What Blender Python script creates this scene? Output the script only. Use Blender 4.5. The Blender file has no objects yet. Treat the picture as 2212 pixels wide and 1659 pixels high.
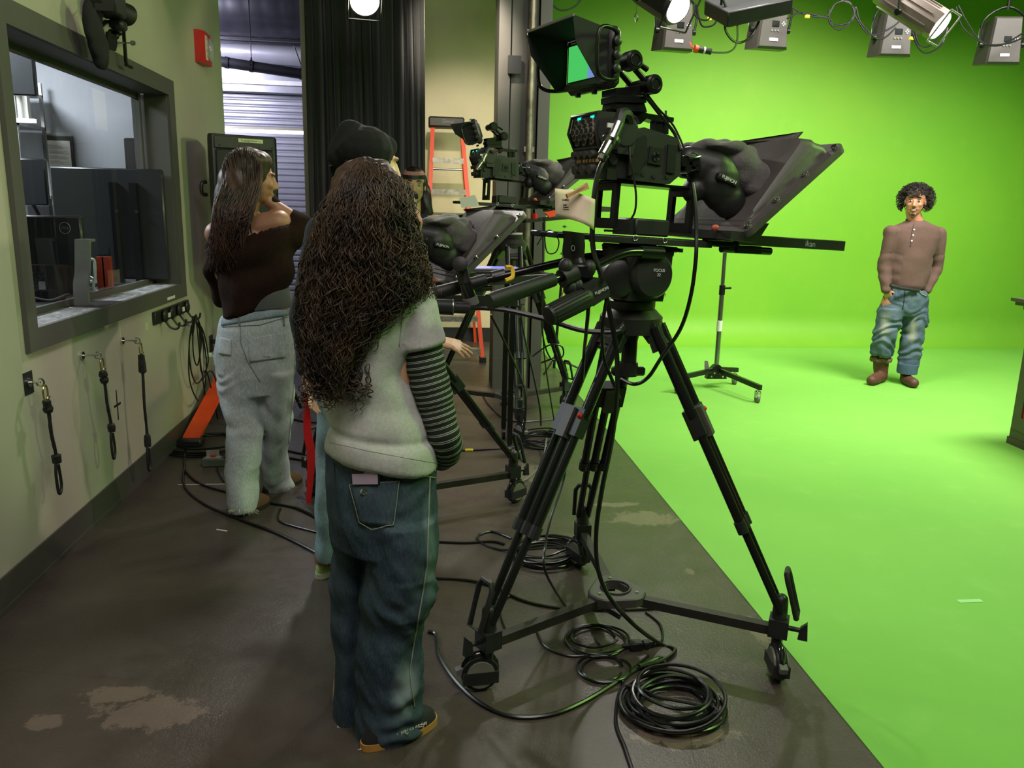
import bpy, bmesh, math, random
import numpy as np
from mathutils import Vector, Matrix, Euler, noise

# ---------------------------------------------------------------- camera
SC = bpy.context.scene
COL = SC.collection
F, CX, CY = 1700.0, 1106.0, 829.5
CAM = Vector((0, 0, 1.45))
def _axes(hy=455., vx=920., s=.0255):
    a = Vector((0, hy - CY, F)); b = Vector((1, s, 0))
    up = b.cross(a).normalized()
    if up.y > 0: up = -up
    Y = Vector((vx - CX, hy - CY + s * (vx - CX), F)).normalized()
    X = Y.cross(up)
    return X, Y, up                                   # world axes written in lens coordinates (x right, y down, z forward)
AX, AY, AZ = _axes()
RC = Matrix((AX, AY, AZ))                             # lens -> world
def ray(px, py): return RC @ Vector((px - CX, py - CY, F)) / F
def on(px, py, axis, val):
    d = ray(px, py); return CAM + d * ((val - CAM[axis]) / d[axis])
def P(px, py, y): return on(px, py, 1, y)             # point of the vertical plane at distance y
def FL(px, py, z=0.0): return on(px, py, 2, z)        # point of the horizontal plane at height z
def WL(px, py, x=-1.5): return on(px, py, 0, x)       # point of the left wall
cd = bpy.data.cameras.new('camera'); cam = bpy.data.objects.new('camera', cd); COL.objects.link(cam)
cd.sensor_width = 36; cd.lens = 36 * F / 2212; cd.clip_start = 0.05
rt, dn, fw = RC @ Vector((1, 0, 0)), RC @ Vector((0, 1, 0)), RC @ Vector((0, 0, 1))
M = Matrix((rt, -dn, -fw)).transposed().to_4x4(); M.translation = CAM
cam.matrix_world = M
SC.camera = cam
SC.view_settings.view_transform = 'Standard'; SC.view_settings.look = 'None'
SC.view_settings.gamma = 1; SC.view_settings.use_curve_mapping = False
SC.view_settings.exposure = EXPO = 0.0

# ---------------------------------------------------------------- world and large lights
w = bpy.data.worlds.new('world'); SC.world = w; w.use_nodes = True
w.node_tree.nodes['Background'].inputs[0].default_value = (.75, .8, 1, 1)
w.node_tree.nodes['Background'].inputs[1].default_value = .02
def light(name, kind, loc, target, energy, color, size=.3, size_y=None, spot=60, blend=.5, spread=None):
    l = bpy.data.lights.new(name, kind); o = bpy.data.objects.new(name, l); COL.objects.link(o)
    l.energy = energy; l.color = color
    if kind == 'AREA':
        l.size = size
        if size_y: l.shape = 'RECTANGLE'; l.size_y = size_y
        if spread: l.spread = math.radians(spread)
    elif kind == 'SPOT':
        l.spot_size = math.radians(spot); l.spot_blend = blend; l.shadow_soft_size = size
    else: l.shadow_soft_size = size
    o.location = loc
    o.rotation_euler = (Vector(target) - Vector(loc)).to_track_quat('-Z', 'Y').to_euler()
    return o
WARM, WHITE, COOL = (1, .86, .62), (1, .96, .9), (.78, .8, 1)
# stage grid: soft key over the green floor, cyc washes, two lit profile spots that face the cameras
light('stage_key_light', 'AREA', (4.6, 4.6, 3.9), (4.3, 6.0, 0), 165, WHITE, 1.6, 1.0, spread=125)
light('stage_key_light', 'AREA', (2.2, 5.2, 3.9), (2.8, 6.8, 0), 75, WHITE, 1.2, .8, spread=125)
light('cyc_wash_light', 'AREA', (2.3, 6.5, 3.1), (2.2, 8.8, .9), 19, (.7, 1, .45), 1.4, .3, spread=110)
light('cyc_wash_light', 'AREA', (3.9, 6.6, 3.3), (3.3, 8.8, 1.5), 32, WARM, 1.4, .3, spread=110)
light('cyc_wash_light', 'AREA', (5.8, 6.5, 3.1), (5.8, 8.8, 1.0), 23, (.85, 1, .6), 1.6, .3, spread=110)
light('profile_spot_light', 'SPOT', (3.1, 4.9, 2.66), (-1.4, 4.6, 1.1), 205, WARM, .07, spot=64, blend=.6)
light('profile_spot_light', 'SPOT', (1.45, 4.9, 2.7), (.4, 1.2, 0), 150, WHITE, .07, spot=75, blend=.7)
light('hall_spot_light', 'SPOT', (-.34, 5.0, 2.72), (.2, 1.9, 0), 120, WHITE, .09, spot=80, blend=.5)
light('added_green_bounce', 'AREA', (3.6, 2.2, 3.2), (.1, 2.5, .9), 64, (.5, 1, .22), .8, .5)  # unseen green area lamp, added to stand in for bounce off the green set
light('rear_wall_light', 'SPOT', (.2, 5.5, 3.2), (.42, 8.7, 1.45), 230, (1, .88, .7), .06, spot=52, blend=.6)
light('grid_fill_light', 'AREA', (.6, .3, 4.2), (.2, 2.4, 0), 105, (1, .93, .88), 2.0)
light('shutter_room_light', 'AREA', (-2.75, 8.7, 3.0), (-1.9, 10.4, 2.2), 60, (.88, .88, 1), .8, .4)
light('control_room_light', 'AREA', (-3.2, 4.6, 2.75), (-3.0, 4.6, 0), 170, (.85, .88, 1), 1.2, .6)

# ---------------------------------------------------------------- materials
def lin(c):
    return tuple((v / 12.92 if v <= .04045 else ((v + .055) / 1.055) ** 2.4) for v in c)
MATS = {}
def mat(name, col, rough=.5, metal=0, var=.15, vscale=8., bump=0., bscale=60., spec=.5, emit=None, estr=0, srgb=True, trans=0, coat=0, sheen=0, stretch=None, col2=None):
    if name in MATS: return MATS[name]
    m = bpy.data.materials.new(name); m.use_nodes = True; nt = m.node_tree; N = nt.nodes; L = nt.links
    b = N['Principled BSDF']; c = lin(col) if srgb else col
    tc = N.new('ShaderNodeTexCoord'); src = tc.outputs['Object']
    if stretch:
        mp = N.new('ShaderNodeMapping'); mp.inputs['Scale'].default_value = stretch; L.new(src, mp.inputs[0]); src = mp.outputs[0]
    if var > 0 or col2:
        n = N.new('ShaderNodeTexNoise'); n.inputs['Scale'].default_value = vscale; n.inputs['Detail'].default_value = 5
        L.new(src, n.inputs['Vector'])
        r = N.new('ShaderNodeValToRGB'); r.color_ramp.elements[0].position = .3; r.color_ramp.elements[1].position = .7
        c2 = lin(col2) if col2 else tuple(min(1, v * (1 + var)) for v in c)
        c1 = c if col2 else tuple(v * (1 - var) for v in c)
        r.color_ramp.elements[0].color = (*c1, 1); r.color_ramp.elements[1].color = (*c2, 1)
        L.new(n.outputs['Fac'], r.inputs[0]); L.new(r.outputs[0], b.inputs['Base Color'])
    else: b.inputs['Base Color'].default_value = (*c, 1)
    b.inputs['Roughness'].default_value = rough; b.inputs['Metallic'].default_value = metal
    b.inputs['Specular IOR Level'].default_value = spec
    if bump:
        n2 = N.new('ShaderNodeTexNoise'); n2.inputs['Scale'].default_value = bscale; n2.inputs['Detail'].default_value = 4
        L.new(src, n2.inputs['Vector'])
        bp = N.new('ShaderNodeBump'); bp.inputs['Strength'].default_value = bump; bp.inputs['Distance'].default_value = .01
        L.new(n2.outputs['Fac'], bp.inputs['Height']); L.new(bp.outputs[0], b.inputs['Normal'])
    if emit: b.inputs['Emission Color'].default_value = (*lin(emit), 1); b.inputs['Emission Strength'].default_value = estr
    if trans: b.inputs['Transmission Weight'].default_value = trans
    if coat: b.inputs['Coat Weight'].default_value = coat
    if sheen: b.inputs['Sheen Weight'].default_value = sheen
    MATS[name] = m; return m
BLK = mat('black_plastic', (.13, .13, .13), .42, var=.2, vscale=20)
BLM = mat('black_anodised_metal', (.12, .125, .12), .3, .4, var=.15)
RUB = mat('black_rubber', (.09, .09, .09), .55, var=.1)
CAB = mat('black_cable_jacket', (.075, .075, .075), .3, var=.1)
GRY = mat('grey_plastic', (.42, .41, .4), .45)
CHR = mat('chrome', (.8, .8, .78), .18, 1)
ALU = mat('brushed_aluminium', (.68, .68, .66), .35, .9)
WHT = mat('white_paper', (.86, .84, .8), .8, var=.03)
INK = mat('black_ink', (.1, .1, .1), .7, var=0)
LBL = mat('white_label', (.85, .85, .83), .5, var=.03)
RED = mat('red_plastic', (.75, .1, .07), .4)
YEL = mat('yellow_tape', (.85, .75, .15), .5)
ORG = mat('orange_fibreglass', (.86, .27, .12), .5, var=.08)
SKN = mat('skin', (.82, .62, .5), .5, var=.06, bump=.05, bscale=200)
SK2 = mat('tan_skin', (.72, .5, .38), .5, var=.06)

# ---------------------------------------------------------------- mesh helpers
def frame(d):
    d = Vector(d).normalized(); u = d.orthogonal().normalized()
    r = Vector((0, 0, 1)) if abs(d.z) < .95 else Vector((1, 0, 0))
    u = r.cross(d).normalized(); return u, d.cross(u)
class MB:
    def __init__(s): s.v = []; s.f = []; s.T = None
    def add(s, vs, fs):
        n = len(s.v)
        s.v += [tuple(s.T @ Vector(p)) if s.T else tuple(p) for p in vs]
        s.f += [tuple(i + n for i in f) for f in fs]; return s
    def box(s, a, b, rot=None, bev=0):
        a, b = Vector(a), Vector(b); c = (a + b) / 2; h = (b - a) / 2; h = Vector((abs(h.x), abs(h.y), abs(h.z)))
        R = Euler(rot).to_matrix() if rot is not None else Matrix.Identity(3)
        if bev:
            e = min(bev, min(h) * .9); vs = []
            idx = {}
            for sx in (-1, 1):
                for sy in (-1, 1):
                    for sz in (-1, 1):
                        for k in range(3):
                            q = Vector((sx * h.x, sy * h.y, sz * h.z)); sg = (sx, sy, sz)
                            for j in range(3):
                                if j != k: q[j] -= sg[j] * e
                            idx[(sx, sy, sz, k)] = len(vs); vs.append(c + R @ q)
            fs = []
            for sx in (-1, 1):
                fs.append([idx[(sx, y, z, 0)] for y, z in ((-1, -1), (1, -1), (1, 1), (-1, 1))])
                fs.append([idx[(x, sx, z, 1)] for x, z in ((-1, -1), (-1, 1), (1, 1), (1, -1))])
                fs.append([idx[(x, y, sx, 2)] for x, y in ((-1, -1), (1, -1), (1, 1), (-1, 1))])
            for p in (-1, 1):
                for q in (-1, 1):
                    fs.append([idx[(-1, p, q, 1)], idx[(1, p, q, 1)], idx[(1, p, q, 2)], idx[(-1, p, q, 2)]])
                    fs.append([idx[(p, -1, q, 0)], idx[(p, 1, q, 0)], idx[(p, 1, q, 2)], idx[(p, -1, q, 2)]])
                    fs.append([idx[(p, q, -1, 0)], idx[(p, q, 1, 0)], idx[(p, q, 1, 1)], idx[(p, q, -1, 1)]])
            for sx in (-1, 1):
                for sy in (-1, 1):
                    for sz in (-1, 1): fs.append([idx[(sx, sy, sz, k)] for k in range(3)])
            return s.add(vs, fs)
        vs = [c + R @ Vector((x * h.x, y * h.y, z * h.z)) for x in (-1, 1) for y in (-1, 1) for z in (-1, 1)]
        return s.add(vs, [(0, 1, 3, 2), (4, 6, 7, 5), (0, 4, 5, 1), (2, 3, 7, 6), (0, 2, 6, 4), (1, 5, 7, 3)])
    def cyl(s, p, q, r, r2=None, n=16, cap=True):
        p, q = Vector(p), Vector(q); r2 = r if r2 is None else r2; u, w = frame(q - p); vs = []
        for c, rr in ((p, r), (q, r2)):
            vs += [c + (u * math.cos(t) + w * math.sin(t)) * rr for t in [2 * math.pi * i / n for i in range(n)]]
        fs = [(i, (i + 1) % n, n + (i + 1) % n, n + i) for i in range(n)]
        if cap: fs += [tuple(range(n))[::-1], tuple(range(n, 2 * n))]
        return s.add(vs, fs)
    def lathe(s, p, axis, prof, n=24):                     # prof: (distance along axis, radius)
        p = Vector(p); a = Vector(axis).normalized(); u, w = frame(a); vs = []; fs = []
        for d, r in prof: vs += [p + a * d + (u * math.cos(2 * math.pi * i / n) + w * math.sin(2 * math.pi * i / n)) * max(r, 1e-4) for i in range(n)]
        for k in range(len(prof) - 1):
            fs += [(k * n + i, k * n + (i + 1) % n, (k + 1) * n + (i + 1) % n, (k + 1) * n + i) for i in range(n)]
        m = (len(prof) - 1) * n
        fs += [tuple(range(n))[::-1], tuple(range(m, m + n))]
        return s.add(vs, fs)
    def tube(s, pts, r, n=8, closed=False):
        pts = [Vector(p) for p in pts]; m = len(pts); vs = []; fs = []
        rs = r if isinstance(r, (list, tuple)) else [r] * m
        up = None
        for i, p in enumerate(pts):
            t = (pts[(i + 1) % m] - pts[i - 1]) if closed else (pts[min(i + 1, m - 1)] - pts[max(i - 1, 0)])
            if t.length < 1e-9: t = Vector((0, 0, 1))
            t.normalize()
            if up is None: up = frame(t)[0]
            up = (up - t * up.dot(t)); up = up.normalized() if up.length > 1e-6 else frame(t)[0]
            w = t.cross(up)
            vs += [p + (up * math.cos(2 * math.pi * k / n) + w * math.sin(2 * math.pi * k / n)) * rs[i] for k in range(n)]
        for i in range(m if closed else m - 1):
            j = (i + 1) % m
            fs += [(i * n + k, i * n + (k + 1) % n, j * n + (k + 1) % n, j * n + k) for k in range(n)]
        if not closed: fs += [tuple(range(n))[::-1], tuple(range((m - 1) * n, m * n))]
        return s.add(vs, fs)
    def ell(s, c, r, rot=None, n=14):
        c = Vector(c); r = Vector((r, r, r)) if not hasattr(r, '__len__') else Vector(r)
        R = rot if isinstance(rot, Matrix) else (Euler(rot).to_matrix() if rot is not None else Matrix.Identity(3)); vs = []; fs = []; m = n // 2 + 1
        vs.append(c + R @ Vector((0, 0, r.z)))
        for i in range(1, m):
            a = math.pi * i / m
            for k in range(n):
                t = 2 * math.pi * k / n
                vs.append(c + R @ Vector((r.x * math.sin(a) * math.cos(t), r.y * math.sin(a) * math.sin(t), r.z * math.cos(a))))
        vs.append(c + R @ Vector((0, 0, -r.z))); e = len(vs) - 1
        for k in range(n):
            fs.append((0, 1 + k, 1 + (k + 1) % n)); b = 1 + (m - 2) * n; fs.append((b + (k + 1) % n, b + k, e))
        for i in range(m - 2):
            for k in range(n):
                a0 = 1 + i * n; fs.append((a0 + k, a0 + n + k, a0 + n + (k + 1) % n, a0 + (k + 1) % n))
        return s.add(vs, fs)
    def cap(s, p, q, r, r2=None, n=14): # tapered capsule
        r2 = r if r2 is None else r2; p, q = Vector(p), Vector(q); a = (q - p); L = a.length
        if L < 1e-6: return s.ell(p, r)
        pr = []
        for i in range(5): t = math.pi / 2 * i / 5; pr.append((-r * math.cos(t), r * math.sin(t)))
        for i in range(7): f = i / 6; pr.append((L * f, r + (r2 - r) * f))
        for i in range(1, 6): t = math.pi / 2 * i / 5; pr.append((L + r2 * math.sin(t), r2 * math.cos(t)))
        return s.lathe(p, a, pr, n)
    def prism(s, poly, ext):                                # polygon of 3D points swept along a vector
        poly = [Vector(p) for p in poly]; e = Vector(ext); n = len(poly)
        vs = poly + [p + e for p in poly]
        return s.add(vs, [tuple(range(n)), tuple(range(2 * n - 1, n - 1, -1))] + [(i, n + i, n + (i + 1) % n, (i + 1) % n) for i in range(n)])
    def rings(s, rings, cap=True):
        n = len(rings[0]); vs = [p for r in rings for p in r]; fs = []
        for k in range(len(rings) - 1):
            fs += [(k * n + i, k * n + (i + 1) % n, (k + 1) * n + (i + 1) % n, (k + 1) * n + i) for i in range(n)]
        m = (len(rings) - 1) * n
        if cap: fs += [tuple(range(n))[::-1], tuple(range(m, m + n))]
        return s.add(vs, fs)
    def mesh(s, name):
        me = bpy.data.meshes.new(name); me.from_pydata([tuple(p) for p in s.v], [], s.f); me.update()
        bm = bmesh.new(); bm.from_mesh(me); bmesh.ops.recalc_face_normals(bm, faces=bm.faces); bm.to_mesh(me); bm.free()
        return me
    def build(s, name, m, parent=None, smooth=True, ang=38):
        return put(name, s.mesh(name), m, parent, smooth, ang)
def put(name, me, m, parent=None, smooth=True, ang=38):
    if smooth:
        me.shade_smooth()
        if ang: me.set_sharp_from_angle(angle=math.radians(ang))
    me.materials.clear(); me.materials.append(m)
    o = bpy.data.objects.new(name, me); COL.objects.link(o)
    if parent: o.parent = parent
    return o
def tag(o, label=None, cat=None, group=None, kind=None):
    if label: o['label'] = label
    if cat: o['category'] = cat
    if group: o['group'] = group
    if kind: o['kind'] = kind
    return o
def thing(name, loc, label, cat, group=None, rot=(0, 0, 0)):
    o = bpy.data.objects.new(name, None); o.empty_display_size = .05; COL.objects.link(o)
    o.location = loc; o.rotation_euler = rot; return tag(o, label, cat, group)
def kids(o): return [c for c in bpy.data.objects if c.parent == o]
def copy_tree(o, parent=None):
    c = o.copy(); COL.objects.link(c); c.parent = parent
    for ch in kids(o): copy_tree(ch, c)
    return c
class O:                                                    # builder whose coordinates are world points, stored relative to a root
    pass
def rel(o, root):                                           # turn a mesh written in world coordinates into root's space
    Mi = root.matrix_basis.inverted(); o.data.transform(Mi); return o
def blob(name, mb, m, parent=None, vox=.012, it=6, fac=.5, disp=None, keep=False):
    me = mb.mesh('tmp'); o = bpy.data.objects.new('tmp', me); COL.objects.link(o)
    r = o.modifiers.new('r', 'REMESH'); r.mode = 'VOXEL'; r.voxel_size = vox; r.adaptivity = 0
    s = o.modifiers.new('s', 'SMOOTH'); s.factor = fac; s.iterations = it
    dg = bpy.context.evaluated_depsgraph_get(); dg.update()
    m2 = bpy.data.meshes.new_from_object(o.evaluated_get(dg)); bpy.data.objects.remove(o); bpy.data.meshes.remove(me)
    m2.name = name
    if disp:
        n = len(m2.vertices); nr = [v.normal.copy() for v in m2.vertices]
        for i, v in enumerate(m2.vertices): v.co = disp(v.co, nr[i])
        m2.update()
    return put(name, m2, m, parent, True, None)
def smooth_path(pts, k=8, closed=False):
    pts = [Vector(p) for p in pts]; n = len(pts); out = []
    rng = range(n) if closed else range(n - 1)
    for i in rng:
        p0, p1, p2, p3 = (pts[(i - 1) % n], pts[i], pts[(i + 1) % n], pts[(i + 2) % n]) if closed else (pts[max(i - 1, 0)], pts[i], pts[i + 1], pts[min(i + 2, n - 1)])
        for j in range(k):
            t = j / k; out.append(.5 * ((2 * p1) + (p2 - p0) * t + (2 * p0 - 5 * p1 + 4 * p2 - p3) * t * t + (3 * p1 - p0 - 3 * p2 + p3) * t ** 3))
    if not closed: out.append(pts[-1])
    return out
def text_mesh(s, size, depth=.0006):
    cu = bpy.data.curves.new('t', 'FONT'); cu.body = s; cu.size = size; cu.extrude = depth; cu.align_x = 'CENTER'; cu.align_y = 'CENTER'
    o = bpy.data.objects.new('t', cu); COL.objects.link(o)
    dg = bpy.context.evaluated_depsgraph_get(); dg.update()
    me = bpy.data.meshes.new_from_object(o.evaluated_get(dg)); bpy.data.objects.remove(o); bpy.data.curves.remove(cu); return me
def text(name, s, size, loc, xdir, ydir, m, parent=None, depth=.0006):
    me = text_mesh(s, size, depth); x = Vector(xdir).normalized(); y = Vector(ydir); y = (y - x * y.dot(x)).normalized(); z = x.cross(y)
    T = Matrix((x, y, z)).transposed().to_4x4(); T.translation = Vector(loc); me.transform(T)
    me.name = name
    return put(name, me, m, parent, False)
def struct(o): o['kind'] = 'structure'; return o
rnd = random.Random(7)
# ---------------------------------------------------------------- node material for floor and walls
def nodes(m): nt = m.node_tree; return nt, nt.nodes, nt.links, nt.nodes['Principled BSDF']
def noise_n(N, L, vec, scale, detail=6, rough=.6):
    n = N.new('ShaderNodeTexNoise'); n.inputs['Scale'].default_value = scale; n.inputs['Detail'].default_value = detail
    n.inputs['Roughness'].default_value = rough
    if vec is not None: L.new(vec, n.inputs['Vector'])
    return n.outputs['Fac']
def ramp(N, L, fac, stops):
    r = N.new('ShaderNodeValToRGB'); e = r.color_ramp.elements
    while len(e) < len(stops): e.new(.5)
    for i, (p, c) in enumerate(stops): e[i].position = p; e[i].color = (*c, 1) if len(c) == 3 else c
    L.new(fac, r.inputs[0]); return r.outputs[0]
def mixc(N, L, f, a, b):
    x = N.new('ShaderNodeMix'); x.data_type = 'RGBA'
    if hasattr(f, 'is_linked') or hasattr(f, 'node'): L.new(f, x.inputs[0])
    else: x.inputs[0].default_value = f
    for s, k in ((a, 6), (b, 7)):
        if isinstance(s, tuple): x.inputs[k].default_value = (*s, 1)
        else: L.new(s, x.inputs[k])
    return x.outputs[2]
def mth(N, L, op, a, b=None):
    x = N.new('ShaderNodeMath'); x.operation = op
    for k, s in enumerate((a, b)):
        if s is None: continue
        if isinstance(s, (int, float)): x.inputs[k].default_value = s
        else: L.new(s, x.inputs[k])
    return x.outputs[0]
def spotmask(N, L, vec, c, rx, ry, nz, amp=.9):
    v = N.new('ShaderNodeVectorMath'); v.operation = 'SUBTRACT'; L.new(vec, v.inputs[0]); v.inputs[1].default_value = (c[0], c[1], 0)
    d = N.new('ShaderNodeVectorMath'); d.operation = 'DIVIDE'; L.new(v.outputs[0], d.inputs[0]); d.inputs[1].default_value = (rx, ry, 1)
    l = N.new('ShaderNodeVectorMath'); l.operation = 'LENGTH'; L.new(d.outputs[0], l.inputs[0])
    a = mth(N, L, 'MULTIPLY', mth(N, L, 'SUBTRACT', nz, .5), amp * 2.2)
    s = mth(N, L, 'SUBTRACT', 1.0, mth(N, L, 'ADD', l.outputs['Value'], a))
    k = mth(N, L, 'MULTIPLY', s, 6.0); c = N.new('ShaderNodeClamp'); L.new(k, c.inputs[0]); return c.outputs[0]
fm = mat('brown_sealed_concrete', (.3, .27, .25), .4, var=0); nt, N, L, B = nodes(fm)
tc = N.new('ShaderNodeTexCoord').outputs['Object']
n1 = noise_n(N, L, tc, 1.3); n2 = noise_n(N, L, tc, 9, 8, .7); n3 = noise_n(N, L, tc, 60, 4)
c = ramp(N, L, n1, [(.3, lin((.23, .20, .18))), (.7, lin((.30, .265, .24)))])
c = mixc(N, L, ramp(N, L, n2, [(.42, (0, 0, 0)), (.75, (.35, .35, .35))]), c, lin((.37, .33, .295)))
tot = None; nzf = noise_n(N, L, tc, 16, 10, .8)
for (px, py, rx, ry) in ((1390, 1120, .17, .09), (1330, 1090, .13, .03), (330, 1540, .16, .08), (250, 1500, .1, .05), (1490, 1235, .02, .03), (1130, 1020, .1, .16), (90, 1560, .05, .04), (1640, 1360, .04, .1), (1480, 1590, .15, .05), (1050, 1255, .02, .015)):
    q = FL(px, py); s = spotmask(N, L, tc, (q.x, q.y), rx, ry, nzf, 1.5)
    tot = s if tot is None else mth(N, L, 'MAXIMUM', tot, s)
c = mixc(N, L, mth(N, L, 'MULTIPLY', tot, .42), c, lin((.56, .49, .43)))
wv = N.new('ShaderNodeTexVoronoi'); wv.feature = 'DISTANCE_TO_EDGE'; wv.inputs['Scale'].default_value = 1.1; L.new(tc, wv.inputs['Vector'])
c = mixc(N, L, ramp(N, L, wv.outputs['Distance'], [(0, (.5, .5, .5)), (.004, (0, 0, 0))]), c, lin((.2, .18, .17)))
sp = ramp(N, L, noise_n(N, L, tc, 130, 2), [(.73, (0, 0, 0)), (.76, (1, 1, 1))])
c = mixc(N, L, mth(N, L, 'MULTIPLY', sp, .35), c, lin((.6, .55, .5)))
L.new(c, B.inputs['Base Color'])
L.new(ramp(N, L, n2, [(.3, (.27, .27, .27)), (.7, (.42, .42, .42))]), B.inputs['Roughness'])
bp = N.new('ShaderNodeBump'); bp.inputs['Strength'].default_value = .35; bp.inputs['Distance'].default_value = .004
L.new(mth(N, L, 'ADD', n3, mth(N, L, 'MULTIPLY', noise_n(N, L, tc, 170, 3), .8)), bp.inputs['Height']); L.new(bp.outputs[0], B.inputs['Normal'])
def green_mat(name, base, dark, light_):
    g = mat(name, base, .55, var=0); nt, N, L, B = nodes(g)
    tc = N.new('ShaderNodeTexCoord').outputs['Object']
    n1 = noise_n(N, L, tc, .9, 4); n2 = noise_n(N, L, tc, 5, 7)
    c = ramp(N, L, n1, [(.3, lin(dark)), (.7, lin(base))])
    c = mixc(N, L, ramp(N, L, n2, [(.55, (0, 0, 0)), (.85, (.5, .5, .5))]), c, lin(light_))
    L.new(c, B.inputs['Base Color']); B.inputs['Specular IOR Level'].default_value = .3
    return g
GRW = green_mat('chroma_green_wall_paint', (.47, .69, .2), (.43, .67, .19), (.51, .72, .23))
GRF = green_mat('chroma_green_floor_paint', (.48, .72, .3), (.45, .7, .28), (.55, .77, .38))
def wall_mat(name, col, var=.05, rough=.5):
    g = mat(name, col, rough, var=0); nt, N, L, B = nodes(g); tc = N.new('ShaderNodeTexCoord').outputs['Object']
    a = tuple(v * (1 - var) for v in lin(col)); b = tuple(v * (1 + var) for v in lin(col))
    L.new(ramp(N, L, noise_n(N, L, tc, 3, 6), [(.3, a), (.7, b)]), B.inputs['Base Color'])
    bp = N.new('ShaderNodeBump'); bp.inputs['Strength'].default_value = .12; bp.inputs['Distance'].default_value = .003
    L.new(noise_n(N, L, tc, 90, 3), bp.inputs['Height']); L.new(bp.outputs[0], B.inputs['Normal']); return g
CRM = wall_mat('cream_wall_paint', (.71, .69, .62))
BEI = wall_mat('beige_wall_paint', (.80, .74, .62))
DGR = wall_mat('dark_grey_paint', (.33, .32, .3))
CGR = wall_mat('control_room_grey', (.62, .62, .64))
DRK = wall_mat('dark_ceiling_paint', (.1, .1, .1))
BSB = wall_mat('rubber_baseboard', (.29, .28, .26), rough=.45)
# floors
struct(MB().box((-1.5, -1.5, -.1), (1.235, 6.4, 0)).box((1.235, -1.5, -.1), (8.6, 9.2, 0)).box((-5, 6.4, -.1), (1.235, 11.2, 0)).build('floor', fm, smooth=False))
struct(MB().box((1.235, -1.5, 0), (8.5, 8.45, .003)).build('floor', GRF, smooth=False))
# green cyclorama: wall with a cove at its foot and a rounded right corner
mb = MB(); R0 = .35; path = [(1.0, 0), (1.0, 0)]
col_pts = []
for i in range(9):
    a = math.pi / 2 * i / 8; col_pts.append((R0 * (1 - math.sin(a)), R0 * (1 - math.cos(a)) + .002))
col_pts.append((0, 5.0))
base = [(.96, 8.8), (8.0, 8.8)] + [(8.0 + .5 * math.sin(a), 8.3 + .5 * math.cos(a)) for a in [math.pi / 2 * i / 8 for i in range(1, 9)]] + [(8.5, -1.5)]
vs = []; fs = []; nb = len(base); ncol = len(col_pts)
for k, (x, y) in enumerate(base):
    a, b = base[max(k - 1, 0)], base[min(k + 1, nb - 1)]
    t = Vector((b[0] - a[0], b[1] - a[1])).normalized(); nrm = Vector((t.y, -t.x))
    for d, z in col_pts: vs.append((x + nrm.x * d, y + nrm.y * d, z))
for k in range(nb - 1):
    for i in range(ncol - 1): fs.append((k * ncol + i, (k + 1) * ncol + i, (k + 1) * ncol + i + 1, k * ncol + i + 1))
struct(put('wall_back', MB().add(vs, fs).mesh('wall_back'), GRW))
# left wall with the window opening (y 3.17..4.9 clear, z .97..2.05)
WX, WT = -1.5, .2
y0, y1, z0, z1 = 3.13, 5.07, .9, 2.1
mb = MB()
mb.box((WX - WT, -1.5, 0), (WX, y0, 4.5)).box((WX - WT, y1, 0), (WX, 6.37, 4.5)).box((WX - WT, y0, 0), (WX, y1, z0)).box((WX - WT, y0, z1), (WX, y1, 4.5))
struct(mb.build('wall_left', CRM, smooth=False))
struct(MB().box((WX, -1.5, 0), (WX + .008, 6.37, .13)).box((WX, -1.5, 0), (WX + .014, 6.37, .02)).build('baseboard_left', BSB, smooth=False))
struct(MB().box((-1.8, -1.6, 0), (8.6, -1.5, 5)).build('wall_front', DRK, smooth=False))
struct(MB().box((-5.2, -1.6, 4.6), (8.7, 11.3, 4.7)).build('ceiling', DRK, smooth=False))
# beige far wall, its dark baseboard
struct(MB().box((-.98, 8.75, 0), (.97, 8.9, 5)).build('wall_rear', BEI, smooth=False))
struct(MB().box((-.9, 8.73, 0), (.97, 8.75, .16)).build('baseboard_rear', wall_mat('black_baseboard', (.13, .13, .13)), smooth=False))
struct(MB().box((-.98, 6.75, 0), (-.9, 8.9, 4.6)).build('wall_passage', CRM, smooth=False))
struct(MB().box((-5.2, 6.17, 0), (-1.7, 6.37, 4.6)).build('wall_side', CGR, smooth=False))
# shutter room walls
struct(MB().box((-5.2, 11.2, 0), (1.2, 11.3, 4.6)).build('wall_far', wall_mat('shutter_room_grey', (.6, .6, .65)), smooth=False))
struct(MB().box((-5.2, 6.3, 0), (-5.1, 11.2, 4.6)).build('wall_west', CGR, smooth=False))
# steel column with two flanges, conduit pipe
mb = MB(); xa, xb = .55, .955
mb.box((xa, 6.37, 0), (xa + .09, 6.72, 4.6)).box((xb - .09, 6.37, 0), (xb, 6.72, 4.6)).box((xa + .09, 6.52, 0), (xb - .09, 6.57, 4.6)).box((xa, 6.36, 0), (xb - .12, 6.375, .26)).box((xa + .1, 6.40, 0), (xb - .1, 6.42, 4.6))
struct(tag(mb.build('column', DGR, smooth=False), 'dark grey painted steel column beside the green wall', 'column'))
mb = MB(); mb.cyl((.80, 6.35, .02), (.80, 6.35, 4.6), .028)
for z in (.6, 1.9, 2.75): mb.box((.76, 6.34, z), (.84, 6.37, z + .04))
o = mb.build('conduit_pipe', mat('weathered_metal', (.62, .57, .52), .35, .7, var=.4, vscale=14)); tag(o, 'weathered metal conduit pipe running up the dark grey column', 'pipe')
o = MB().box((.62, 6.33, 2.47), (.72, 6.36, 2.6)).build('junction_box', BLK); tag(o, 'small black junction box fixed to the dark column', 'electrical box')
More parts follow.
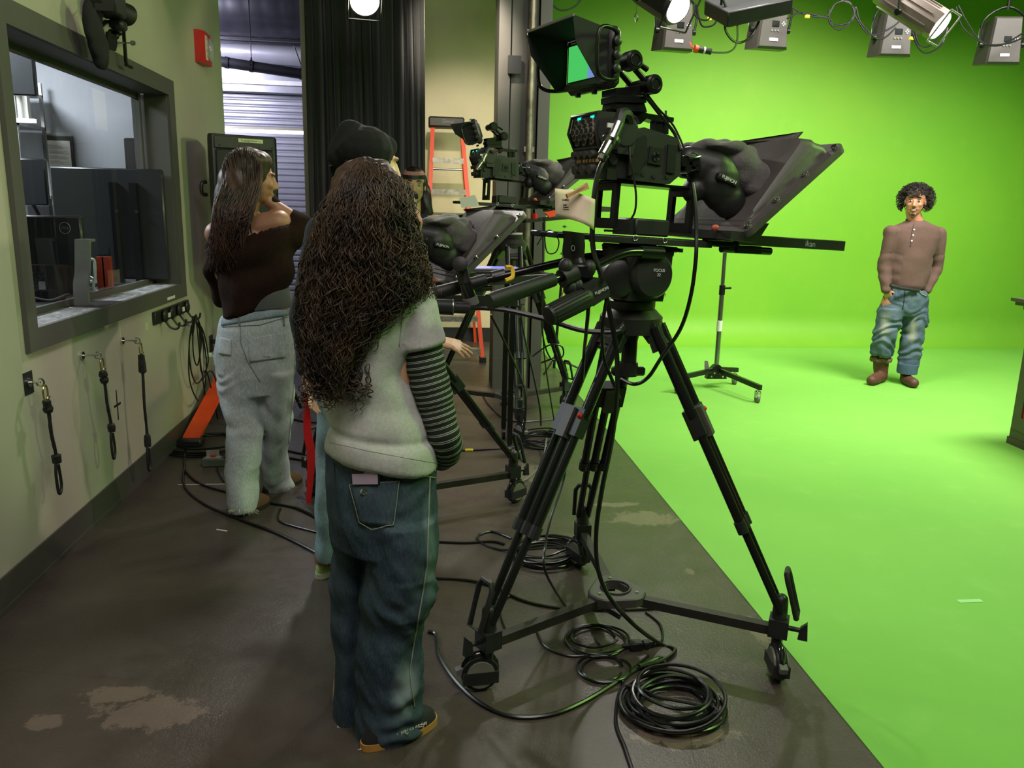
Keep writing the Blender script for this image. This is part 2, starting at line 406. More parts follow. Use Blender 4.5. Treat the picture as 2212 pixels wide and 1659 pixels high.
# window 1: outer frame, deep jambs, sill, pane
fr = MB(); W_ = .065
fr.box((WX, y0 - .03, z0 - .02), (WX + .02, y1 + .03, z0 + W_)).box((WX, y0 - .03, z1 - W_ + .02), (WX + .02, y1 + .03, z1 + .045)).box((WX, y0 - .03, z0 + W_), (WX + .02, y0 + W_ - .02, z1 - W_ + .02)).box((WX, y1 - W_ * 1.1, z0 + W_), (WX + .02, y1 + .03, z1 - W_ + .02))
wf = struct(fr.build('window_1', DGR, smooth=False))
mb = MB(); a, b, c_, d = y0 + W_ - .02, y1 - W_ * 1.1, z0 + W_, z1 - W_ + .02
mb.box((WX - .12, b - .01, c_), (WX + .005, b + .05, d)).box((WX - WT, b + .02, c_), (WX - .1, b + .1, d))
mb.box((WX - WT, a - .05, c_), (WX + .005, a, d)).box((WX - WT, a, d), (WX + .005, b, d + .05))
o = mb.build('window_jamb', DGR, wf, smooth=False)
sl = mat('dusty_grey_sill', (.38, .37, .36), .7, var=0, ); nt, N, L, B = nodes(sl); tc = N.new('ShaderNodeTexCoord').outputs['Object']
mp = N.new('ShaderNodeMapping'); mp.inputs['Scale'].default_value = (3, 1, 1); mp.inputs['Rotation'].default_value = (0, 0, .5); L.new(tc, mp.inputs[0])
L.new(ramp(N, L, noise_n(N, L, mp.outputs[0], 14, 8, .75), [(.38, lin((.3, .3, .29))), (.62, lin((.62, .61, .6)))]), B.inputs['Base Color'])
MB().box((WX - WT - .05, a, c_ - .04), (WX + .0, b, c_)).build('window_sill', sl, wf, smooth=False)
mb = MB().box((WX - .17, a, c_), (WX - .15, b, c_ + .03)).box((WX - .17, a, d - .03), (WX - .15, b, d)).box((WX - .175, b - .035, c_), (WX - .14, b, d))
mb.build('sash', DGR, wf, smooth=False)
gm = bpy.data.materials.new('window_glass'); gm.use_nodes = True; nt = gm.node_tree; N, L = nt.nodes, nt.links; N.remove(N['Principled BSDF'])
tr = N.new('ShaderNodeBsdfTransparent'); tr.inputs[0].default_value = (.86, .9, .88, 1); gl = N.new('ShaderNodeBsdfGlossy'); gl.inputs['Roughness'].default_value = .02
fz = N.new('ShaderNodeFresnel'); fz.inputs[0].default_value = 1.45; mx = N.new('ShaderNodeMixShader'); gz = N.new('ShaderNodeNewGeometry'); L.new(mth(N, L, 'MULTIPLY', fz.outputs[0], mth(N, L, 'SUBTRACT', 1.0, gz.outputs['Backfacing'])), mx.inputs[0]); L.new(tr.outputs[0], mx.inputs[1]); L.new(gl.outputs[0], mx.inputs[2])
L.new(mx.outputs[0], N['Material Output'].inputs[0])
MB().box((WX - .163, a, c_ + .01), (WX - .157, b, d - .01)).build('pane', gm, wf, smooth=False)
q = WL(362, 643); MB().box((WX + .02, q.y - .07, q.z - .008), (WX + .0215, q.y + .07, q.z + .008)).build('label_strip', LBL, wf, smooth=False)
# ================================================================ shutter room
SH = mat('painted_shutter_steel', (.62, .62, .68), .35, .3, var=.05)
SHD = mat('dark_grey_duct_steel', (.2, .2, .24), .4, .5, var=.15)
t = thing('roller_shutter', (-2.2, 10.4, 0), 'grey ribbed roller shutter behind the black curtain opening', 'roller shutter')
mb = MB(); z = 0; zt = P(560, 200, 10.4).z; n = 0
prof = []
while z < zt: prof += [(0, z), (-.022, z + .018), (-.022, z + .05), (0, z + .068)]; z += .075
vs = []; fs = []
for x in (-3.6, 1.1):
    for d, zz in prof: vs.append((x, d, zz))
m_ = len(prof); fs = [(i, i + 1, m_ + i + 1, m_ + i) for i in range(m_ - 1)]
mb.add(vs, fs); mb.build('slats', SH, t, smooth=False)
MB().box((-3.6, -.22, zt - .02), (1.1, .1, zt + .3)).build('shutter_housing', SH, t, smooth=False)
MB().box((-3.6, -.26, zt + .06), (1.1, -.22, zt + .11)).build('bright_rail', mat('white_enamel_rail', (.9, .9, .95), .3), t, smooth=False)
c = P(560, 284, 9.05)
t = thing('tube_light', c, 'long glowing white tube light hanging in front of the grey shutter', 'tube light')
MB().cyl((-1.3, 0, 0), (1.0, 0, 0), .016).build('tube', mat('lit_tube', (1, 1, 1), .5, var=0, emit=(.93, .93, 1), estr=7), t)
MB().box((-1.35, -.03, .018), (1.05, .03, .045)).cyl((-.9, 0, .04), (-.9, 0, 4.55 - c.z), .004).cyl((.6, 0, .04), (.6, 0, 4.55 - c.z), .004).build('fitting', WHT, t)
mb = MB(); c = P(560, 30, 9.6); pr = []
for i in range(60):
    pr.append((i * .06, .42 + (.006 if i % 3 == 0 else 0)))
mb.lathe((-2.9, 9.6, c.z + .18), (1, 0, 0), pr, 40)
o = mb.build('spiral_duct', SHD, ang=20); tag(o, 'very large dark spiral duct across the top of the shutter opening', 'air duct')
a, b = P(470, 108, 9.8), P(664, 122, 9.8)
o = MB().cyl(a + Vector((-.5, 0, .02)), b + Vector((.6, 0, -.02)), .11).build('ceiling_pipe', SH); tag(o, 'grey horizontal pipe under the large spiral duct', 'pipe')
a, b = P(470, 132, 8.9), P(672, 163, 8.9)
t = thing('vent_pipe', (a + b) / 2, 'dark sloping pipe with joint rings hung across the opening', 'pipe'); c = Vector((a + b) / 2)
d = (b - a).normalized()
MB().cyl(a - c - d * .3, b - c + d * .3, .052).build('pipe_body', SHD, t)
for f in (.1, .36, .9):
    q = a - c + (b - a) * f; MB().cyl(q - d * .02, q + d * .02, .058).build('joint_ring', SHD, t)
q = a - c + (b - a) * .36; MB().tube([q + Vector((0, -.06, 0)), q + Vector((0, 0, .09)), q + Vector((0, .06, 0))], .006).cyl(q + Vector((0, 0, .09)), q + Vector((0, 0, 1.6)), .005).build('hanger_rod', BLM, t)
q = a - c + (b - a) * .93; MB().cyl(q, q + Vector((-.1, 0, .28)), .006).build('hanger_rod', BLM, t)
for k, (y, dy) in enumerate(((80, 0), (89, 5))):
    a, b = P(460, y, 9.2 + k * .2), P(672, y + 6 - dy * 2, 9.2 + k * .2)
    o = MB().box((a.x - .4, a.y, a.z - .012), (b.x + .4, a.y + .04, a.z + .012)).build('ceiling_strut', SHD); tag(o, ['thin dark strut directly beneath the spiral duct', 'lower thin dark strut between duct and grey pipe'][k], 'strut')
# bench seen between the people in front of the shutter
c = P(650, 640, 9.3); t = thing('work_table', (c.x + .25, 9.3, 0), 'grey metal work table standing before the roller shutter', 'table')
MB().box((-.45, -.25, c.z - .03), (.5, .25, c.z + .0)).build('tabletop', ALU, t, smooth=False)
MB().box((-.42, -.22, .25), (.47, .22, .28)).build('shelf', ALU, t, smooth=False)
for sx in (-.42, .44):
    for sy in (-.2, .2): MB().box((sx, sy, 0), (sx + .035, sy + .035, c.z - .03)).build('leg', ALU, t, smooth=False)
# ================================================================ black curtain
CU = mat('black_velour', (.06, .06, .063), .85, var=.25, vscale=5, bump=.2, sheen=.3)
xa, xb = P(652, 0, 6.3).x, P(916, 200, 6.3).x
nx, nz = 420, 24; vs = []; fs = []
for k in range(nz + 1):
    z = .04 + 4.46 * k / nz
    for i in range(nx + 1):
        s = i / nx; x = xa + (xb - xa) * s
        ph = 2 * math.pi * (s * 15 + .9 * noise.noise((s * 5, 0, 3.1)) + .12 * math.sin(z * 1.3 + s * 9))
        amp = .035 + .02 * noise.noise((s * 7, z * .25, 0)); lean = .04 * noise.noise((s * 3, z * .5, 5))
        y = 6.36 + amp * math.sin(ph) + .012 * math.sin(ph * 2.3 + z) - (.03 if s < .03 else 0)
        vs.append((x + .014 * math.cos(ph) + lean * s * (1 - s) * 2 + .05 * s * (2.2 - z) * .25, y, z))
for k in range(nz):
    for i in range(nx): a = k * (nx + 1) + i; fs.append((a, a + 1, a + nx + 2, a + nx + 1))
o = MB().add(vs, fs).build('stage_curtain', CU, ang=None); so = o.modifiers.new('s', 'SOLIDIFY'); so.thickness = .004
tag(o, 'floor length black velour curtain in deep vertical folds', 'curtain')
o = MB().box((xa - .1, 6.33, 4.5), (xb + .3, 6.4, 4.56)).build('curtain_rail', BLM); tag(o, 'black rail that carries the black curtain', 'rail')
# ================================================================ step ladder
LY = 7.9
def lp(px, py, y=LY): return P(px, py, y)
zt = lp(965, 244).z; t = thing('step_ladder', (lp(975, 700).x, LY, 0), 'tall orange fibreglass step ladder standing against the beige wall', 'ladder')
r0 = t.location.x; tl, tr_ = lp(936, 258).x - r0, lp(1000, 262).x - r0; bl, br = -(lp(1038, 720).x - lp(985, 720).x) * 1.02, lp(1038, 722).x - r0
bl = lp(921, 560).x - r0 - .03
for a, b, nm in ((tl, bl, 'rail'), (tr_, br, 'rail')):
    m = MB(); m.prism([(a - .02, .35, zt - .05), (a + .02, .35, zt - .05), (b + .02, -.4, 0), (b - .02, -.4, 0)], (0, .07, .02)); m.build(nm, ORG, t, smooth=False)
    MB().box((b - .03, -.42, 0), (b + .03, -.3, .05)).build('rubber_foot', RUB, t)
for i in range(7):
    z = zt - .1 - .302 * (i + 1); f = 1 - z / (zt - .05); y = .35 - .75 * f
    xl, xr = tl + (bl - tl) * f, tr_ + (br - tr_) * f
    MB().box((xl + .01, y - .02, z - .03), (xr - .01, y + .085, z), bev=.004).box((xl + .01, y - .025, z - .05), (xr - .01, y - .018, z)).build('step', mat('worn_step_aluminium', (.62, .6, .56), .5, .6, var=.35, vscale=30), t, smooth=False)
for a, b in ((tl, bl), (tr_, br)): MB().prism([(a - .015, .45, zt - .05), (a + .015, .45, zt - .05), (b + .015, .8, 0), (b - .015, .8, 0)], (0, .03, 0)).build('rear_rail', ORG, t, smooth=False)
for i in range(4):
    z = .5 + i * .45; f = 1 - z / zt; MB().cyl((tl + (bl - tl) * f, .46 + .35 * f, z), (tr_ + (br - tr_) * f, .46 + .35 * f, z), .012).build('rear_brace', ALU, t)
MB().box((tl - .045, .3, zt - .1), (tr_ + .03, .52, zt), bev=.015).build('top_cap', mat('black_ladder_cap', (.16, .16, .14), .5), t)
text('logo', 'Denali', .045, ((tl + tr_) / 2 + .01, .298, zt - .045), (1, 0, 0), (0, 0, 1), GRY, t)
# ================================================================ loudspeaker on its stand
yaw = math.radians(24)
c = P(530, 450, 5.35); t = thing('loudspeaker', (c.x + .02, 5.3, 1.02), 'tall black loudspeaker standing by the left wall before the shutter', 'loudspeaker', rot=(0, 0, yaw))
zt = 1.87 - 1.02; w2 = .21
pr = [(-w2, 0, 0), (w2, 0, 0), (w2 - .0, .0, 0), (w2 - .07, .42, 0), (-w2 + .07, .42, 0)]
mb = MB(); rs = []
for z in (0, .012, zt - .012, zt):
    k = .97 if z in (0, zt) else 1
    rs.append([Vector((x * k, .2 + (y - .2) * k, z)) for x, y in ((-w2 + .02, 0), (w2 - .02, 0), (w2, .03), (w2 - .06, .4), (-w2 + .06, .4), (-w2, .03))])
mb.rings(rs).build('cabinet', BLK, t)
gr = mat('speaker_grille', (.14, .14, .13), .6, var=.3, vscale=300)
MB().box((-w2 + .035, -.018, .03), (w2 - .035, 0, zt - .09), bev=.008).build('grille', gr, t)
MB().box((-w2 + .03, -.012, zt - .085), (w2 - .03, 0, zt - .012), bev=.004).build('top_panel', mat('dark_grey_trim', (.24, .24, .22), .5), t)
for x in (-.15, -.03, .09, .17): MB().cyl((x, -.014, zt - .07), (x, -.01, zt - .07), .006).build('screw', RUB, t)
MB().box((-.035, -.0135, zt - .045), (.115, -.012, zt - .022)).build('label_strip', mat('pale_yellow_label', (.85, .88, .68), .6), t, smooth=False)
text('label_text', 'Training Room 1a', .017, (.04, -.0137, zt - .034), (1, 0, 0), (0, 0, 1), INK, t, .0003)
MB().tube(smooth_path([(-w2 - .0, .16, .56), (-w2 - .03, .15, .55), (-w2 - .03, .15, .49), (-w2 - .0, .16, .48)], 4), .012).build('side_handle', BLK, t)
o = thing('speaker_stand', (c.x - .0, 5.5, 0), 'black tripod stand under the tall loudspeaker by the left wall', 'speaker stand')
MB().cyl((0, 0, .12), (0, 0, 1.02), .018).build('pole', BLM, o)
MB().cyl((0, 0, .68), (0, 0, .76), .03).build('collar', BLK, o)
for k in range(3):
    a = k * 2.094 + .5; MB().cyl((.02 * math.cos(a), .02 * math.sin(a), .7), (.3 * math.cos(a), .3 * math.sin(a), .02), .012).build('leg', BLM, o)
    MB().cyl((0, 0, .3), (.18 * math.cos(a), .18 * math.sin(a), .3), .008).build('brace', BLM, o)
# ================================================================ control room behind the window
DK = mat('dark_monitor_back', (.15, .155, .16), .4, var=.1, coat=.2)
t = thing('control_desk', (-2.25, 4.3, 0), 'dark control room desk along the far side of the window', 'desk')
MB().box((-.55, -1.4, .915), (.5, 1.36, .955)).build('desk_top', mat('dark_laminate', (.16, .16, .16), .5), t, smooth=False)
for y in (-1.3, 0, 1.3): MB().box((-.5, y, 0), (.45, y + .04, .915)).build('desk_panel', DRK, t, smooth=False)
# far wall items are on the plane y = 6.17
FWY = 6.17
def fw(px, py, y=FWY - .02): return P(px, py, y)
a, b = fw(91, 292), fw(172, 470)
t = thing('notice_board', ((a.x + b.x) / 2, FWY - .012, (a.z + b.z) / 2), 'black framed notice board with printed pages on the control room wall', 'notice board')
w2, h2 = (b.x - a.x) / 2, (a.z - b.z) / 2
MB().box((-w2, -.012, -h2 * 1.35), (w2, .01, h2)).build('board', mat('black_board', (.12, .13, .15), .4), t, smooth=False)
def page(nm, x0, x1, z0, z1, rows):
    p = MB().box((x0, -.016, z0), (x1, -.0125, z1)).build(nm, WHT, t, smooth=False)
    m = MB(); W = x1 - x0; H = z1 - z0; z = z1 - H * .1
    for r in range(rows):
        z -= H * .78 / rows
        if r % 5 == 4: continue
        f = (.35 if r % 5 == 0 else .55 + .3 * rnd.random()); x = x0 + W * .1
        while x < x0 + W * (.1 + f): l = W * (.03 + .06 * rnd.random()); m.box((x, -.0165, z), (x + l, -.016, z + H * .009)); x += l + W * .015
    m.build('printed_lines', INK, p, smooth=False)
page('page', -w2 * .78, w2 * .82, -h2 * .08, h2 * .88, 30); page('page', -w2 * .72, w2 * .86, -h2 * 1.2, -h2 * .14, 30)
def monitor(nm, loc, w, h, label, rotz=0, extra=None, tilt=0):
    t = thing(nm, loc, label, 'monitor', rot=(tilt, 0, rotz)); m = MB().box((-w / 2, -.02, 0), (w / 2, .02, h), bev=.008).build('back_cover', DK, t)
    MB().box((-w / 2 + .01, .018, .012), (w / 2 - .01, .023, h - .01)).build('screen', mat('dark_screen', (.03, .03, .04), .15), t, smooth=False); return t
# large display back
a, b = P(140, 600, 4.95), P(290, 375, 4.95); cx = (a.x + b.x) / 2 + .07
t = monitor('large_display', (cx, 4.95, a.z), .62, P(200, 362, 4.95).z - a.z, 'large black display seen from behind through the window', rotz=.0)
H = P(200, 362, 4.95).z - a.z
for x in (.02, .13): MB().box((x, -.05, -.1), (x + .04, -.02, H - .08)).build('mount_rail', mat('mount_steel', (.1, .1, .1), .4, .5), t)
for x in (.055, .165): MB().cyl((x, -.06, H * .62), (x, -.05, H * .62), .01).build('bolt', CHR, t)
MB().cyl((0, 0, -.15), (0, 0, .02), .03).box((-.15, -.1, .955 - a.z), (.15, .1, .975 - a.z)).build('foot', DK, t)
MB().box((-.1, -.022, H * .22), (-.02, -.02, H * .28)).build('port_recess', RUB, t, smooth=False)
# DELL monitor with its stand
a, b = P(44, 602, 3.9), P(192, 468, 3.9); w_ = b.x - a.x
t = monitor('desk_monitor', ((a.x + b.x) / 2 - .09, 3.95, a.z + .06), w_ + .08, b.z - a.z - .06, 'black desk monitor with silver curved stand behind the window')
Hm = b.z - a.z - .06; q = P(134, 493, 3.9)
lx, lz = q.x - t.location.x, q.z - t.location.z
ring_ = [(lx + .024 * math.cos(i * .314), -.022, lz + .026 * math.sin(i * .314)) for i in range(20)]
lg = MB().tube(ring_, .0018, 6, closed=True).build('logo', GRY, t); text('logo_text', 'DELL', .017, (lx, -.0225, lz), (1, 0, 0), (0, 0, 1), GRY, lg, .0004)
sx = P(166, 600, 3.8).x - t.location.x; zb = .955 - t.location.z; zt2 = P(166, 518, 3.8).z - t.location.z
path = [(sx - .02, -.07, zb), (sx - .018, -.07, zb + .1), (sx, -.08, (zb + zt2) / 2 + .02), (sx + .012, -.08, zt2)]
rs = [[Vector((p.x - .032, p.y - .01, p.z)), Vector((p.x + .032, p.y - .01, p.z)), Vector((p.x + .032, p.y + .012, p.z)), Vector((p.x - .032, p.y + .012, p.z))] for p in smooth_path(path, 6)]
st = MB().rings(rs).box((sx - .02, -.075, zt2 - .012), (sx + .044, -.02, zt2)).build('stand_neck', mat('silver_plastic', (.62, .64, .62), .3, .6), t)
MB().box((sx - .12, -.15, zb), (sx + .1, .12, zb + .012), bev=.004).build('stand_base', DK, t)
# computer tower, second monitor, ceiling screen, shelf unit, small wall speaker
a, b = P(40, 665, 4.0), P(88, 540, 4.0); t = thing('computer_tower', ((a.x + b.x) / 2 - .02, 4.24, .955), 'dark computer tower with cables on the desk behind the window', 'computer')
MB().box((-.11, -.15, 0), (.1, .25, b.z - .955), bev=.006).build('case', DK, t); MB().box((-.07, -.153, .05), (.06, -.15, b.z - 1.0)).build('port_panel', mat('port_metal', (.4, .4, .4), .4, .6, var=.6, vscale=120), t, smooth=False)
MB().box((.02, -.156, .06), (.05, -.153, .1)).build('sticker', LBL, t, smooth=False)
a, b = P(30, 442, 5.0), P(82, 343, 5.0); t = monitor('wall_monitor', ((a.x + b.x) / 2, 5.0, a.z), b.x - a.x + .08, b.z - a.z, 'small dark monitor on an arm left of the notice board')
MB().cyl((0, .02, .05), (0, .2, -.15), .012).cyl((0, .2, -.15), (0, .2, .955 - a.z), .014).build('arm', BLM, t)
a, b = P(2, 205, 5.2), P(58, 85, 5.2); t = monitor('ceiling_monitor', ((a.x + b.x) / 2 - .12, 5.2, a.z), b.x - a.x + .3, b.z - a.z, 'dark monitor hung high in the upper corner behind the window', rotz=0)
MB().cyl((0, 0, b.z - a.z), (0, 0, 4.55 - a.z), .02).build('drop_pole', BLM, t)
a, b = P(15, 470, 5.9), P(72, 205, 5.9); t = thing('wire_shelf', ((a.x + b.x) / 2 - .2, 5.9, 0), 'metal shelving at the far left of the control room', 'shelf')
for z in (.3, .9, 1.45, a.z + .6, b.z): MB().box((-.35, -.2, z), (.3, .2, z + .02)).build('shelf_board', ALU, t, smooth=False)
for x in (-.35, .28):
    for y in (-.2, .18): MB().box((x, y, 0), (x + .02, y + .02, b.z + .1)).build('upright', ALU, t, smooth=False)
c = P(52, 228, 5.78); tag(MB().box((c.x - .06, 5.76, a.z + .62), (c.x + .03, 5.8, a.z + .8)).build('paper_stack', WHT, smooth=False), 'white papers on the metal shelving in the control room', 'paper')
c = P(35, 260, 5.68); tag(MB().box((c.x - .25, 5.66, c.z - .012), (c.x + .12, 5.69, c.z + .012)).build('light_strip', mat('lit_strip', (1, 1, 1), .5, var=0, emit=(.9, .92, 1), estr=3), smooth=False), 'glowing white light strip under the control room shelf', 'light')
a = P(282, 340, 5.9); t = thing('wall_speaker', (a.x + .02, 6.0, a.z), 'small black speaker on the control room wall beside the jamb', 'loudspeaker')
MB().box((-.06, -.1, -.17), (.09, .1, .13), bev=.01).build('cabinet', BLK, t); MB().box((-.045, -.105, -.15), (.075, -.1, .11)).build('grille', gr, t, smooth=False); MB().cyl((0, .1, 0), (0, .17, 0), .02).build('bracket', BLM, t)
# tangled cables on the desk: each one a cable
cc = [('black', CAB), ('white', mat('white_cable', (.8, .8, .78), .4)), ('red', mat('red_cable', (.6, .12, .12), .4)), ('grey', GRY)]
for k in range(22):
    r = random.Random(k); y = 3.45 + 1.3 * r.random(); x = -1.8 - .25 * r.random(); pts = []
    a0 = r.random() * 6
    for j in range(7): a0 += (r.random() - .3) * 2.2; x += .07 * math.cos(a0); y += .11 * math.sin(a0); x = min(max(x, -2.25), -1.73); pts.append((x, y, .962 + .05 * r.random()))
    nm, m = cc[(0, 1, 0, 2, 3, 0, 1)[k % 7]]
    tag(MB().tube(smooth_path(pts, 6), .0035 + .0015 * r.random(), 6).build('cable', m), nm + ' cable in the tangle on the control desk', 'cable', nm + ' cables tangled on the control desk')
t = MB().tube(smooth_path([P(196, 560, 4.3), P(204, 565, 4.3), P(205, 600, 4.3), P(203, 625, 4.3), (P(203, 625, 4.3).x + .05, 4.35, .962)], 6), .008, 8).build('thick_cable', cc[1][1]); tag(t, 'thick white cable hanging down behind the desk monitor', 'cable')
for k, px in enumerate((214, 228)):
    a, b = P(px, 555, 4.4), P(px + 2, 640, 4.4); tag(MB().box((a.x - .02, 4.4, .955), (a.x + .02, 4.43, a.z)).build('folder', mat('red_orange_plastic', (.62, .2, .12), .5), smooth=False), ['orange red upright folder nearer the desk monitor', 'orange red upright folder nearer the large display'][k], 'folder')
# ================================================================ things on the left wall
c = WL(430, 105); t = thing('fire_alarm', (WX, c.y, c.z), 'red fire alarm strobe with white lens high on the cream wall', 'fire alarm')
MB().prism([(0, -.11, -.1), (.03, -.11, -.1), (.055, -.06, -.1), (.055, .09, -.1), (0, .09, -.1)], (0, 0, .2)).build('housing', mat('alarm_red', (.78, .15, .12), .35), t, smooth=False)
MB().box((.055, -.055, -.075), (.058, -.005, .075)).build('faceplate', WHT, t, smooth=False)
MB().ell((.06, .04, 0), (.03, .035, .075)).build('strobe_lens', mat('clear_lens', (.8, .85, .82), .1, trans=.4), t)
for i, ch in enumerate('FIRE'): text('letter', ch, .034, (.0585, -.03, .052 - i * .035), (0, 1, 0), (0, 0, 1), mat('amber_print', (.6, .35, .1), .5), t, .0004)
def bungee(wall_pt, bot, label, out, patch=False):
    t = thing('bungee_cord', (WX, wall_pt.y, wall_pt.z), label, 'bungee cord', 'bungee cords on the wall hooks')
    b = bot - t.location; L = b.z; x = out; dy = b.y
    e = MB().cyl((0, 0, 0), (.01, 0, 0), .018).cyl((.008, 0, 0), (x, 0, 0), .004).tube([(x + .014 * math.cos(a), 0, .014 * math.sin(a)) for a in [math.pi + i * .52 for i in range(11)]], .004).build('screw_eye', CHR, t)
    rz = -.012
    MB().tube([(x + .014, .018 * math.cos(i * .4), rz - .03 + .032 * math.sin(i * .4)) for i in range(16)], .0035, 6, closed=True).build('brass_ring', mat('brass', (.72, .68, .4), .25, .9), t)
    r = random.Random(int(wall_pt.y * 100)); n = 26; pts = []; rad = []
    for i in range(n):
        f = i / (n - 1); z = rz - .06 + (L + .13 - rz + .06) * f
        pts.append((x + .014, dy * f + .004 * math.sin(f * 9), z)); rad.append(.015 + .005 * r.random() if f < .17 else (.013 + .006 * r.random() if f > .86 else .0065 + .0012 * r.random()))
    c = MB().tube(smooth_path(pts, 2), [rad[min(i // 2, n - 1)] for i in range(2 * n - 1)], 8).build('cord', RUB, t)
    m = MB()
    for i in (0, 2, 3, 23, 24): q = Vector(pts[i]); m.cyl(q, q + Vector((.0, (-.03 if i % 2 else .028), .01)), .004)
    m.build('zip_tie', RUB, t)
    z = L + .13; MB().tube(smooth_path([(x + .014, dy - .004, z + .02), (x + .014, dy - .017, z - .04), (x + .014, dy - .012, z - .115), (x + .014, dy + .006, z - .125), (x + .014, dy + .019, z - .09), (x + .014, dy + .01, z - .01)], 5), .006, 8).build('loop', RUB, t)
    if patch: MB().box((.0, -.032, -.045), (.003, .035, .04)).build('tape_patch', RUB, t, smooth=False)
bungee(WL(60, 826), WL(96, 1068), 'black bungee cord nearest the camera, hung from a taped hook', .045, True)
bungee(WL(175, 768), WL(205, 992), 'middle black bungee cord between the window corner and tape cross', .07)
bungee(WL(262, 736), WL(284, 1018), 'black bungee cord right of the tape cross on the wall', .075)
c = WL(253, 875); t = MB().box((WX, c.y - .005, c.z - .075), (WX + .001, c.y + .007, c.z + .075)).box((WX, c.y - .04, c.z - .006), (WX + .0012, c.y + .045, c.z + .006)).build('tape_cross', RUB, smooth=False); tag(t, 'small black tape cross stuck on the cream wall', 'tape mark')
for px, py, a, b, l in ((259, 712, .004, .045, 'thin pale tape strip below the window frame'), (317, 705, .018, .018, 'small square of pale tape under the window frame')):
    c = WL(px, py); tag(MB().box((WX, c.y - a, c.z - b), (WX + .001, c.y + a, c.z + b)).build('tape_piece', mat('pale_green_tape', (.75, .8, .6), .6), smooth=False), l, 'tape')
a, b = WL(328, 684), WL(402, 663); t = thing('cable_rack', (WX, (a.y + b.y) / 2, (a.z + b.z) / 2), 'black wooden rail with four hooks below the window', 'rack'); h = (b.y - a.y) / 2
MB().box((0, -h, -.035), (.02, h, .035), bev=.003).build('board', BLK, t)
for k, f in enumerate((-.6, -.2, .25, .75)):
    y = f * h; hk = MB().ell((.03, y, 0), (.014, .035, .038)).tube(smooth_path([(.03, y, -.03), (.055, y + .01, -.07), (.09, y + .02, -.075), (.1, y + .025, -.04)], 4), .006, 8).build('hook', BLK, t)
    if k in (0, 2): MB().box((.044, y + .01, -.012), (.046, y + .05, .014)).build('label', LBL, hk, smooth=False)
hy = t.location.y + .75 * h; hz = t.location.z - .05
for k in range(3):
    r = random.Random(30 + k); w2, L = .09 + .06 * k, .2 + .07 * k; pts = [(WX + .08, hy, hz)]
    for i in range(9): aa = -1.2 + i * .9; pts.append((WX + .05 + .02 * r.random(), hy + .05 + w2 * math.sin(aa + k), hz - L * .9 + L * .75 * math.cos(aa + k)))
    pts += [(WX + .06, hy + .1, hz - L - .1), (WX + .05 + .02 * k, hy + .16 + .05 * k, .35), (WX + .06 + .03 * k, hy + .22 + .1 * k, .01)]
    tag(MB().tube(smooth_path(pts, 6), .0045, 6).build('hanging_cable', CAB), ['thin black cable coiled in the smallest loop on the rack', 'thin black cable in the middle loop on the rack', 'black cable in the widest loop hanging off the rack'][k], 'cable')
c = WL(455, 742); t = thing('wall_outlet', (WX, c.y, c.z), 'black wall outlet with plugs beside the light jeans', 'outlet')
MB().box((0, -.04, -.06), (.008, .04, .06), bev=.002).build('plate', BLK, t); MB().box((.008, -.02, .0), (.07, .015, .03), bev=.004).build('plug', BLK, t)
c = WL(441, 762); t = thing('wall_outlet', (WX, c.y, c.z), 'white wall outlet below the black one near the speaker', 'outlet'); MB().box((0, -.04, -.06), (.008, .04, .06), bev=.002).build('plate', LBL, t); MB().box((.008, -.015, -.03), (.05, .015, .0), bev=.004).build('plug', LBL, t)
tag(MB().tube(smooth_path([(WX + .05, c.y, c.z - .02), (WX + .09, c.y + .01, c.z - .08), (WX + .06, c.y + .08, .2), (WX + .1, c.y + .15, .012)], 8), .005, 6).build('white_cable', LBL), 'white cable running down from the white outlet', 'cable')
# stage camera clamp with a black bag above the window
zc = z1 + .02; yc = WL(262, 100).y
t = thing('camera_clamp', (WX + .06, yc, zc), 'black camera clamp with ball mounts above the window frame', 'clamp')
def cl(px, py, x=WX + .06): q = WL(px, py, x); return q - Vector(t.location)
MB().tube([cl(274, 142), cl(272, 132), cl(266, 55), cl(258, 47), cl(228, 47), cl(215, 60), cl(222, 70)], .009, 8).build('arm', BLM, t)
MB().tube([cl(272, 140), cl(284, 146)], .008).build('foot', BLM, t)
MB().cyl(cl(247, 92), cl(287, 93), .004).cyl(cl(286, 93), cl(288, 93), .012).build('screw', ALU, t)
MB().cyl(cl(246, 38), cl(248, 66), .006).lathe(cl(248, 60), cl(248, 70) - cl(248, 60), [(0, .008), (.02, .03), (.026, .03)], 14).ell(cl(249, 77), .018).build('ball_joint', BLM, t)
MB().prism([cl(228, 68), cl(247, 78), cl(248, 95), cl(245, 110), cl(225, 105)], (.012, 0, 0)).build('bracket_plate', BLM, t)
MB().cyl(cl(210, 44), cl(212, 30), .02).ell(cl(211, 24), .028).cyl(cl(205, 12), cl(216, 14), .035).build('ball_mount', BLM, t)
c = WL(238, 10, WX + .1); t = thing('small_camera', c, 'small black camera with red glint mounted above the window', 'camera')
MB().box((-.05, -.07, -.05), (.05, .06, .12), bev=.01).build('body', BLK, t); MB().lathe((0, .05, .0), (.2, 1, -.1), [(0, .04), (.06, .045), (.1, .05)], 20).build('lens', RUB, t)
MB().ell((.03, .14, .0), (.012, .012, .03)).build('lens_glint', mat('red_glass', (.8, .2, .15), .1), t); MB().box((-.03, .04, -.09), (.03, .12, -.045), bev=.01).build('grip', BLK, t)
MB().box((-.03, -.02, -.045), (.03, .04, .3)).build('mount_post', BLK, t)
m = MB(); c = WL(206, 75, WX + .09)
m.ell(c, (.03, .075, .11), (.3, 0, 0)).ell(c + Vector((0, .04, -.06)), (.035, .06, .08)).ell(c + Vector((0, -.05, .04)), (.025, .04, .09))
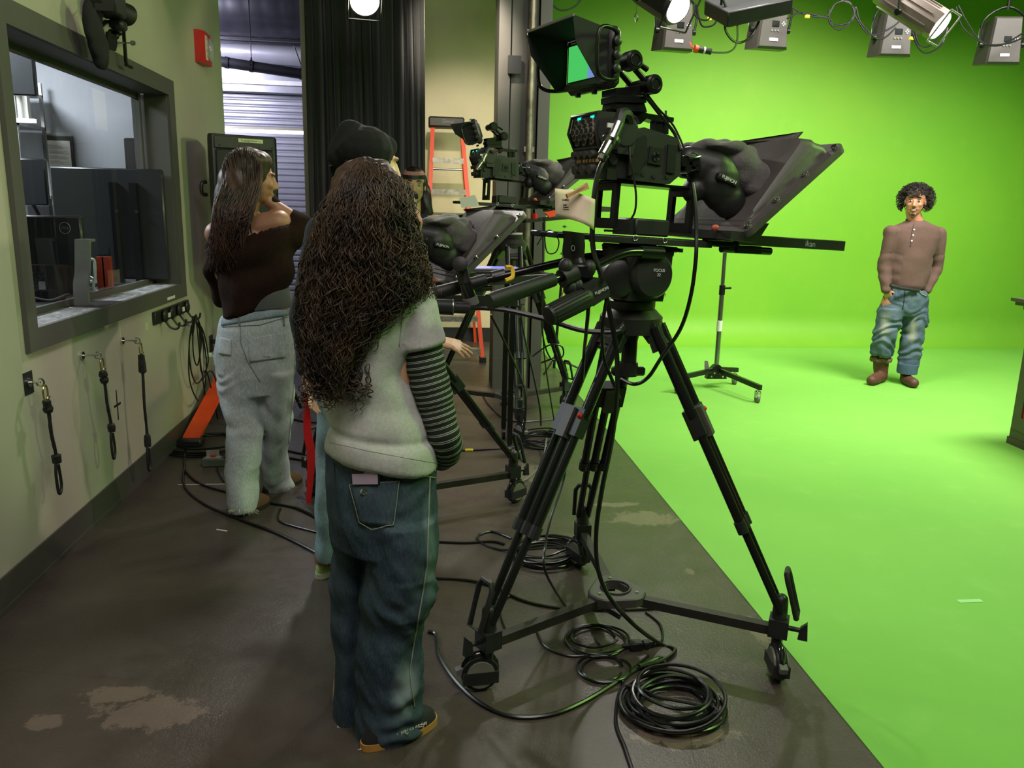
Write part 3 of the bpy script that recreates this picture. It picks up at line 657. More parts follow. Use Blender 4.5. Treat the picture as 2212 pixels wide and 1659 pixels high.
o = blob('camera_bag', m, mat('black_cloth', (.1, .1, .1), .9, var=.2, bump=.2), vox=.008, disp=lambda p, n: p + n * .008 * noise.noise(p * 18)); tag(o, 'limp black cloth bag hanging from the clamp above the window', 'bag')
a, b = WL(190, 20, WX + .03), WL(196, 45, WX + .09); tag(MB().tube([WL(186, 0, WX + .03), a, b], .004).cyl(a - Vector((0, 0, .02)), a + Vector((0, 0, .03)), .012).build('green_cord', mat('green_cord', (.1, .35, .2), .5)), 'thin green cord holding the black cloth bag', 'cord')
# orange cable ramp / closed stand leaning in the corner, power strip
a = WL(404, 955, WX + .06); b = P(498, 790, 5.6)
t = thing('orange_stand', (a.x, a.y, 0), 'bright orange padded bar leaning on the floor beside the left wall', 'bar')
A_ = Vector((.02, .0, .03)); B_ = b - Vector((a.x, a.y, 0)); d = (B_ - A_); u = Vector((.05, 0, 0)); 
MB().prism([A_ - u, A_ + u, B_ + u, B_ - u], (0, .03, .03)).prism([A_ - u * .2 - Vector((0, .01, 0)), A_ + u * .1 - Vector((0, .01, 0)), B_ + u * .1 - Vector((0, .01, 0)), B_ - u * .2 - Vector((0, .01, 0))], (0, .01, .0)).build('padded_bar', mat('fluorescent_orange', (.95, .3, .12), .45, emit=None), t, smooth=False)
MB().box(A_ - Vector((.08, .03, .03)), A_ + Vector((.07, .06, .02)), bev=.01).build('end_cap', BLK, t)
c = FL(462, 1005, .0); t = thing('power_strip', (c.x + .1, c.y, 0), 'grey power strip on the floor left of the light jeans', 'power strip', rot=(0, 0, .05))
MB().box((-.16, -.03, 0), (.2, .03, .045), bev=.005).build('housing', mat('dark_grey_case', (.36, .37, .36), .5), t)
MB().box((-.14, -.02, .045), (-.06, .02, .052)).box((-.14, .018, .052), (-.07, .021, .085)).build('clear_cover', mat('clear_plastic', (.85, .8, .8), .2, trans=.5), t, smooth=False)
MB().box((-.115, -.01, .052), (-.085, .01, .058)).build('red_switch', RED, t); MB().box((-.04, -.02, .045), (.03, .02, .055)).build('socket', BLK, t)
# ================================================================ camera rigs
def rig_matrix(O_, yaw, tilt):
    y, t = math.radians(yaw), math.radians(tilt)
    X = Vector((math.cos(y) * math.cos(t), math.sin(y) * math.cos(t), -math.sin(t))); Y = Vector((-math.sin(y), math.cos(y), 0)); Z = X.cross(Y)
    m = Matrix((X, Y, Z)).transposed().to_4x4(); m.translation = Vector(O_); return m
RIG = rig_matrix((.66, 2.40, 1.33), 19, 2.3); RIGI = RIG.inverted(); RY = RIG.to_3x3().col[1].copy()
def rp(px, py, y=-.08):                                    # rig coordinates (forward, left, up) of a sight line at offset y
    d = ray(px, py); t = ((RIG.translation - CAM).dot(RY) + y) / d.dot(RY); return RIGI @ (CAM + d * t)
def pp(m, poly, y0, y1): p = [rp(a, b, y0) for a, b in poly]; return m.prism(p, (0, y1 - y0, 0))
CLO = mat('black_hood_cloth', (.33, .31, .31), .9, var=.15, vscale=60, bump=.25, bscale=150, sheen=.2)
FLO = mat('worn_black_moulding', (.3, .28, .27), .5, var=.25, vscale=7, bump=.08, bscale=40)
SATB = mat('satin_black_body', (.17, .175, .165), .42, var=.12, bump=.05, bscale=200)
def rot_root(root, M4): root.matrix_basis = M4
def studio_camera(Mx, label, group=None, scr=True, vf_pose=None):
    t = thing('studio_camera', (0, 0, 0), label, 'camera', group); t.matrix_basis = Mx
    m = MB(); pp(m, [(1362, 282), (1392, 275), (1463, 298), (1471, 312), (1470, 378), (1446, 398), (1362, 388)], -.085, .08)
    m.build('body', SATB, t, smooth=False)
    m = MB(); pp(m, [(1380, 300), (1392, 292), (1398, 297), (1396, 345), (1380, 372), (1358, 380), (1362, 300)], -.093, -.08); pp(m, [(1405, 316), (1433, 322), (1429, 358), (1400, 352)], -.09, -.08); pp(m, [(1444, 312), (1462, 315), (1458, 375), (1440, 372)], -.09, -.08); m.build('side_panel', mat('side_panel_green_black', (.14, .15, .135), .35), t, smooth=False)
    c = rp(1417, 338, -.09)
    m = MB()
    for r in (.012, .0075): m.tube([c + Vector((r * math.cos(i * .4), -.002, r * math.sin(i * .4))) for i in range(16)], .0012, 6, closed=True)
    m.cyl(c, c - Vector((0, .004, 0)), .003); m.build('side_dial', BLM, t)
    for k, (a, b) in enumerate(((1388, 376), (1412, 381), (1440, 382), (1367, 384))): q = rp(a, b, -.085); MB().cyl(q, q - Vector((0, .003, 0)), .006).build('screw', RUB, t)
    # rear module with the control panel
    m = MB(); pp(m, [(1297, 240), (1340, 243), (1356, 252), (1362, 268), (1362, 386), (1301, 384), (1302, 318), (1291, 285)], -.075, .085); m.build('rear_module', SATB, t, smooth=False)
    a, b = rp(1345, 262, -.075), rp(1340, 318, -.075); m = MB(); m.lathe(a - Vector((0, .0, .03)), (0, -1, 0), [(0, .045), (.018, .045), (.026, .038)], 28); m.prism([a + Vector((-.035, 0, -.03)), a + Vector((.04, 0, -.03)), b + Vector((.03, 0, -.02)), b + Vector((-.02, 0, -.02))], (0, -.022, 0)); m.build('side_cover', SATB, t)
    q = rp(1322, 345, -.075); MB().cyl(q, q - Vector((0, .01, 0)), .014).box(q + Vector((-.015, -.004, -.055)), q + Vector((.02, 0, -.025))).build('side_port', RUB, t)
    # panel frame on the back, in the plane x = xb
    pt, pb_ = rp(1299, 243, -.075), rp(1291, 284, -.075); ps = rp(1301, 318, -.075); pe = rp(1301, 384, -.075)
    def bk(u, v):                                            # u across (0 near side..1 far side), v down
        y = -.066 + .14 * u
        segs = [(0, pt), (.32, pb_), (.56, ps), (1, pe)]
        for (v0, a), (v1, b) in zip(segs, segs[1:]):
            if v <= v1: f = (v - v0) / (v1 - v0); p = a.lerp(b, f); return Vector((p.x - .001, y, p.z))
        return Vector((pe.x, y, pe.z))
    fr = [bk(-.04, .0), bk(1.04, .0), bk(1.06, .3), bk(1.0, .56), bk(0, .56), bk(-.06, .3)]
    MB().tube([p + Vector((-.004, 0, 0)) for p in fr], .006, 8, closed=True).build('panel_bumper', BLK, t)
    for u in (.22, .75): q = bk(u, .05); MB().box(q + Vector((-.003, -.009, -.003)), q + Vector((.001, .009, .003))).build('status_lamp', mat('teal_led', (.1, .9, .8), .3, var=0, emit=(.1, 1, .85), estr=2.5), t, smooth=False)
    q = bk(.97, .18); MB().tube([bk(.99, .05) + Vector((-.004, 0, 0)), bk(1.0, .3) + Vector((-.004, 0, 0))], .002).build('steel_strip', CHR, t)
    kb = MB(); kc = MB()
    for row, (v, n) in enumerate(((.13, 3), (.21, 4), (.29, 5), (.37, 4), (.45, 3))):
        for i in range(n): q = bk((i + .7) / (n + .4), v); kc.cyl(q, q + Vector((-.006, 0, 0)), .0105, n=12); kb.cyl(q + Vector((-.005, 0, 0)), q + Vector((-.0075, 0, 0)), .008, n=10)
    kc.build('connector_rings', mat('bright_connector_rim', (.62, .58, .54), .4, .35), t)['kind'] = 'stuff'
    kb.build('connector_plugs', BLM, t)['kind'] = 'stuff'
    for row, (v, n) in enumerate(((.64, 4), (.86, 3))):
        for i in range(n): q = bk((i + .6) / (n + .2), v); MB().cyl(q, q + Vector((-.022, 0, -.004)), .011 + .003 * row, n=14).build('control_knob', GRY if False else mat('dark_knob', (.24, .23, .22), .5), t)
    q = bk(.5, .75); m = MB()
    for i in range(7): q = bk(.08 + i * .13, .745); m.box(q + Vector((-.006, -.004, -.004)), q + Vector((0, .004, .005)))
    m.build('switch_row', mat('amber_white_marks', (.75, .6, .4), .4), t, smooth=False)['kind'] = 'stuff'
    # steel fibre connector
    a, b, c2, d = rp(1336, 268, -.12), rp(1322, 300, -.13), rp(1308, 325, -.14), rp(1300, 345, -.14)
    MB().cyl(a, b, .0175).lathe(b, c2 - b, [(0, .016), (.0, .0265), (.012, .0265), (.012, .0165), (.06, .015)], 20).cyl(c2, d, .0135).build('steel_connector', mat('brushed_connector', (.72, .72, .7), .22, 1, var=.1), t)
    MB().cyl(c2.lerp(d, .1), c2.lerp(d, .6), .0145).build('white_collar', LBL, t)
    q = rp(1322, 272, -.125); MB().box(q + Vector((-.014, -.002, -.005)), q + Vector((.012, .004, .007))).build('label_tag', LBL, t, smooth=False)
    MB().tube(smooth_path([a + Vector((-.0, .0, 0)), a + Vector((.012, .01, .028)), a + Vector((.04, .02, .03)), a + Vector((.06, .04, .0))], 4), .016).build('connector_boot', RUB, t)
    # top handle
    m = MB(); pp(m, [(1365, 246), (1384, 238), (1400, 245), (1456, 254), (1455, 264), (1420, 263), (1397, 256), (1384, 268), (1376, 252)], -.025, .02)
    for px in (1419, 1436): pp(m, [(px, 258), (px + 9, 258), (px + 8, 290), (px - 1, 290)], -.02, .015)
    m.build('top_handle', BLM, t, smooth=False)
    for px in (1426, 1438): a, b = rp(px, 255, -.01), rp(px, 239, -.01); MB().cyl(a, b, .0035).cyl(a, a.lerp(b, .3), .008).build('bolt', CHR, t)
    # lens with servo grip
    ax = Vector((1, 0, -.02)); c0 = Vector((.03, 0, .288))
    MB().lathe(c0, ax, [(0, .045), (.02, .045), (.02, .033), (.05, .033), (.05, .04), (.1, .042), (.1, .05), (.2, .052), (.2, .056), (.28, .06)], 36).build('lens_barrel', BLK, t)
    g = MB(); g.ell((.175, -.045, .265), (.065, .05, .06)).ell((.215, -.075, .225), (.07, .045, .085)).ell((.25, -.08, .175), (.06, .04, .055)).cap((.12, -.03, .29), (.2, -.06, .27), .04, .05).ell((.14, -.04, .2), (.03, .04, .04))
    gm_ = blob('servo_grip', g, mat('servo_plastic', (.1, .1, .1), .5, var=.1), t, vox=.006, it=5)
    ta = rp(1584, 391, -.13); text('grip_text', 'FUJINON', .0145, (ta.x - .012, -.1255, ta.z + .003), Vector((1, 0, -.28)), (0, 0, 1), LBL, gm_)
    MB().box((ta.x - .05, -.1235, ta.z - .009), (ta.x + .028, -.09, ta.z + .013), rot=(0, .27, 0), bev=.004).build('name_plate', RUB, gm_)
    c = rp(1493, 350, -.07); MB().tube([c + Vector((.022 * math.cos(i * .35), -.01, .026 * math.sin(i * .35))) for i in range(18)], .002, 6, closed=True).build('thin_cable_loop', CAB, t)
    for dx, dz, r in ((-.03, 0, .016), (-.015, -.022, .012), (.01, .0, .014), (.02, -.015, .01)): MB().cyl(c + Vector((dx, .03, dz)), c + Vector((dx + .0, -.012, dz)), r, n=14).build('lens_connector', BLM, t)
    MB().tube([c + Vector((-.03, -.01, .018)), c + Vector((.0, -.02, .012)), c + Vector((.025, -.01, .018))], .003).build('lens_lever', CHR, t)
    # viewfinder arm
    arm = MB(); pp(arm, [(1330, 206), (1395, 208), (1397, 222), (1330, 220)], -.05, .03); pp(arm, [(1332, 220), (1392, 222), (1398, 242), (1372, 240), (1330, 236)], -.045, .03)
    pp(arm, [(1310, 236), (1332, 233), (1334, 246), (1310, 246)], -.03, .03)
    arm.build('arm_base', BLM, t, smooth=False)
    ra, rb = rp(1352, 135, -.03), rp(1395, 186, -.03)
    for y in (-.045, .03):
        MB().cyl(Vector((ra.x, y, ra.z)), Vector((rb.x, y, rb.z)), .009, n=10).build('arm_link', BLM, t)
    MB().cyl(ra + Vector((.03, 0, .01)), rb + Vector((.0, 0, .045)), .008, n=10).build('arm_link', BLM, t)
    for q in (ra, rb): MB().lathe(Vector((q.x, .05, q.z)), (0, -1, 0), [(0, .02), (.09, .02), (.09, .027), (.125, .027), (.13, .022)], 26).tube([Vector((q.x + .016 * math.cos(i * .4), -.081, q.z + .016 * math.sin(i * .4))) for i in range(16)], .0012, 6, closed=True).build('pivot_knob', BLM, t)
    m = MB(); pp(m, [(1330, 190), (1395, 185), (1395, 207), (1330, 205)], -.04, .035); m.build('pivot_block', BLM, t, smooth=False)
    vf = viewfinder(t, scr)
    return t, vf
def viewfinder(t, scr=True):
    # a screen with a folding hood: local frame a = out of the screen, b = across, c = up
    if True:
        # corners of the hood mouth, from the sight lines
        wp = lambda px, py, y: rp(px, py, y)
        m0 = wp(1248, 45, -.06)                              # near top corner of the mouth
        c = Vector((-.265, -.0, .525))
    T = Matrix.Rotation(math.radians(-3), 4, 'Y') @ Matrix.Rotation(math.radians(VFY), 4, 'Z')
    T = Matrix.Translation(VFC) @ T
    def m_(): m = MB(); m.T = T; return m
    W2, H2 = .105, .068
    vb = m_().box((-.0, -W2 - .012, -H2 - .012), (.042, W2 + .012, H2 + .012), bev=.014).box((.034, -W2 + .03, -H2 + .02), (.05, W2 - .03, H2 - .02), bev=.008).build('viewfinder', SATB, t)
    m = m_(); s = .0025
    D, DT = -.105, -.125
    def wall(pts, th): m.prism(pts, th)
    wall([(0, -W2, H2), (0, W2, H2), (DT, W2 + .015, H2 + .018), (DT, -W2 - .015, H2 + .018)], (0, 0, s))
    wall([(0, -W2, -H2), (0, W2, -H2), (-.035, W2 + .004, -H2 - .004), (-.035, -W2 - .004, -H2 - .004)], (0, 0, -s))
    for sgn in (-1, 1):
        wall([(0, sgn * W2, H2), (DT, sgn * (W2 + .015), H2 + .018), (DT, sgn * (W2 + .015), H2 + .005), (D - .01, sgn * (W2 + .013), H2 - .045), (-.035, sgn * (W2 + .004), -H2), (0, sgn * W2, -H2)], (0, sgn * s, 0))
    m.build('hood', mat('matte_black_hood', (.06, .06, .06), .8, var=0), vb, smooth=False)
    m = m_()
    m.box((DT - .003, -W2 - .018, H2 + .016), (DT + .003, W2 + .018, H2 + .022)).build('hood_edge', mat('grey_hood_edge', (.45, .43, .42), .5), vb)
    m_().prism([(-.012, -W2, -H2), (-.012, W2, -H2), (0, W2, -H2 + .02), (0, -W2, -H2 + .02)], (0, 0, -.003)).build('bezel', FLO, vb, smooth=False)
    sc = mat('camera_screen', (.2, .8, .3), .3, var=0); nt, N, L, B = nodes(sc)
    if not sc.get('done'):
        sc['done'] = 1; B.inputs['Base Color'].default_value = (.01, .01, .01, 1); B.inputs['Emission Color'].default_value = (*lin((.32, .86, .42)), 1); B.inputs['Emission Strength'].default_value = .8
    scb = mat('screen_blue', (.03, .03, .03), .3, var=0, emit=(.5, .62, .9), estr=.8)
    m_().box((-.002, -W2 + .006, -H2 + .02), (-.001, W2 - .006, H2 - .004)).build('screen', mat('screen_black', (.02, .02, .03), .2, var=0), vb, smooth=False)
    m_().box((-.003, -W2 + .008, -H2 + .022), (-.002, W2 - .012, H2 - .016)).build('screen_picture', sc, vb, smooth=False)
    m = m_(); m.prism([(-.0035, -W2 + .03, -H2 + .022), (-.0035, -W2 + .095, -H2 + .022), (-.0035, -W2 + .09, -H2 + .055), (-.0035, -W2 + .075, -H2 + .072), (-.0035, -W2 + .05, -H2 + .07), (-.0035, -W2 + .035, -H2 + .05)], (.0005, 0, 0)); m.build('screen_figure', scb, vb, smooth=False)
    tx = text('screen_text', 'Camera 3', .008, (0, 0, 0), (1, 0, 0), (0, 1, 0), LBL, vb); tx.data.transform(T @ Matrix.Translation((-.004, W2 - .04, H2 - .009)) @ Matrix(((0, 0, -1, 0), (-1, 0, 0, 0), (0, 1, 0, 0), (0, 0, 0, 1))))
    for sgn in (-1, 1):
        y = sgn * (W2 + .014)
        m_().tube(smooth_path([(.02, y, H2 - .01), (-.01, y + sgn * .016, H2 - .003), (-.05, y + sgn * .03, H2 - .006), (-.068, y + sgn * .036, H2 - .03), (-.068, y + sgn * .036, -H2 + .03), (-.05, y + sgn * .03, -H2 + .006), (-.01, y + sgn * .016, -H2 + .003), (.02, y, -H2 + .01)], 5), .0055, 10).build('grab_handle', BLM, vb)
    for k, z in enumerate((.035, .0, -.035)): m_().lathe((.012, -W2 - .01, z), (0, -1, 0), [(0, .007), (.006, .007), (.006, .012), (.02, .012), (.022, .009)], 18).build('side_knob', BLK, vb)
    for y in (-.045, .04): m_().cyl((-.0, y, -H2 - .012), (.0, y, -H2 - .024), .008).build('foot_stud', BLK, vb)
    m_().ell((.01, -.03, H2 + .014), (.015, .02, .006)).build('tally_dome', LBL, vb)
    return vb
VFC = Vector((-.232, .02, .53)); VFY = 3
def teleprompter(Mx, label, group=None, logo=True):
    t = thing('teleprompter', (0, 0, 0), label, 'teleprompter', group); t.matrix_basis = Mx
    # riser between rail plate and camera
    for x in (-.14, .131):
        m = MB()
        for y0, y1, z0, z1 in ((-.06, -.036, .07, .2), (.036, .06, .07, .2), (-.036, .036, .18, .2), (-.036, .036, .07, .1)): m.box((x - .007, y0, z0), (x + .007, y1, z1))
        m.build('riser_leg', BLM, t, smooth=False)
    MB().box((-.155, -.06, .2), (.145, .06, .209), bev=.003).build('riser_plate', BLM, t)
    m = MB(); m.box((-.12, -.05, .209), (.03, .05, .219)); m.build('quick_plate', RUB, t, smooth=False)
    MB().box((-.345, -.085, .035), (.31, -.02, .052), bev=.004).box((-.345, .02, .035), (.31, .085, .052), bev=.004).box((-.2, -.03, .038), (.31, .03, .048)).build('rail_plate', BLM, t)
    MB().box((-.24, -.088, .03), (.2, -.082, .05), bev=.002).build('rail_edge', SATB, t)
    for px, py in ((1373, 514), (1437, 519)): q = rp(px, py, -.09); MB().tube([(q.x + .008 * math.cos(i * .4), -.089, q.z + .008 * math.sin(i * .4)) for i in range(16)], .0014, 6, closed=True).build('lock_ring', ALU, t)
    MB().box((-.07, -.06, .055), (.055, .05, .105), bev=.005).box((-.085, -.05, .055), (-.07, .04, .1)).build('battery_box', SATB, t)
    b = MB().box((.3, -.09, .045), (.76, -.062, .078), bev=.002).box((.3, .062, .045), (.76, .09, .078)).box((.74, -.062, .045), (.76, .062, .078)).build('slide_bar', mat('green_black_bar', (.17, .18, .16), .4), t)
    if logo:
        text('brand_text', 'ikan', .028, (.6, -.0905, .061), (1, 0, 0), (0, 0, 1), mat('pale_grey_print', (.6, .62, .6), .5), b)
    MB().cyl((.25, -.07, .03), (.45, -.07, .03), .012).box((.3, -.085, .02), (.4, -.05, .044)).build('rod_clamp', BLM, t)
    # sloping hood: inner box face, outer flange, all in the tilted plane
    f0, f1 = Vector((.212, 0, .082)), Vector((.585, 0, .39)); e = (f1 - f0).normalized(); nrm = Vector((-e.z, 0, e.x))   # toward the camera
    L = (f1 - f0).length
    def Q(u, y, d=0): return f0 + e * u + Vector((0, y, 0)) + nrm * d
    def ringR(u0, u1, w, d0, d1=None, r=.03, n=5):
        out = []; d1 = d0 if d1 is None else d1
        for cu, cy, su, sy in ((u1 - r, w - r, 1, 1), (u1 - r, -w + r, 1, -1), (u0 + r, -w + r, -1, -1), (u0 + r, w - r, -1, 1)):
            ang = [i / (n - 1) * math.pi / 2 for i in range(n)]
            if su * sy > 0: ang = ang[::-1]
            for a in ang: uu = cu + su * r * math.cos(a); out.append(Q(uu, cy + sy * r * math.sin(a), d0 + (d1 - d0) * (uu - u0) / (u1 - u0)))
        return out
    W = .215
    m = MB()
    rr = [ringR(0, L - .03, W, -.022), ringR(0, L - .03, W, 0), ringR(.026, L - .062, W - .03, .0), ringR(.03, L - .066, W - .033, .004, .02), ringR(.046, .395, .182, .004, .045), ringR(.049, .39, .179, .007, .06), ringR(.06, .362, .168, .008, .084), ringR(.068, .355, .162, .008, .084), ringR(.14, .27, .08, .02, .06)]
    m.rings(rr, cap=True); m.build('hood_frame', FLO, t, ang=30)
    for u in (.03, .155, .285, .42): MB().lathe(Q(u, -W + .014, 0), nrm, [(0, .009), (.004, .009), (.004, .007), (.01, .0105), (.013, .009)], 18).build('thumb_screw', CHR, t)
    MB().box((.17, -.2, .06), (.22, .2, .085)).prism([(.2, -.17, .06), (.28, -.17, .115), (.34, -.17, .115), (.3, -.17, .055)], (0, .34, 0)).build('monitor_tray', SATB, t, smooth=False)
    MB().ell(rp(1545, 492, -.15), (.014, .008, .01)).cyl(rp(1545, 492, -.15), rp(1552, 502, -.13), .005).build('red_lever', mat('faded_red_knob', (.68, .3, .27), .5), t)
    # sheet tucked on top
    a, b = Q(.35, .15, .08), Q(.365, -.13, .08)
    MB().prism([a, b, b + Vector((.012, -.01, .022)), a + Vector((-.02, 0, .012))], (.005, 0, 0)).build('top_flap', mat('crumpled_black_sheet', (.28, .27, .26), .6, bump=.5, bscale=25), t, smooth=False)
    # cloth between lens and mirror box
    g = MB(); c0 = Q(.2, 0, .05)
    g.cap((.17, .0, .3), c0 + Vector((-.03, -.01, .02)), .055, .095).ell(c0 + Vector((.0, -.03, .0)), (.05, .1, .095)).ell((.23, -.03, .335), (.08, .075, .022)).ell(c0 + Vector((-.04, -.085, .03)), (.06, .04, .05))
    def fold(p, n):
        a = math.atan2(p.z - .28, p.y); return p + n * (.008 * math.sin(a * 5 + p.x * 26 + 2.5 * noise.noise(p * 9)) + .009 * noise.noise(p * 16))
    cl_ = blob('cloth_hood', g, CLO, t, vox=.007, it=4, disp=fold)
    return t
def tripod(T, zb, rot, label, R=.54, group=None, ybowl=0, fr=.3, brand=True):
    t = thing('camera_tripod', T, label, 'tripod', group)
    kz = .21
    for k in range(3):
        a = math.radians(rot + 120 * k); d = Vector((math.cos(a), math.sin(a), 0)); s = Vector((-d.y, d.x, 0))
        top = d * .085 + Vector((0, 0, zb - .03)); foot = d * R + Vector((0, 0, kz + .02)); ax = (foot - top); LL = ax.length
        pt = lambda f, o=0: top + ax * f + s * o
        lg = MB()
        for o in (-.043, .043): lg.cyl(pt(0, o), pt(.31, o), .0175)
        lg.build('upper_leg', BLM, t)
        lg = MB()
        for o in (-.042, 0, .042): lg.cyl(pt(.3, o * .95), pt(.7, o * .9), .0145)
        lg.build('middle_leg', BLM, t)
        lg = MB()
        for o in (-.022, .022): lg.cyl(pt(.68, o * 1.1), pt(1.0, o * .8), .0125)
        lg.build('lower_leg', BLM, t)
        n_ = ax.normalized(); up = s.cross(n_)
        def slab(f0, f1, w, th, extra=0): c0, c1 = pt(f0), pt(f1); m = MB(); m.prism([c0 - s * w - up * th, c0 + s * w - up * th, c1 + s * w - up * th, c1 - s * w - up * th], up * (2 * th + extra)); return m
        cl = slab(.285, .375, .055, .02).build('leg_clamp', BLK, t, smooth=False)
        slab(.29, .39, .018, .03, .006).build('clamp_lever', mat('dark_grey_lever', (.3, .29, .28), .45), cl, smooth=False)
        q = pt(.31, .045); MB().ell(q - up * .02, .01).build('red_button', RED, cl)
        m = MB()
        for o in (-.04, 0, .04): m.cyl(pt(.675, o), pt(.715, o), .018)
        m.build('leg_collar', BLK, t)
        # shoulder under the bowl
        m = MB(); m.prism([top - s * .055 + Vector((0, 0, .04)) - d * .04, top + s * .055 + Vector((0, 0, .04)) - d * .04, top + s * .05 + ax * .06 + d * .01, top - s * .05 + ax * .06 + d * .01], d * -.05); m.prism([top - s * .055 + Vector((0, 0, .02)), top + s * .055 + Vector((0, 0, .02)), pt(.075, .05), pt(.075, -.05)], up * .035); m.build('shoulder', SATB, t, smooth=False)
        # foot block, rubber latch, dolly arm, caster
        m = MB(); fb = foot - Vector((0, 0, .06)); m.cap(foot + Vector((0, 0, .03)), fb, .022, .026); m.box(fb - Vector((.03, .03, .03)), fb + Vector((.03, .03, .03)), rot=(0, 0, a)); m.build('foot_block', BLK, t)
        lc = foot + d * .03 + Vector((0, 0, .06)); fm_ = [(-.028, -.07), (.028, -.07), (.033, .05), (.022, .07), (-.022, .07), (-.033, .05)]
        MB().tube([lc + s * u + Vector((0, 0, v)) - d * v * .3 for u, v in fm_], .009, 8, closed=True).build('rubber_latch', RUB, t)
        MB().cyl(fb + d * .03, fb + d * .07, .008).prism([fb + d * .06 + s * .008 + Vector((0, 0, -.03)), fb + d * .09 + s * .008 + Vector((0, 0, -.03)), fb + d * .085 + s * .008 + Vector((0, 0, .03)), fb + d * .065 + s * .008 + Vector((0, 0, .01))], -s * .016).build('lock_knob', BLK, t)
        az = .155; m = MB(); p0, p1 = d * .06 + Vector((0, 0, az)), d * (R - .03) + Vector((0, 0, az)); m.prism([p0 + s * .016 + Vector((0, 0, .015)), p0 - s * .016 + Vector((0, 0, .015)), p0 - s * .016 - Vector((0, 0, .015)), p0 + s * .016 - Vector((0, 0, .015))], p1 - p0); m.build('dolly_arm', mat('worn_dark_steel', (.2, .185, .17), .5, .3, var=.3, vscale=15), t, smooth=False)
        cz = d * R; m = MB(); m.cyl(cz + Vector((0, 0, .05)), cz + Vector((0, 0, .15)), .018)
        wa = math.radians(20 + 75 * k + rot); wd = Vector((math.cos(wa), math.sin(wa), 0)); ws = Vector((-wd.y, wd.x, 0)); wc = cz + wd * .025 + Vector((0, 0, .0595))
        cs = MB(); cs.lathe(wc - ws * .016, ws, [(0, .03), (.0, .056), (.006, .059), (.026, .059), (.032, .056), (.032, .03)], 28); w_ = cs.build('caster_wheel', RUB, t)
        MB().lathe(wc - ws * .023, ws, [(0, .02), (.0, .044), (.046, .044), (.046, .02)], 24).build('hub', mat('grey_hub_ring', (.45, .45, .4), .4), w_)
        MB().prism([wc - wd * .055 - ws * .026 + Vector((0, 0, .01)), wc + wd * .055 - ws * .026 + Vector((0, 0, .01)), wc + wd * .055 - ws * .026 - Vector((0, 0, .028)), wc - wd * .055 - ws * .026 - Vector((0, 0, .028))], ws * .052).build('wheel_guard', BLK, w_, smooth=False)
        m.ell(wc + Vector((0, 0, .012)), (.061, .0205, .061), (0, 0, wa)); m.build('caster_fork', mat('glossy_black_cover', (.1, .1, .1), .15, coat=.4), t)
        MB().box(wc + wd * .062 - Vector((.012, .012, .0)), wc + wd * .062 + Vector((.012, .012, .02)), rot=(0, .3, wa)).build('brake_tab', GRY, w_, smooth=False)
    # spreader plate with a ring
    m = MB(); hx = []
    for k in range(3):
        a = math.radians(rot + 120 * k)
        for da in (-28, -12, 12, 28): b = a + math.radians(da); hx.append(Vector((math.cos(b), math.sin(b), 0)) * (.105 if abs(da) < 20 else .098))
    ci = [Vector((math.cos(math.atan2(h.y, h.x)), math.sin(math.atan2(h.y, h.x)), 0)) * .045 for h in hx]; n = len(hx); vs = []
    for z, src in ((.15, hx), (.178, [h * 1.0 for h in hx]), (.182, [h * .95 for h in hx]), (.182, ci), (.155, ci)): vs += [h + Vector((0, 0, z)) for h in src]
    fs = [(k * n + i, k * n + (i + 1) % n, ((k + 1) % 5) * n + (i + 1) % n, ((k + 1) % 5) * n + i) for k in range(5) for i in range(n)]
    m.add(vs, fs); sp = m.build('spreader_hub', mat('worn_hub_grey', (.28, .265, .245), .5, var=.2), t, ang=25)
    m = MB(); m.tube([Vector((.05 * math.cos(i * .26), .05 * math.sin(i * .26), .185)) for i in range(24)], .004, 6, closed=True); m.build('hub_ring', BLK, sp)
    for k in range(3): a = math.radians(rot + 120 * k); MB().cyl(Vector((math.cos(a) * .075, math.sin(a) * .075, .18)), Vector((math.cos(a) * .075, math.sin(a) * .075, .186)), .006).build('hub_screw', CHR, sp)
    MB().prism([Vector((math.cos(math.radians(rot + 60 + 120 * k)) * .07, math.sin(math.radians(rot + 60 + 120 * k)) * .07, .1)) for k in range(3)], (0, 0, .02)).build('lower_plate', BLK, t, smooth=False)
    # bowl, levelling column and fluid head
    MB().lathe((0, 0, zb - .055), (0, 0, 1), [(0, .07), (.0, .095), (.05, .1), (.06, .09), (.075, .075)], 32).build('bowl', SATB, t)
    MB().cyl((0, 0, zb - .16), (0, 0, zb - .05), .025).lathe((0, 0, zb - .2), (0, 0, 1), [(0, .03), (.025, .032), (.045, .03)], 20).box((-.055, -.014, zb - .2), (.055, .014, zb - .17), bev=.006).build('tie_down_knob', BLK, t)
    MB().lathe((0, 0, zb + .01), (0, 0, 1), [(0, .068), (.015, .074), (.035, .074), (.04, .068)], 32).build('head_base', BLK, t)
    MB().lathe((0, 0, zb + .052), (0, 0, 1), [(0, .07), (.012, .07)], 40).build('degree_scale', mat('silver_scale_ring', (.85, .85, .78), .4, .1), t)
    m = MB()
    for i in range(40): a = i * math.pi / 20; q = Vector((math.cos(a) * .0705, math.sin(a) * .0705, zb + .053)); m.box(q - Vector((.0006, .0006, 0)), q + Vector((.0006, .0006, .007)))
    m.build('scale_marks', INK, t, smooth=False)['kind'] = 'stuff'
    return t
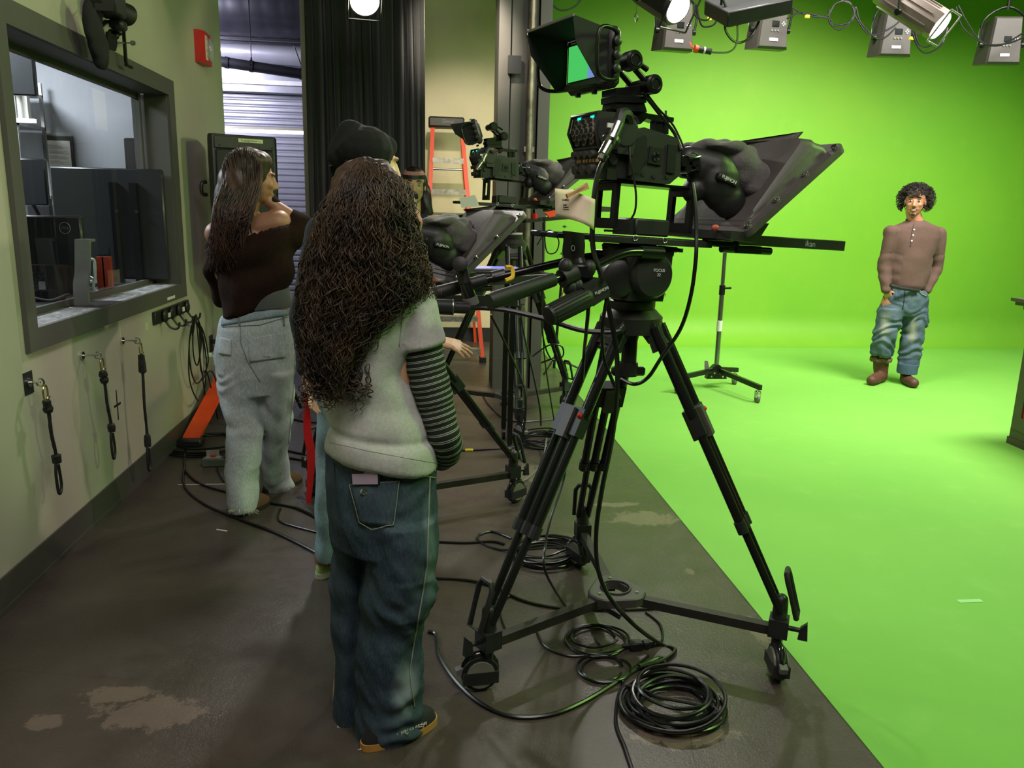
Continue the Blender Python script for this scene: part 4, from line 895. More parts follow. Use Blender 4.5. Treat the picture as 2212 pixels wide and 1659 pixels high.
def fluid_head(t, Mx, text_=True):                          # in the rig frame, parts of the tripod
    T = t.matrix_basis.inverted() @ Mx
    def m_(): m = MB(); m.T = T; return m
    hb = m_(); hb.prism([(-.1, -.06, .012), (.075, -.06, .012), (.075, -.06, -.03), (.055, -.06, -.14), (-.075, -.06, -.14), (-.07, -.06, -.11), (-.085, -.06, -.03)], (0, .13, 0))
    h = hb.build('head_body', SATB, t, smooth=False)
    m_().lathe((-.008, -.055, -.06), (0, -1, 0), [(0, .072), (.03, .07), (.04, .062), (.046, .035), (.046, .0)], 40).build('side_drum', SATB, t)
    m_().lathe((-.008, .065, -.06), (0, 1, 0), [(0, .07), (.03, .068), (.035, .05)], 36).build('side_drum', SATB, t)
    m_().lathe((-.085, -.0, -.075), (-.3, -1, 0), [(0, .055), (.05, .055), (.058, .04)], 32).build('drag_dial', SATB, t)
    if text_:
        tx = text('head_text', 'FOCUS\n22', .013, (0, 0, 0), (1, 0, 0), (0, 0, 1), LBL, t); tx.data.transform(T @ Matrix.Translation((0, -.1025, -.05)))
    for q in ((-.035, -.062, -.115), (.055, -.062, -.12), (-.06, -.066, -.1)): m_().tube([(q[0] + .005 * math.cos(i * .5), q[1] - .002, q[2] + .005 * math.sin(i * .5)) for i in range(13)], .001, 5, closed=True).build('head_screw', ALU, t)
    m_().box((-.12, -.045, .01), (.11, .045, .027), bev=.006).box((-.03, -.055, -.002), (.085, .055, .014), bev=.003).build('top_plate', BLM, t)
    m_().box((-.06, -.035, .024), (.03, .035, .035)).build('wedge_plate', RUB, t, smooth=False)
    m_().cyl((.06, -.05, .018), (.1, -.075, .018), .006).cyl((.03, -.05, .02), (.03, -.07, .02), .009).build('plate_lever', BLM, t)
    return m_
def pan_bar(m_, t, pts, grip, name='pan_bar', near=True):
    m_().tube(smooth_path(pts, 6), .013, 14).build(name, mat('gloss_black_tube', (.1, .1, .1), .22, .3, var=.05), t)
    d = (grip[1] - grip[0]).normalized(); m_().lathe(grip[0], d, [(0, .014), (.0, .0185), ((grip[1] - grip[0]).length - .02, .022), ((grip[1] - grip[0]).length, .02)], 24).build('rubber_grip', RUB, t)
    m_().cyl(Vector(pts[0]) + Vector((-.03, 0, 0)), Vector(pts[0]) + Vector((.05, 0, 0)), .019).build('bar_socket', BLM, t)
# ---- the main rig
TP = (.655, 2.455, 0)
t1 = tripod(TP, 1.135, 91, 'large black tripod on a wheeled dolly nearest the camera beside the coiled cable')
t1['group'] = 'studio camera tripods'
m_ = fluid_head(t1, RIG)
b0, b1, b2 = rp(1400, 546, -.1), rp(1348, 547, -.12), rp(1200, 605, -.2); g0, g1 = rp(1195, 604, -.2), rp(1056, 652, -.24)
pan_bar(m_, t1, [b0, b1, rp(1270, 580, -.15), g0], (g0, g1))
f0_, f1_ = rp(1245, 560, .12), rp(1045, 606, .2); pan_bar(m_, t1, [rp(1300, 552, .1), f0_, f1_], (rp(1050, 604, .2), rp(920, 640, .24)))
m_().cyl(rp(1062, 600, .2), rp(1090, 593, .19), .02).build('bar_clamp', BLK, t1)
tag(MB().tube([RIG @ p for p in smooth_path([rp(1092, 577, .17), rp(1105, 578, .17), rp(1108, 590, .16), rp(1106, 600, .15), rp(1092, 606, .15)], 3)], .007, 6).build('yellow_clip', mat('yellow_plastic', (.9, .75, .2), .4)), 'yellow plastic clip on the far pan handle', 'clip')
cam1, vf1 = studio_camera(RIG, 'large studio camera nearest the viewer with hooded monitor and steel connector', 'studio cameras')
tel1 = teleprompter(RIG, 'large teleprompter hood and long slide bar on the nearest camera', 'teleprompters')
# zoom and focus controls on the pan handles
def W(px, py, y): return RIG @ rp(px, py, y)
def ctl(name, label, cat, loc): return thing(name, loc, label, cat)
c = W(1262, 600, -.16); t = ctl('handle_clamp', 'black multi-joint clamp on the nearest pan handle below the cue paper', 'clamp', c)
def R_(px, py, y): return W(px, py, y) - c
MB().cyl(R_(1213, 603, -.19), R_(1242, 590, -.185), .026).build('clamp_ring', BLK, t)
MB().prism([R_(1234, 500, -.14), R_(1262, 504, -.14), R_(1264, 530, -.14), R_(1262, 560, -.14), R_(1256, 572, -.14), R_(1240, 572, -.14), R_(1233, 545, -.14), R_(1236, 520, -.14)], RY * .05).build('lever_body', RUB, t)
MB().cyl(R_(1250, 565, -.14), R_(1262, 600, -.17), .022).box(R_(1252, 588, -.18) - Vector((.03, .02, .02)), R_(1252, 588, -.18) + Vector((.035, .02, .025)), bev=.008).build('joint_block', BLM, t)
for px, py in ((1222, 577), (1245, 618), (1232, 622), (1272, 580)): MB().ell(R_(px, py, -.19), (.02, .02, .024)).build('wing_knob', RUB, t)
MB().tube([R_(1238 + 3.5 * math.cos(i * .5), 536 + 6 * math.sin(i * .5), -.145) for i in range(13)], .001, 5, closed=True).build('ring_mark', LBL, t)
c = W(1260, 640, -.2); t = ctl('zoom_control', 'ribbed black zoom control grip with white lettering under the pan handle', 'zoom control', c)
a, b = R_(1183, 684, -.22), R_(1270, 640, -.2); d = (b - a)
MB().lathe(a, d, [(0, .018), (.003, .026), (.02, .028), (d.length * .95, .03), (d.length, .026)], 28).build('grip_barrel', RUB, t)
m = MB(); u, w_ = frame(d)
for i in range(20): an = i * .314; o = (u * math.cos(an) + w_ * math.sin(an)) * .0285; m.cyl(a + d * .08 + o, a + d * .9 + o * 1.04, .0016, n=5)
m.build('grip_ribs', RUB, t)['kind'] = 'stuff'
hp = MB().prism([R_(1262, 622, -.22), R_(1292, 600, -.22), R_(1308, 607, -.22), R_(1318, 628, -.22), R_(1316, 640, -.22), R_(1282, 662, -.22), R_(1268, 652, -.22)], RY * .06).build('head_housing', SATB, t)
q = R_(1300, 628, -.225); text('housing_text', 'FUJINON', .011, q, (RIG.to_3x3().col[0] + Vector((0, 0, .45))), (0, 0, 1), LBL, hp)
q = R_(1298, 607, -.225); MB().cyl(q, q - RY * .004, .007).build('housing_screw', CHR, hp)
c = W(1000, 610, .2); t = ctl('focus_control', 'black focus control hanging across the far pan handle', 'focus control', c)
MB().cyl(R_(995, 572, .18), R_(1004, 612, .17), .019).build('control_body', BLK, t); MB().cyl(R_(1004, 612, .17), R_(1018, 655, .16), .021).build('knob_barrel', mat('gloss_knob', (.09, .09, .09), .12, coat=.5), t)
MB().lathe(R_(995, 574, .17), R_(992, 566, .12) - R_(995, 574, .17), [(0, .02), (.03, .023), (.032, .02)], 20).build('end_wheel', RUB, t)
a, b = R_(1014, 642, .16), R_(1019, 658, .16); MB().cyl(a, b, .0235).build('pale_ring', GRY, t)
c = W(990, 665, .12); t = ctl('flex_drive', 'black flexible drive cable curving from a cylinder to the nearest tripod', 'drive cable', c)
MB().cyl(R_(935, 662, .12), R_(978, 664, .12), .023).cyl(R_(978, 664, .12), R_(1012, 666, .12), .017).build('drive_cylinder', BLK, t); MB().tube([R_(978.5, 664, .12) + Vector((0, .024 * math.cos(i * .5), .024 * math.sin(i * .5))) for i in range(13)], .0015, 5, closed=True).build('end_rim', ALU, t)
MB().tube(smooth_path([R_(1012, 666, .12), R_(1045, 665, .12), R_(1100, 671, .1), R_(1180, 690, .05), R_(1260, 714, .0), R_(1330, 716, -.04), R_(1350, 705, -.05)], 6), [.008] * 37, 8).build('drive_hose', CAB, t)
# cue paper held by a clothespin
p = [W(1199, 407, -.19), W(1262, 420, -.2), W(1286, 432, -.2), W(1283, 497, -.2), W(1255, 478, -.2), W(1200, 470, -.19)]
vs = []; fs = []; nu = 8
for j in range(7):
    f = j / 6
    for i in range(nu + 1):
        g = i / nu; top = W(1199 + 87 * g, 407 + 24 * g ** 1.6 - (4 if .25 < g < .6 else 0), -.2 + .02 * math.sin(g * 5)); bot = W(1200 + 83 * g, 470 + 8 * g + 19 * g ** 3, -.2 + .02 * math.sin(g * 5 + 1)); vs.append(top.lerp(bot, f))
for j in range(6):
    for i in range(nu): a = j * (nu + 1) + i; fs.append((a, a + 1, a + nu + 2, a + nu + 1))
root = thing('cue_sheet', vs[0], 'cream paper cue sheet clipped beside the nearest camera', 'paper')
o = MB().add([v - vs[0] for v in vs], fs).build('sheet', mat('cream_paper', (.86, .79, .69), .8, var=.04), root, ang=None); so = o.modifiers.new('s', 'SOLIDIFY'); so.thickness = .0006
xd = (vs[3] - vs[0]).normalized(); yd = -(vs[(nu + 1) * 4] - vs[0]); nn = xd.cross(yd.normalized()).normalized()
if nn.dot(CAM - vs[0]) < 0: nn = -nn
for s_, px, py, sz in (('GOBBLE', 1215, 431, .0078), ('Laugh', 1213.5, 441, .0062), ('Canapes', 1215.5, 446, .0062), ('Pastrami', 1216, 451, .0062)):
    q = W(px, py, -.2) - vs[0] + nn * .011; text('printed_word', s_, sz, q, xd, yd, INK, root)
a, b = W(1226, 424, -.215), W(1271, 401, -.215); c = (a + b) / 2
t = thing('clothespin', c, 'wooden clothespin holding the cream cue sheet', 'clothespin'); WD = mat('pale_wood', (.78, .6, .42), .6, var=.12, vscale=30, stretch=(1, 1, 8)); d = (b - a) / 2; nz = d.cross(RY).normalized()
for k, sg in enumerate((1, -1)): MB().prism([-d - nz * .006 * sg, d - nz * .0 * sg, d + nz * .009 * sg, -d + nz * .001 * sg], RY * .009).build('jaw', WD, t, smooth=False)
MB().tube([nz * .006 * math.cos(i * .6) + RY * (.0 + .0014 * i) + d * .1 * math.sin(i * .6) for i in range(14)], .0009, 5).build('spring', CHR, t)
# ---- the two rigs further off
def tuck(vf): vf.matrix_basis = Matrix.Translation((.17, 0, -.03))
def far_rig(O_, yaw, tilt, T_, zb, rot, labs, R=.54, pose=None, bars=True):
    Mx = rig_matrix(O_, yaw, tilt)
    tt = tripod(T_, zb, rot, labs[0], R, 'studio camera tripods'); mm = fluid_head(tt, Mx, False)
    if bars: pan_bar(mm, tt, [(-.01, -.1, .0), (-.07, -.12, .0), (-.2, -.16, -.04), (-.32, -.2, -.07)], (Vector((-.32, -.2, -.07)), Vector((-.6, -.26, -.14))))
    if bars: pan_bar(mm, tt, [(-.05, .1, .0), (-.1, .12, .0), (-.32, .2, -.07)], (Vector((-.32, .2, -.07)), Vector((-.6, .26, -.14))))
    cc, vf = studio_camera(Mx, labs[1], 'studio cameras'); te = teleprompter(Mx, labs[2], 'teleprompters', False)
    if pose: pose(vf)
    return tt, cc, te
def lift(vf):
    pv = Vector((-.12, 0, .48)); M1 = Matrix.Translation(pv) @ Matrix.Rotation(math.radians(-18), 4, 'Y') @ Matrix.Rotation(math.radians(-22), 4, 'Z') @ Matrix.Translation(-pv); vf.matrix_basis = M1
far_rig((.53, 5.40, 1.44), 14, 2, (.585, 5.42, 0), 1.24, -88, ('black tripod on a dolly directly before the dark column', 'studio camera on the farthest tripod, level with the ladder', 'teleprompter on the farthest camera, half hidden by the cue sheet'), pose=lift)
far_rig((-.15, 3.5, 1.05), 19, -3, (-.10, 3.53, 0), .9, 22, bars=False, labs= ('low black tripod behind the curly haired person in the grey shirt', 'low studio camera half hidden behind the curly hair', 'low black teleprompter with a sloping dark hood in the middle'), R=.58, pose=tuck)
# ================================================================ people
from mathutils.bvhtree import BVHTree
def denim(name, a, b, scale=5, fade=None):
    g = mat(name, a, .8, var=0); nt, N, L, B = nodes(g); tc = N.new('ShaderNodeTexCoord').outputs['Object']
    c = ramp(N, L, noise_n(N, L, tc, scale, 7, .65), [(.35, lin(a)), (.7, lin(b))])
    mp = N.new('ShaderNodeMapping'); mp.inputs['Scale'].default_value = (1, 1, .22); L.new(tc, mp.inputs[0])
    fine = noise_n(N, L, mp.outputs[0], 260, 3, .8)
    c = mixc(N, L, ramp(N, L, fine, [(.45, (0, 0, 0)), (.7, (.4, .4, .4))]), c, lin(tuple(min(1, v * 1.35) for v in b)))
    if fade:
        for (p, rx, rz, col) in fade:
            v = N.new('ShaderNodeVectorMath'); v.operation = 'SUBTRACT'; L.new(tc, v.inputs[0]); v.inputs[1].default_value = p
            d = N.new('ShaderNodeVectorMath'); d.operation = 'DIVIDE'; L.new(v.outputs[0], d.inputs[0]); d.inputs[1].default_value = (rx, rx * 2, rz)
            l = N.new('ShaderNodeVectorMath'); l.operation = 'LENGTH'; L.new(d.outputs[0], l.inputs[0])
            c = mixc(N, L, ramp(N, L, mth(N, L, 'ADD', l.outputs['Value'], mth(N, L, 'MULTIPLY', noise_n(N, L, tc, 30), .4)), [(.3, (.8, .8, .8)), (1.15, (0, 0, 0))]), c, lin(col))
    L.new(c, B.inputs['Base Color']); B.inputs['Specular IOR Level'].default_value = .2
    bp = N.new('ShaderNodeBump'); bp.inputs['Strength'].default_value = .25; bp.inputs['Distance'].default_value = .002
    L.new(fine, bp.inputs['Height']); L.new(bp.outputs[0], B.inputs['Normal']); return g
def hairmat(name, a, b, rough=.42):
    g = mat(name, a, rough, var=0); nt, N, L, B = nodes(g); tc = N.new('ShaderNodeTexCoord').outputs['Object']
    L.new(ramp(N, L, noise_n(N, L, tc, 14, 4), [(.35, lin(a)), (.72, lin(b))]), B.inputs['Base Color']); return g
def sect(l, r, y, d, n=28, power=2.0):
    A, B_ = P(l[0], l[1], y), P(r[0], r[1], y); c = (A + B_) / 2; h = (B_ - A) / 2; out = []
    for i in range(n):
        t = 2 * math.pi * i / n; ct, st = math.cos(t), math.sin(t)
        q = (abs(ct) ** power + abs(st) ** power) ** (-1 / power)
        out.append(c + h * ct * q + Vector((0, d * st * q, 0)))
    return out
def lofted(m, secs):
    rs = [sect(*s) for s in secs]; return m.rings(rs)
class Surf:
    def __init__(s, obs):
        s.t = []
        for o in obs:
            me = o.data; M_ = o.matrix_world if o.parent is None else o.parent.matrix_basis @ o.matrix_basis
            s.t.append(BVHTree.FromPolygons([M_ @ v.co for v in me.vertices], [tuple(p.vertices) for p in me.polygons]))
    def at(s, px, py, off=.001):
        d = ray(px, py).normalized(); best = None
        for t in s.t:
            l, n, i, ds = t.ray_cast(CAM, d)
            if l is not None and (best is None or ds < best[1]): best = (l, ds, n)
        if best is None: return None
        l, ds, n = best
        if n.dot(d) > 0: n = -n
        return l + n * off
def line_on(sf, pts, r, name, m, parent, k=8, off=.0008, tube_n=5):
    path = []
    for (a, b) in zip(pts, pts[1:]):
        for j in range(k): path.append((a[0] + (b[0] - a[0]) * j / k, a[1] + (b[1] - a[1]) * j / k))
    path.append(pts[-1]); q = [sf.at(*p, off) for p in path]; q = [p for p in q if p is not None]
    if len(q) < 2: return
    o = MB().tube(q, r, tube_n).build(name, m, parent, ang=None)
    if parent: o.data.transform(parent.matrix_basis.inverted())
    return o
def patch_on(sf, quad, name, m, parent, nu=12, nv=12, off=.0015, th=.002):
    A, B_, C, D = [Vector(q) for q in quad]; vs = []; ok = True
    for j in range(nv + 1):
        for i in range(nu + 1):
            u, v = i / nu, j / nv; p = (A * (1 - u) + B_ * u) * (1 - v) + (D * (1 - u) + C * u) * v
            q = sf.at(p.x, p.y, off)
            vs.append(q if q is not None else (vs[-1] if vs else Vector()))
    fs = [(j * (nu + 1) + i, j * (nu + 1) + i + 1, (j + 1) * (nu + 1) + i + 1, (j + 1) * (nu + 1) + i) for j in range(nv) for i in range(nu)]
    o = MB().add(vs, fs).build(name, m, parent, ang=None); o.data.transform(parent.matrix_basis.inverted())
    s = o.modifiers.new('s', 'SOLIDIFY'); s.thickness = th; return o
def relate(o, root): o.data.transform(root.matrix_basis.inverted()); o.parent = root; return o
def head(m, c, face, up=(0, 0, 1), s=1.0, nose=1.0):
    f = Vector(face).normalized(); z = Vector(up); z = (z - f * z.dot(f)).normalized(); x = f.cross(z)
    R = Matrix((x, f, z)).transposed()
    def T(p): return Vector(c) + R @ (Vector(p) * s)
    def e(p, r): m.ell(T(p), [k * s for k in r], R)
    e((0, -.015, .035), (.077, .095, .085)); e((0, .02, -.02), (.064, .075, .095)); e((0, .03, -.07), (.047, .05, .042)); e((0, .072, -.1), (.02, .018, .018))
    m.cap(T((0, .09, .012)), T((0, .108, -.028)), .0085 * s, .012 * s * nose)
    for k in (-1, 1):
        e((k * .011, .097, -.034), (.008, .009, .007)); e((k * .034, .066, -.022), (.022, .02, .02)); e((k * .076, -.008, -.005), (.009, .018, .03)); e((k * .032, .08, .03), (.022, .012, .007))
    e((0, .091, -.062), (.022, .009, .005)); e((0, .089, -.072), (.018, .009, .006))
    return T, R
def face_parts(T, R, s, root, skin_dark, lipcol, smile=False, brow=INK, look=0):
    for k in (-1, 1):
        ew = MB().ell(T((k * .031, .0835, .009)), [v * s for v in (.0135, .008, .0062 if smile else .0072)], R).build('eye', mat('eye_white', (.85, .83, .8), .2, var=0), root); relate(ew, root)
        relate(MB().ell(T((k * .031 + look, .0905, .0085)), [v * s for v in (.0052, .003, .0052)], R).build('iris', mat('dark_iris', (.1, .06, .04), .15, var=0), root), root)
        relate(MB().tube([T((k * .031 + dx, .0895 - abs(dx) * .35, .016 + dz)) for dx, dz in ((-.014, -.006), (-.007, -.001), (0, 0), (.007, -.001), (.014, -.006))], .0018 * s, 6).build('eyelid', skin_dark, root), root)
        relate(MB().tube([T((k * (.031 + dx), .0935 - abs(dx) * .5, .033 + dz)) for dx, dz in ((-.017, .0), (-.006, .003), (.008, .003), (.02, -.004))], [.0028 * s, .004 * s, .0035 * s, .0015 * s], 6).build('eyebrow', brow, root), root)
    zz = -.066; w = .031 if smile else .02; up = .013 if smile else .0
    for zo, cv in (((.0035, .3), (-.0045, 1.3)) if smile else ((.0015, 1), (-.003, 1))): relate(MB().tube([T((dx * w, .1 - abs(dx) * .014, zz + zo + abs(dx) ** 2 * up * cv - (zo * abs(dx) ** 3))) for dx in (-1, -.6, -.2, .2, .6, 1)], [s * v for v in (.001, .0022, .003, .003, .0022, .001)], 7).build('lip', lipcol, root), root)
    if smile: relate(MB().ell(T((0, .099, -.0655)), [v * s for v in (.0155, .0045, .0028)], R).build('teeth', mat('teeth', (.9, .88, .82), .3, var=0), root), root)
def hand(m, w, d, nrm, s=1.0, curl=.35, side=1, spread=.14):
    """w wrist, d finger direction, nrm back-of-hand normal"""
    d = Vector(d).normalized(); n = Vector(nrm); n = (n - d * n.dot(d)).normalized(); x = d.cross(n) * side; w = Vector(w)
    m.cap(w, w + d * .03 * s, .024 * s, .027 * s)
    for k in (-.02, -.007, .007, .02): m.cap(w + d * .025 * s + x * k * s, w + d * .085 * s + x * k * 1.35 * s, .014 * s, .0115 * s)
    for i, (k, L) in enumerate(((-.027, .07), (-.009, .08), (.009, .075), (.026, .058))):
        p = w + d * .085 * s + x * k * s; a = curl * (.6 + .15 * i); dd = (d + x * (k / .027) * spread).normalized()
        for j, f in enumerate((.45, .32, .25)):
            dd = (dd * math.cos(a) - n * math.sin(a)).normalized(); q = p + dd * L * f * s; m.cap(p, q, (.0088 - j * .001) * s, (.008 - j * .001) * s); p = q
    p = w + d * .028 * s - x * .026 * s; dd = (d * .7 - x * .65 - n * .2).normalized()
    for L in (.04, .032, .026): q = p + dd * L * s; m.cap(p, q, .0115 * s, .0095 * s); p = q; dd = (dd + d * .35).normalized()
def curl_lock(m, path, amp, turns, r, rr, n=4, steps=44):
    w1, w2, w3 = rr.random() * 6, rr.random() * 6, .5 + rr.random()
    sp = smooth_path(path, 6); tot = len(sp) - 1; out = []; ph = rr.random() * 6.3; k2 = rr.choice((-1, 1))
    for i in range(steps + 1):
        f = i / steps; t = f * tot; a = min(int(t), tot - 1); p = sp[a].lerp(sp[a + 1], t - a); d = (sp[a + 1] - sp[a]).normalized(); u, w = frame(d)
        am = amp * (.25 + .75 * min(1, f * 1.6)); an = ph + k2 * turns * 2 * math.pi * (f ** 1.25) + .9 * math.sin(w1 + f * 7 * w3); am *= .75 + .45 * math.sin(w2 + f * 9)
        out.append(p + u * am * math.cos(an) + w * am * math.sin(an) * .8)
    m.tube(out, [r * (1 - .6 * (i / steps) ** 3) for i in range(steps + 1)], n)
DEN1 = denim('light_wash_denim', (.54, .58, .6), (.7, .72, .72))
DEN2 = denim('dark_wash_denim', (.19, .27, .33), (.3, .38, .43))
GLY = mat('gum_sole', (.72, .52, .25), .5, var=.08)
# ---------------------------------------------------------------- person in the grey shirt with long curly hair
Y0 = 2.03
root = thing('person', P(810, 1560, Y0).xy.to_3d(), 'person with long dark curly hair, grey T-shirt over striped sleeves, dark jeans, seen from behind', 'person')
m = MB(); hc = P(806, 452, Y0 + .06)
T_, R_h = head(m, hc, (.75, .66, -.05), s=.89)
m.cap(hc + Vector((0, -.0, -.07)), P(805, 560, Y0 + .03), .052, .055)
m.cap(P(735, 650, Y0 + .02), P(890, 650, Y0 + .02), .06, .06).ell(P(810, 760, Y0 + .03), (.13, .09, .2)).ell(P(818, 960, Y0 + .03), (.12, .09, .12))
SH_R, EL_R, WR_R = P(903, 680, Y0), P(958, 950, Y0 + .0), P(918, 985, Y0 + .2)
m.cap(SH_R, EL_R, .042, .036).cap(EL_R, WR_R, .036, .026); hand(m, WR_R, (-.4, .7, -.3), (0, -.4, 1), .95)
SH_L, EL_L, WR_L = P(715, 680, Y0 + .05), P(830, 690, Y0 + .3), P(892, 510, Y0 + .22)
m.cap(SH_L, EL_L, .042, .036).cap(EL_L, P(893, 480, Y0 + .22), .036, .027)
hand(m, P(893, 480, Y0 + .22), (-.12, -.1, 1), (1, .2, 0), .8, curl=.75, side=-1)
for a, b, c_, dy in ((870, 1280, 1570, 0), (765, 1290, 1560, .08)):
    m.cap(P(a - 8 + dy * 150, 1050, Y0 + .03 + dy * .5), P(a - dy * 60, b, Y0 + dy), .06, .045).cap(P(a - dy * 60, b, Y0 + dy), P(a - 25, c_ - 20, Y0 + dy), .04, .032)
o = blob('body', m, SKN, root, vox=.006, it=4); o.data.transform(root.matrix_basis.inverted())
# jeans
m = MB()
Yr = 2.0; Yl = 2.1
lofted(m, [((702, 955), (944, 985), Y0 + .02, .118), ((702, 1030), (946, 1045), Y0 + .01, .125), ((708, 1110), (947, 1120), Y0 + .01, .13), ((716, 1170), (947, 1180), Y0 + .01, .125)])
lofted(m, [((790, 1110), (946, 1110), Yr + .01, .12), ((800, 1180), (948, 1180), Yr, .115), ((785, 1260), (946, 1255), Yr, .108), ((776, 1318), (938, 1310), Yr, .1), ((774, 1350), (919, 1345), Yr, .092), ((769, 1420), (912, 1415), Yr, .092), ((767, 1500), (911, 1490), Yr, .095), ((766, 1560), (912, 1535), Yr, .1), ((766, 1612), (922, 1556), Yr + .01, .098), ((768, 1622), (922, 1562), Yr + .01, .085)])
lofted(m, [((708, 1110), (830, 1110), Yl, .1), ((717, 1200), (800, 1200), Yl, .095), ((717, 1300), (795, 1300), Yl, .09), ((719, 1400), (790, 1400), Yl, .088), ((721, 1500), (785, 1500), Yl, .088), ((724, 1555), (785, 1560), Yl, .088), ((728, 1567), (785, 1572), Yl, .08)])
def fold_j(p, n):
    z = p.z; k = .35 + .65 * max(0, min(1, (.75 - z) / .5)) + .5 * math.exp(-((z - .42) / .08) ** 2)
    q = Vector((p.x * 6, p.y * 6, p.z * 13)); w = noise.noise(q) * .011 + noise.noise(Vector((p.x * 16, p.y * 16, p.z * 22 + p.x * 30))) * .006
    cr = .006 * math.sin(z * 60 + 9 * noise.noise(p * 7)) * max(0, math.sin(p.x * 14 + 2)) * (1 if z < .35 or .5 > z > .38 else .3)
    return p + n * (w * k + cr)
jeans = blob('jeans', m, denim('dark_denim_person', (.15, .2, .245), (.25, .305, .345), fade=[(P(880, 1500, 1.9) - root.location, .06, .13, (.55, .6, .62)), (P(925, 1200, 1.95) - root.location, .03, .25, (.42, .5, .52)), (P(930, 1250, 1.9) - root.location, .02, .12, (.5, .56, .56))]), None, vox=.007, it=4, disp=fold_j)
sj = Surf([jeans]); relate(jeans, root)
ST = mat('pale_stitching', (.5, .52, .45), .7); DS = mat('dark_seam_denim', (.12, .17, .2), .8); FR = mat('frayed_threads', (.75, .74, .66), .8)
pk = patch_on(sj, [(755, 1045), (863, 1036), (851, 1138), (780, 1130)], 'back_pocket', denim('pocket_denim', (.17, .225, .265), (.27, .325, .36)), root, off=.003, th=.003)
sp_ = Surf([jeans]) if False else sj
line_on(sj, [(757, 1047), (861, 1039), (849, 1136), (803, 1142), (778, 1127), (757, 1047)], .0012, 'pocket_stitching', ST, root, off=.006)
line_on(sj, [(928, 1030), (925, 1120), (922, 1220), (910, 1300), (895, 1380), (885, 1450), (895, 1530)], .0022, 'side_seam', ST, root, k=12, off=.001)
line_on(sj, [(722, 1000), (726, 1060), (738, 1130), (770, 1200)], .0018, 'yoke_seam', DS, root, off=.001); line_on(sj, [(912, 1028), (945, 1033)], .002, 'pocket_edge', ST, root, off=.001)
q = sj.at(787, 1062, .006); relate(MB().lathe(q, (q - CAM).normalized() * -1, [(0, .008), (.002, .0085), (.004, .006)], 20).build('pocket_button', CHR), root)
# frayed hem threads
r = random.Random(3); fm_ = MB()
for i in range(60):
    f = r.random(); a = (768 + 154 * f, 1622 - 62 * f) if i % 3 else (728 + 50 * f, 1570)
    q = P(a[0], a[1] - 2, (Yr - .085) if i % 3 else Yl - .08)
    fm_.tube([q, q + Vector((.008 * (r.random() - .5), -.004, -.008 * r.random())), q + Vector((.02 * (r.random() - .5), -.006, .004 - .018 * r.random()))], .0008, 4)
o = relate(fm_.build('frayed_hem', FR, None, ang=None), root); o['kind'] = 'stuff'
# phone in the pocket: stands in the pocket, so a thing of its own
q0, q1, q2 = sj.at(757, 1052, .008), sj.at(820, 1048, .008), sj.at(790, 1030, .01)
c = P(789, 1022, (q0.y + q1.y) / 2 + .001); t = thing('phone', c, 'pale pink phone in a black case sticking out of the jeans back pocket', 'phone', rot=(-.1, -.06, math.atan2(q1.y - q0.y, q1.x - q0.x)))
MB().box((-.037, -.005, -.03), (.037, .005, .036), bev=.004).build('case', RUB, t); MB().box((-.033, -.0062, -.028), (.033, -.005, .033), bev=.001).build('back_glass', mat('lilac_glass', (.62, .55, .62), .12, var=.1), t)
MB().box((-.033, -.0078, .0), (-.002, -.0055, .034), bev=.0015).build('camera_bump', RUB, t); MB().cyl((-.012, -.0075, .025), (-.012, -.0085, .025), .0028).build('flash_lamp', CHR, t)
# shoes
def sneaker(heel, toe, w, root, sole, upper, name='shoe', hgt=.06, sh=.022):
    heel, toe = Vector(heel), Vector(toe); d = toe - heel; L = d.length; d.normalize(); s_ = Vector((-d.y, d.x, 0))
    out = []
    for i in range(32):
        a = 2 * math.pi * i / 32; u = .5 - .5 * math.cos(a); wd = w * (.72 + .35 * u) * abs(math.sin(a)) ** .75 * (1 if math.sin(a) > 0 else -1) * (1 if u < .8 else .97)
        out.append(heel + d * L * u + s_ * wd)
    m = MB().rings([[p + Vector((0, 0, .001)) for p in out], [p + Vector((0, 0, sh)) for p in out]])
    up_ = []
    for h, k, sft in ((sh, .97, 0), (sh + hgt * .35, .93, -.01), (sh + hgt * .7, .72, -.05), (sh + hgt, .5, -.16)):
        cc = heel + d * L * (.5 + sft); up_.append([cc + (p - (heel + d * L * .5)) * k + Vector((0, 0, h - 0)) for p in out])
    u = MB().rings(up_).build(name, upper, None, ang=60); relate(u, root)
    s2 = m.build('sole', sole, None); s2.data.transform(root.matrix_basis.inverted()); s2.parent = u
    return u
sneaker(FL(778, 1638) + Vector((.0, .03, 0)), FL(940, 1562) + Vector((0, .02, 0)), .05, root, GLY, mat('black_canvas', (.1, .1, .11), .8), hgt=.055)
sneaker(P(745, 1580, 2.12).xy.to_3d() + Vector((-.01, -.05, 0)), P(790, 1560, 2.3).xy.to_3d(), .045, root, GLY, mat('black_canvas', (.1, .1, .11), .8))
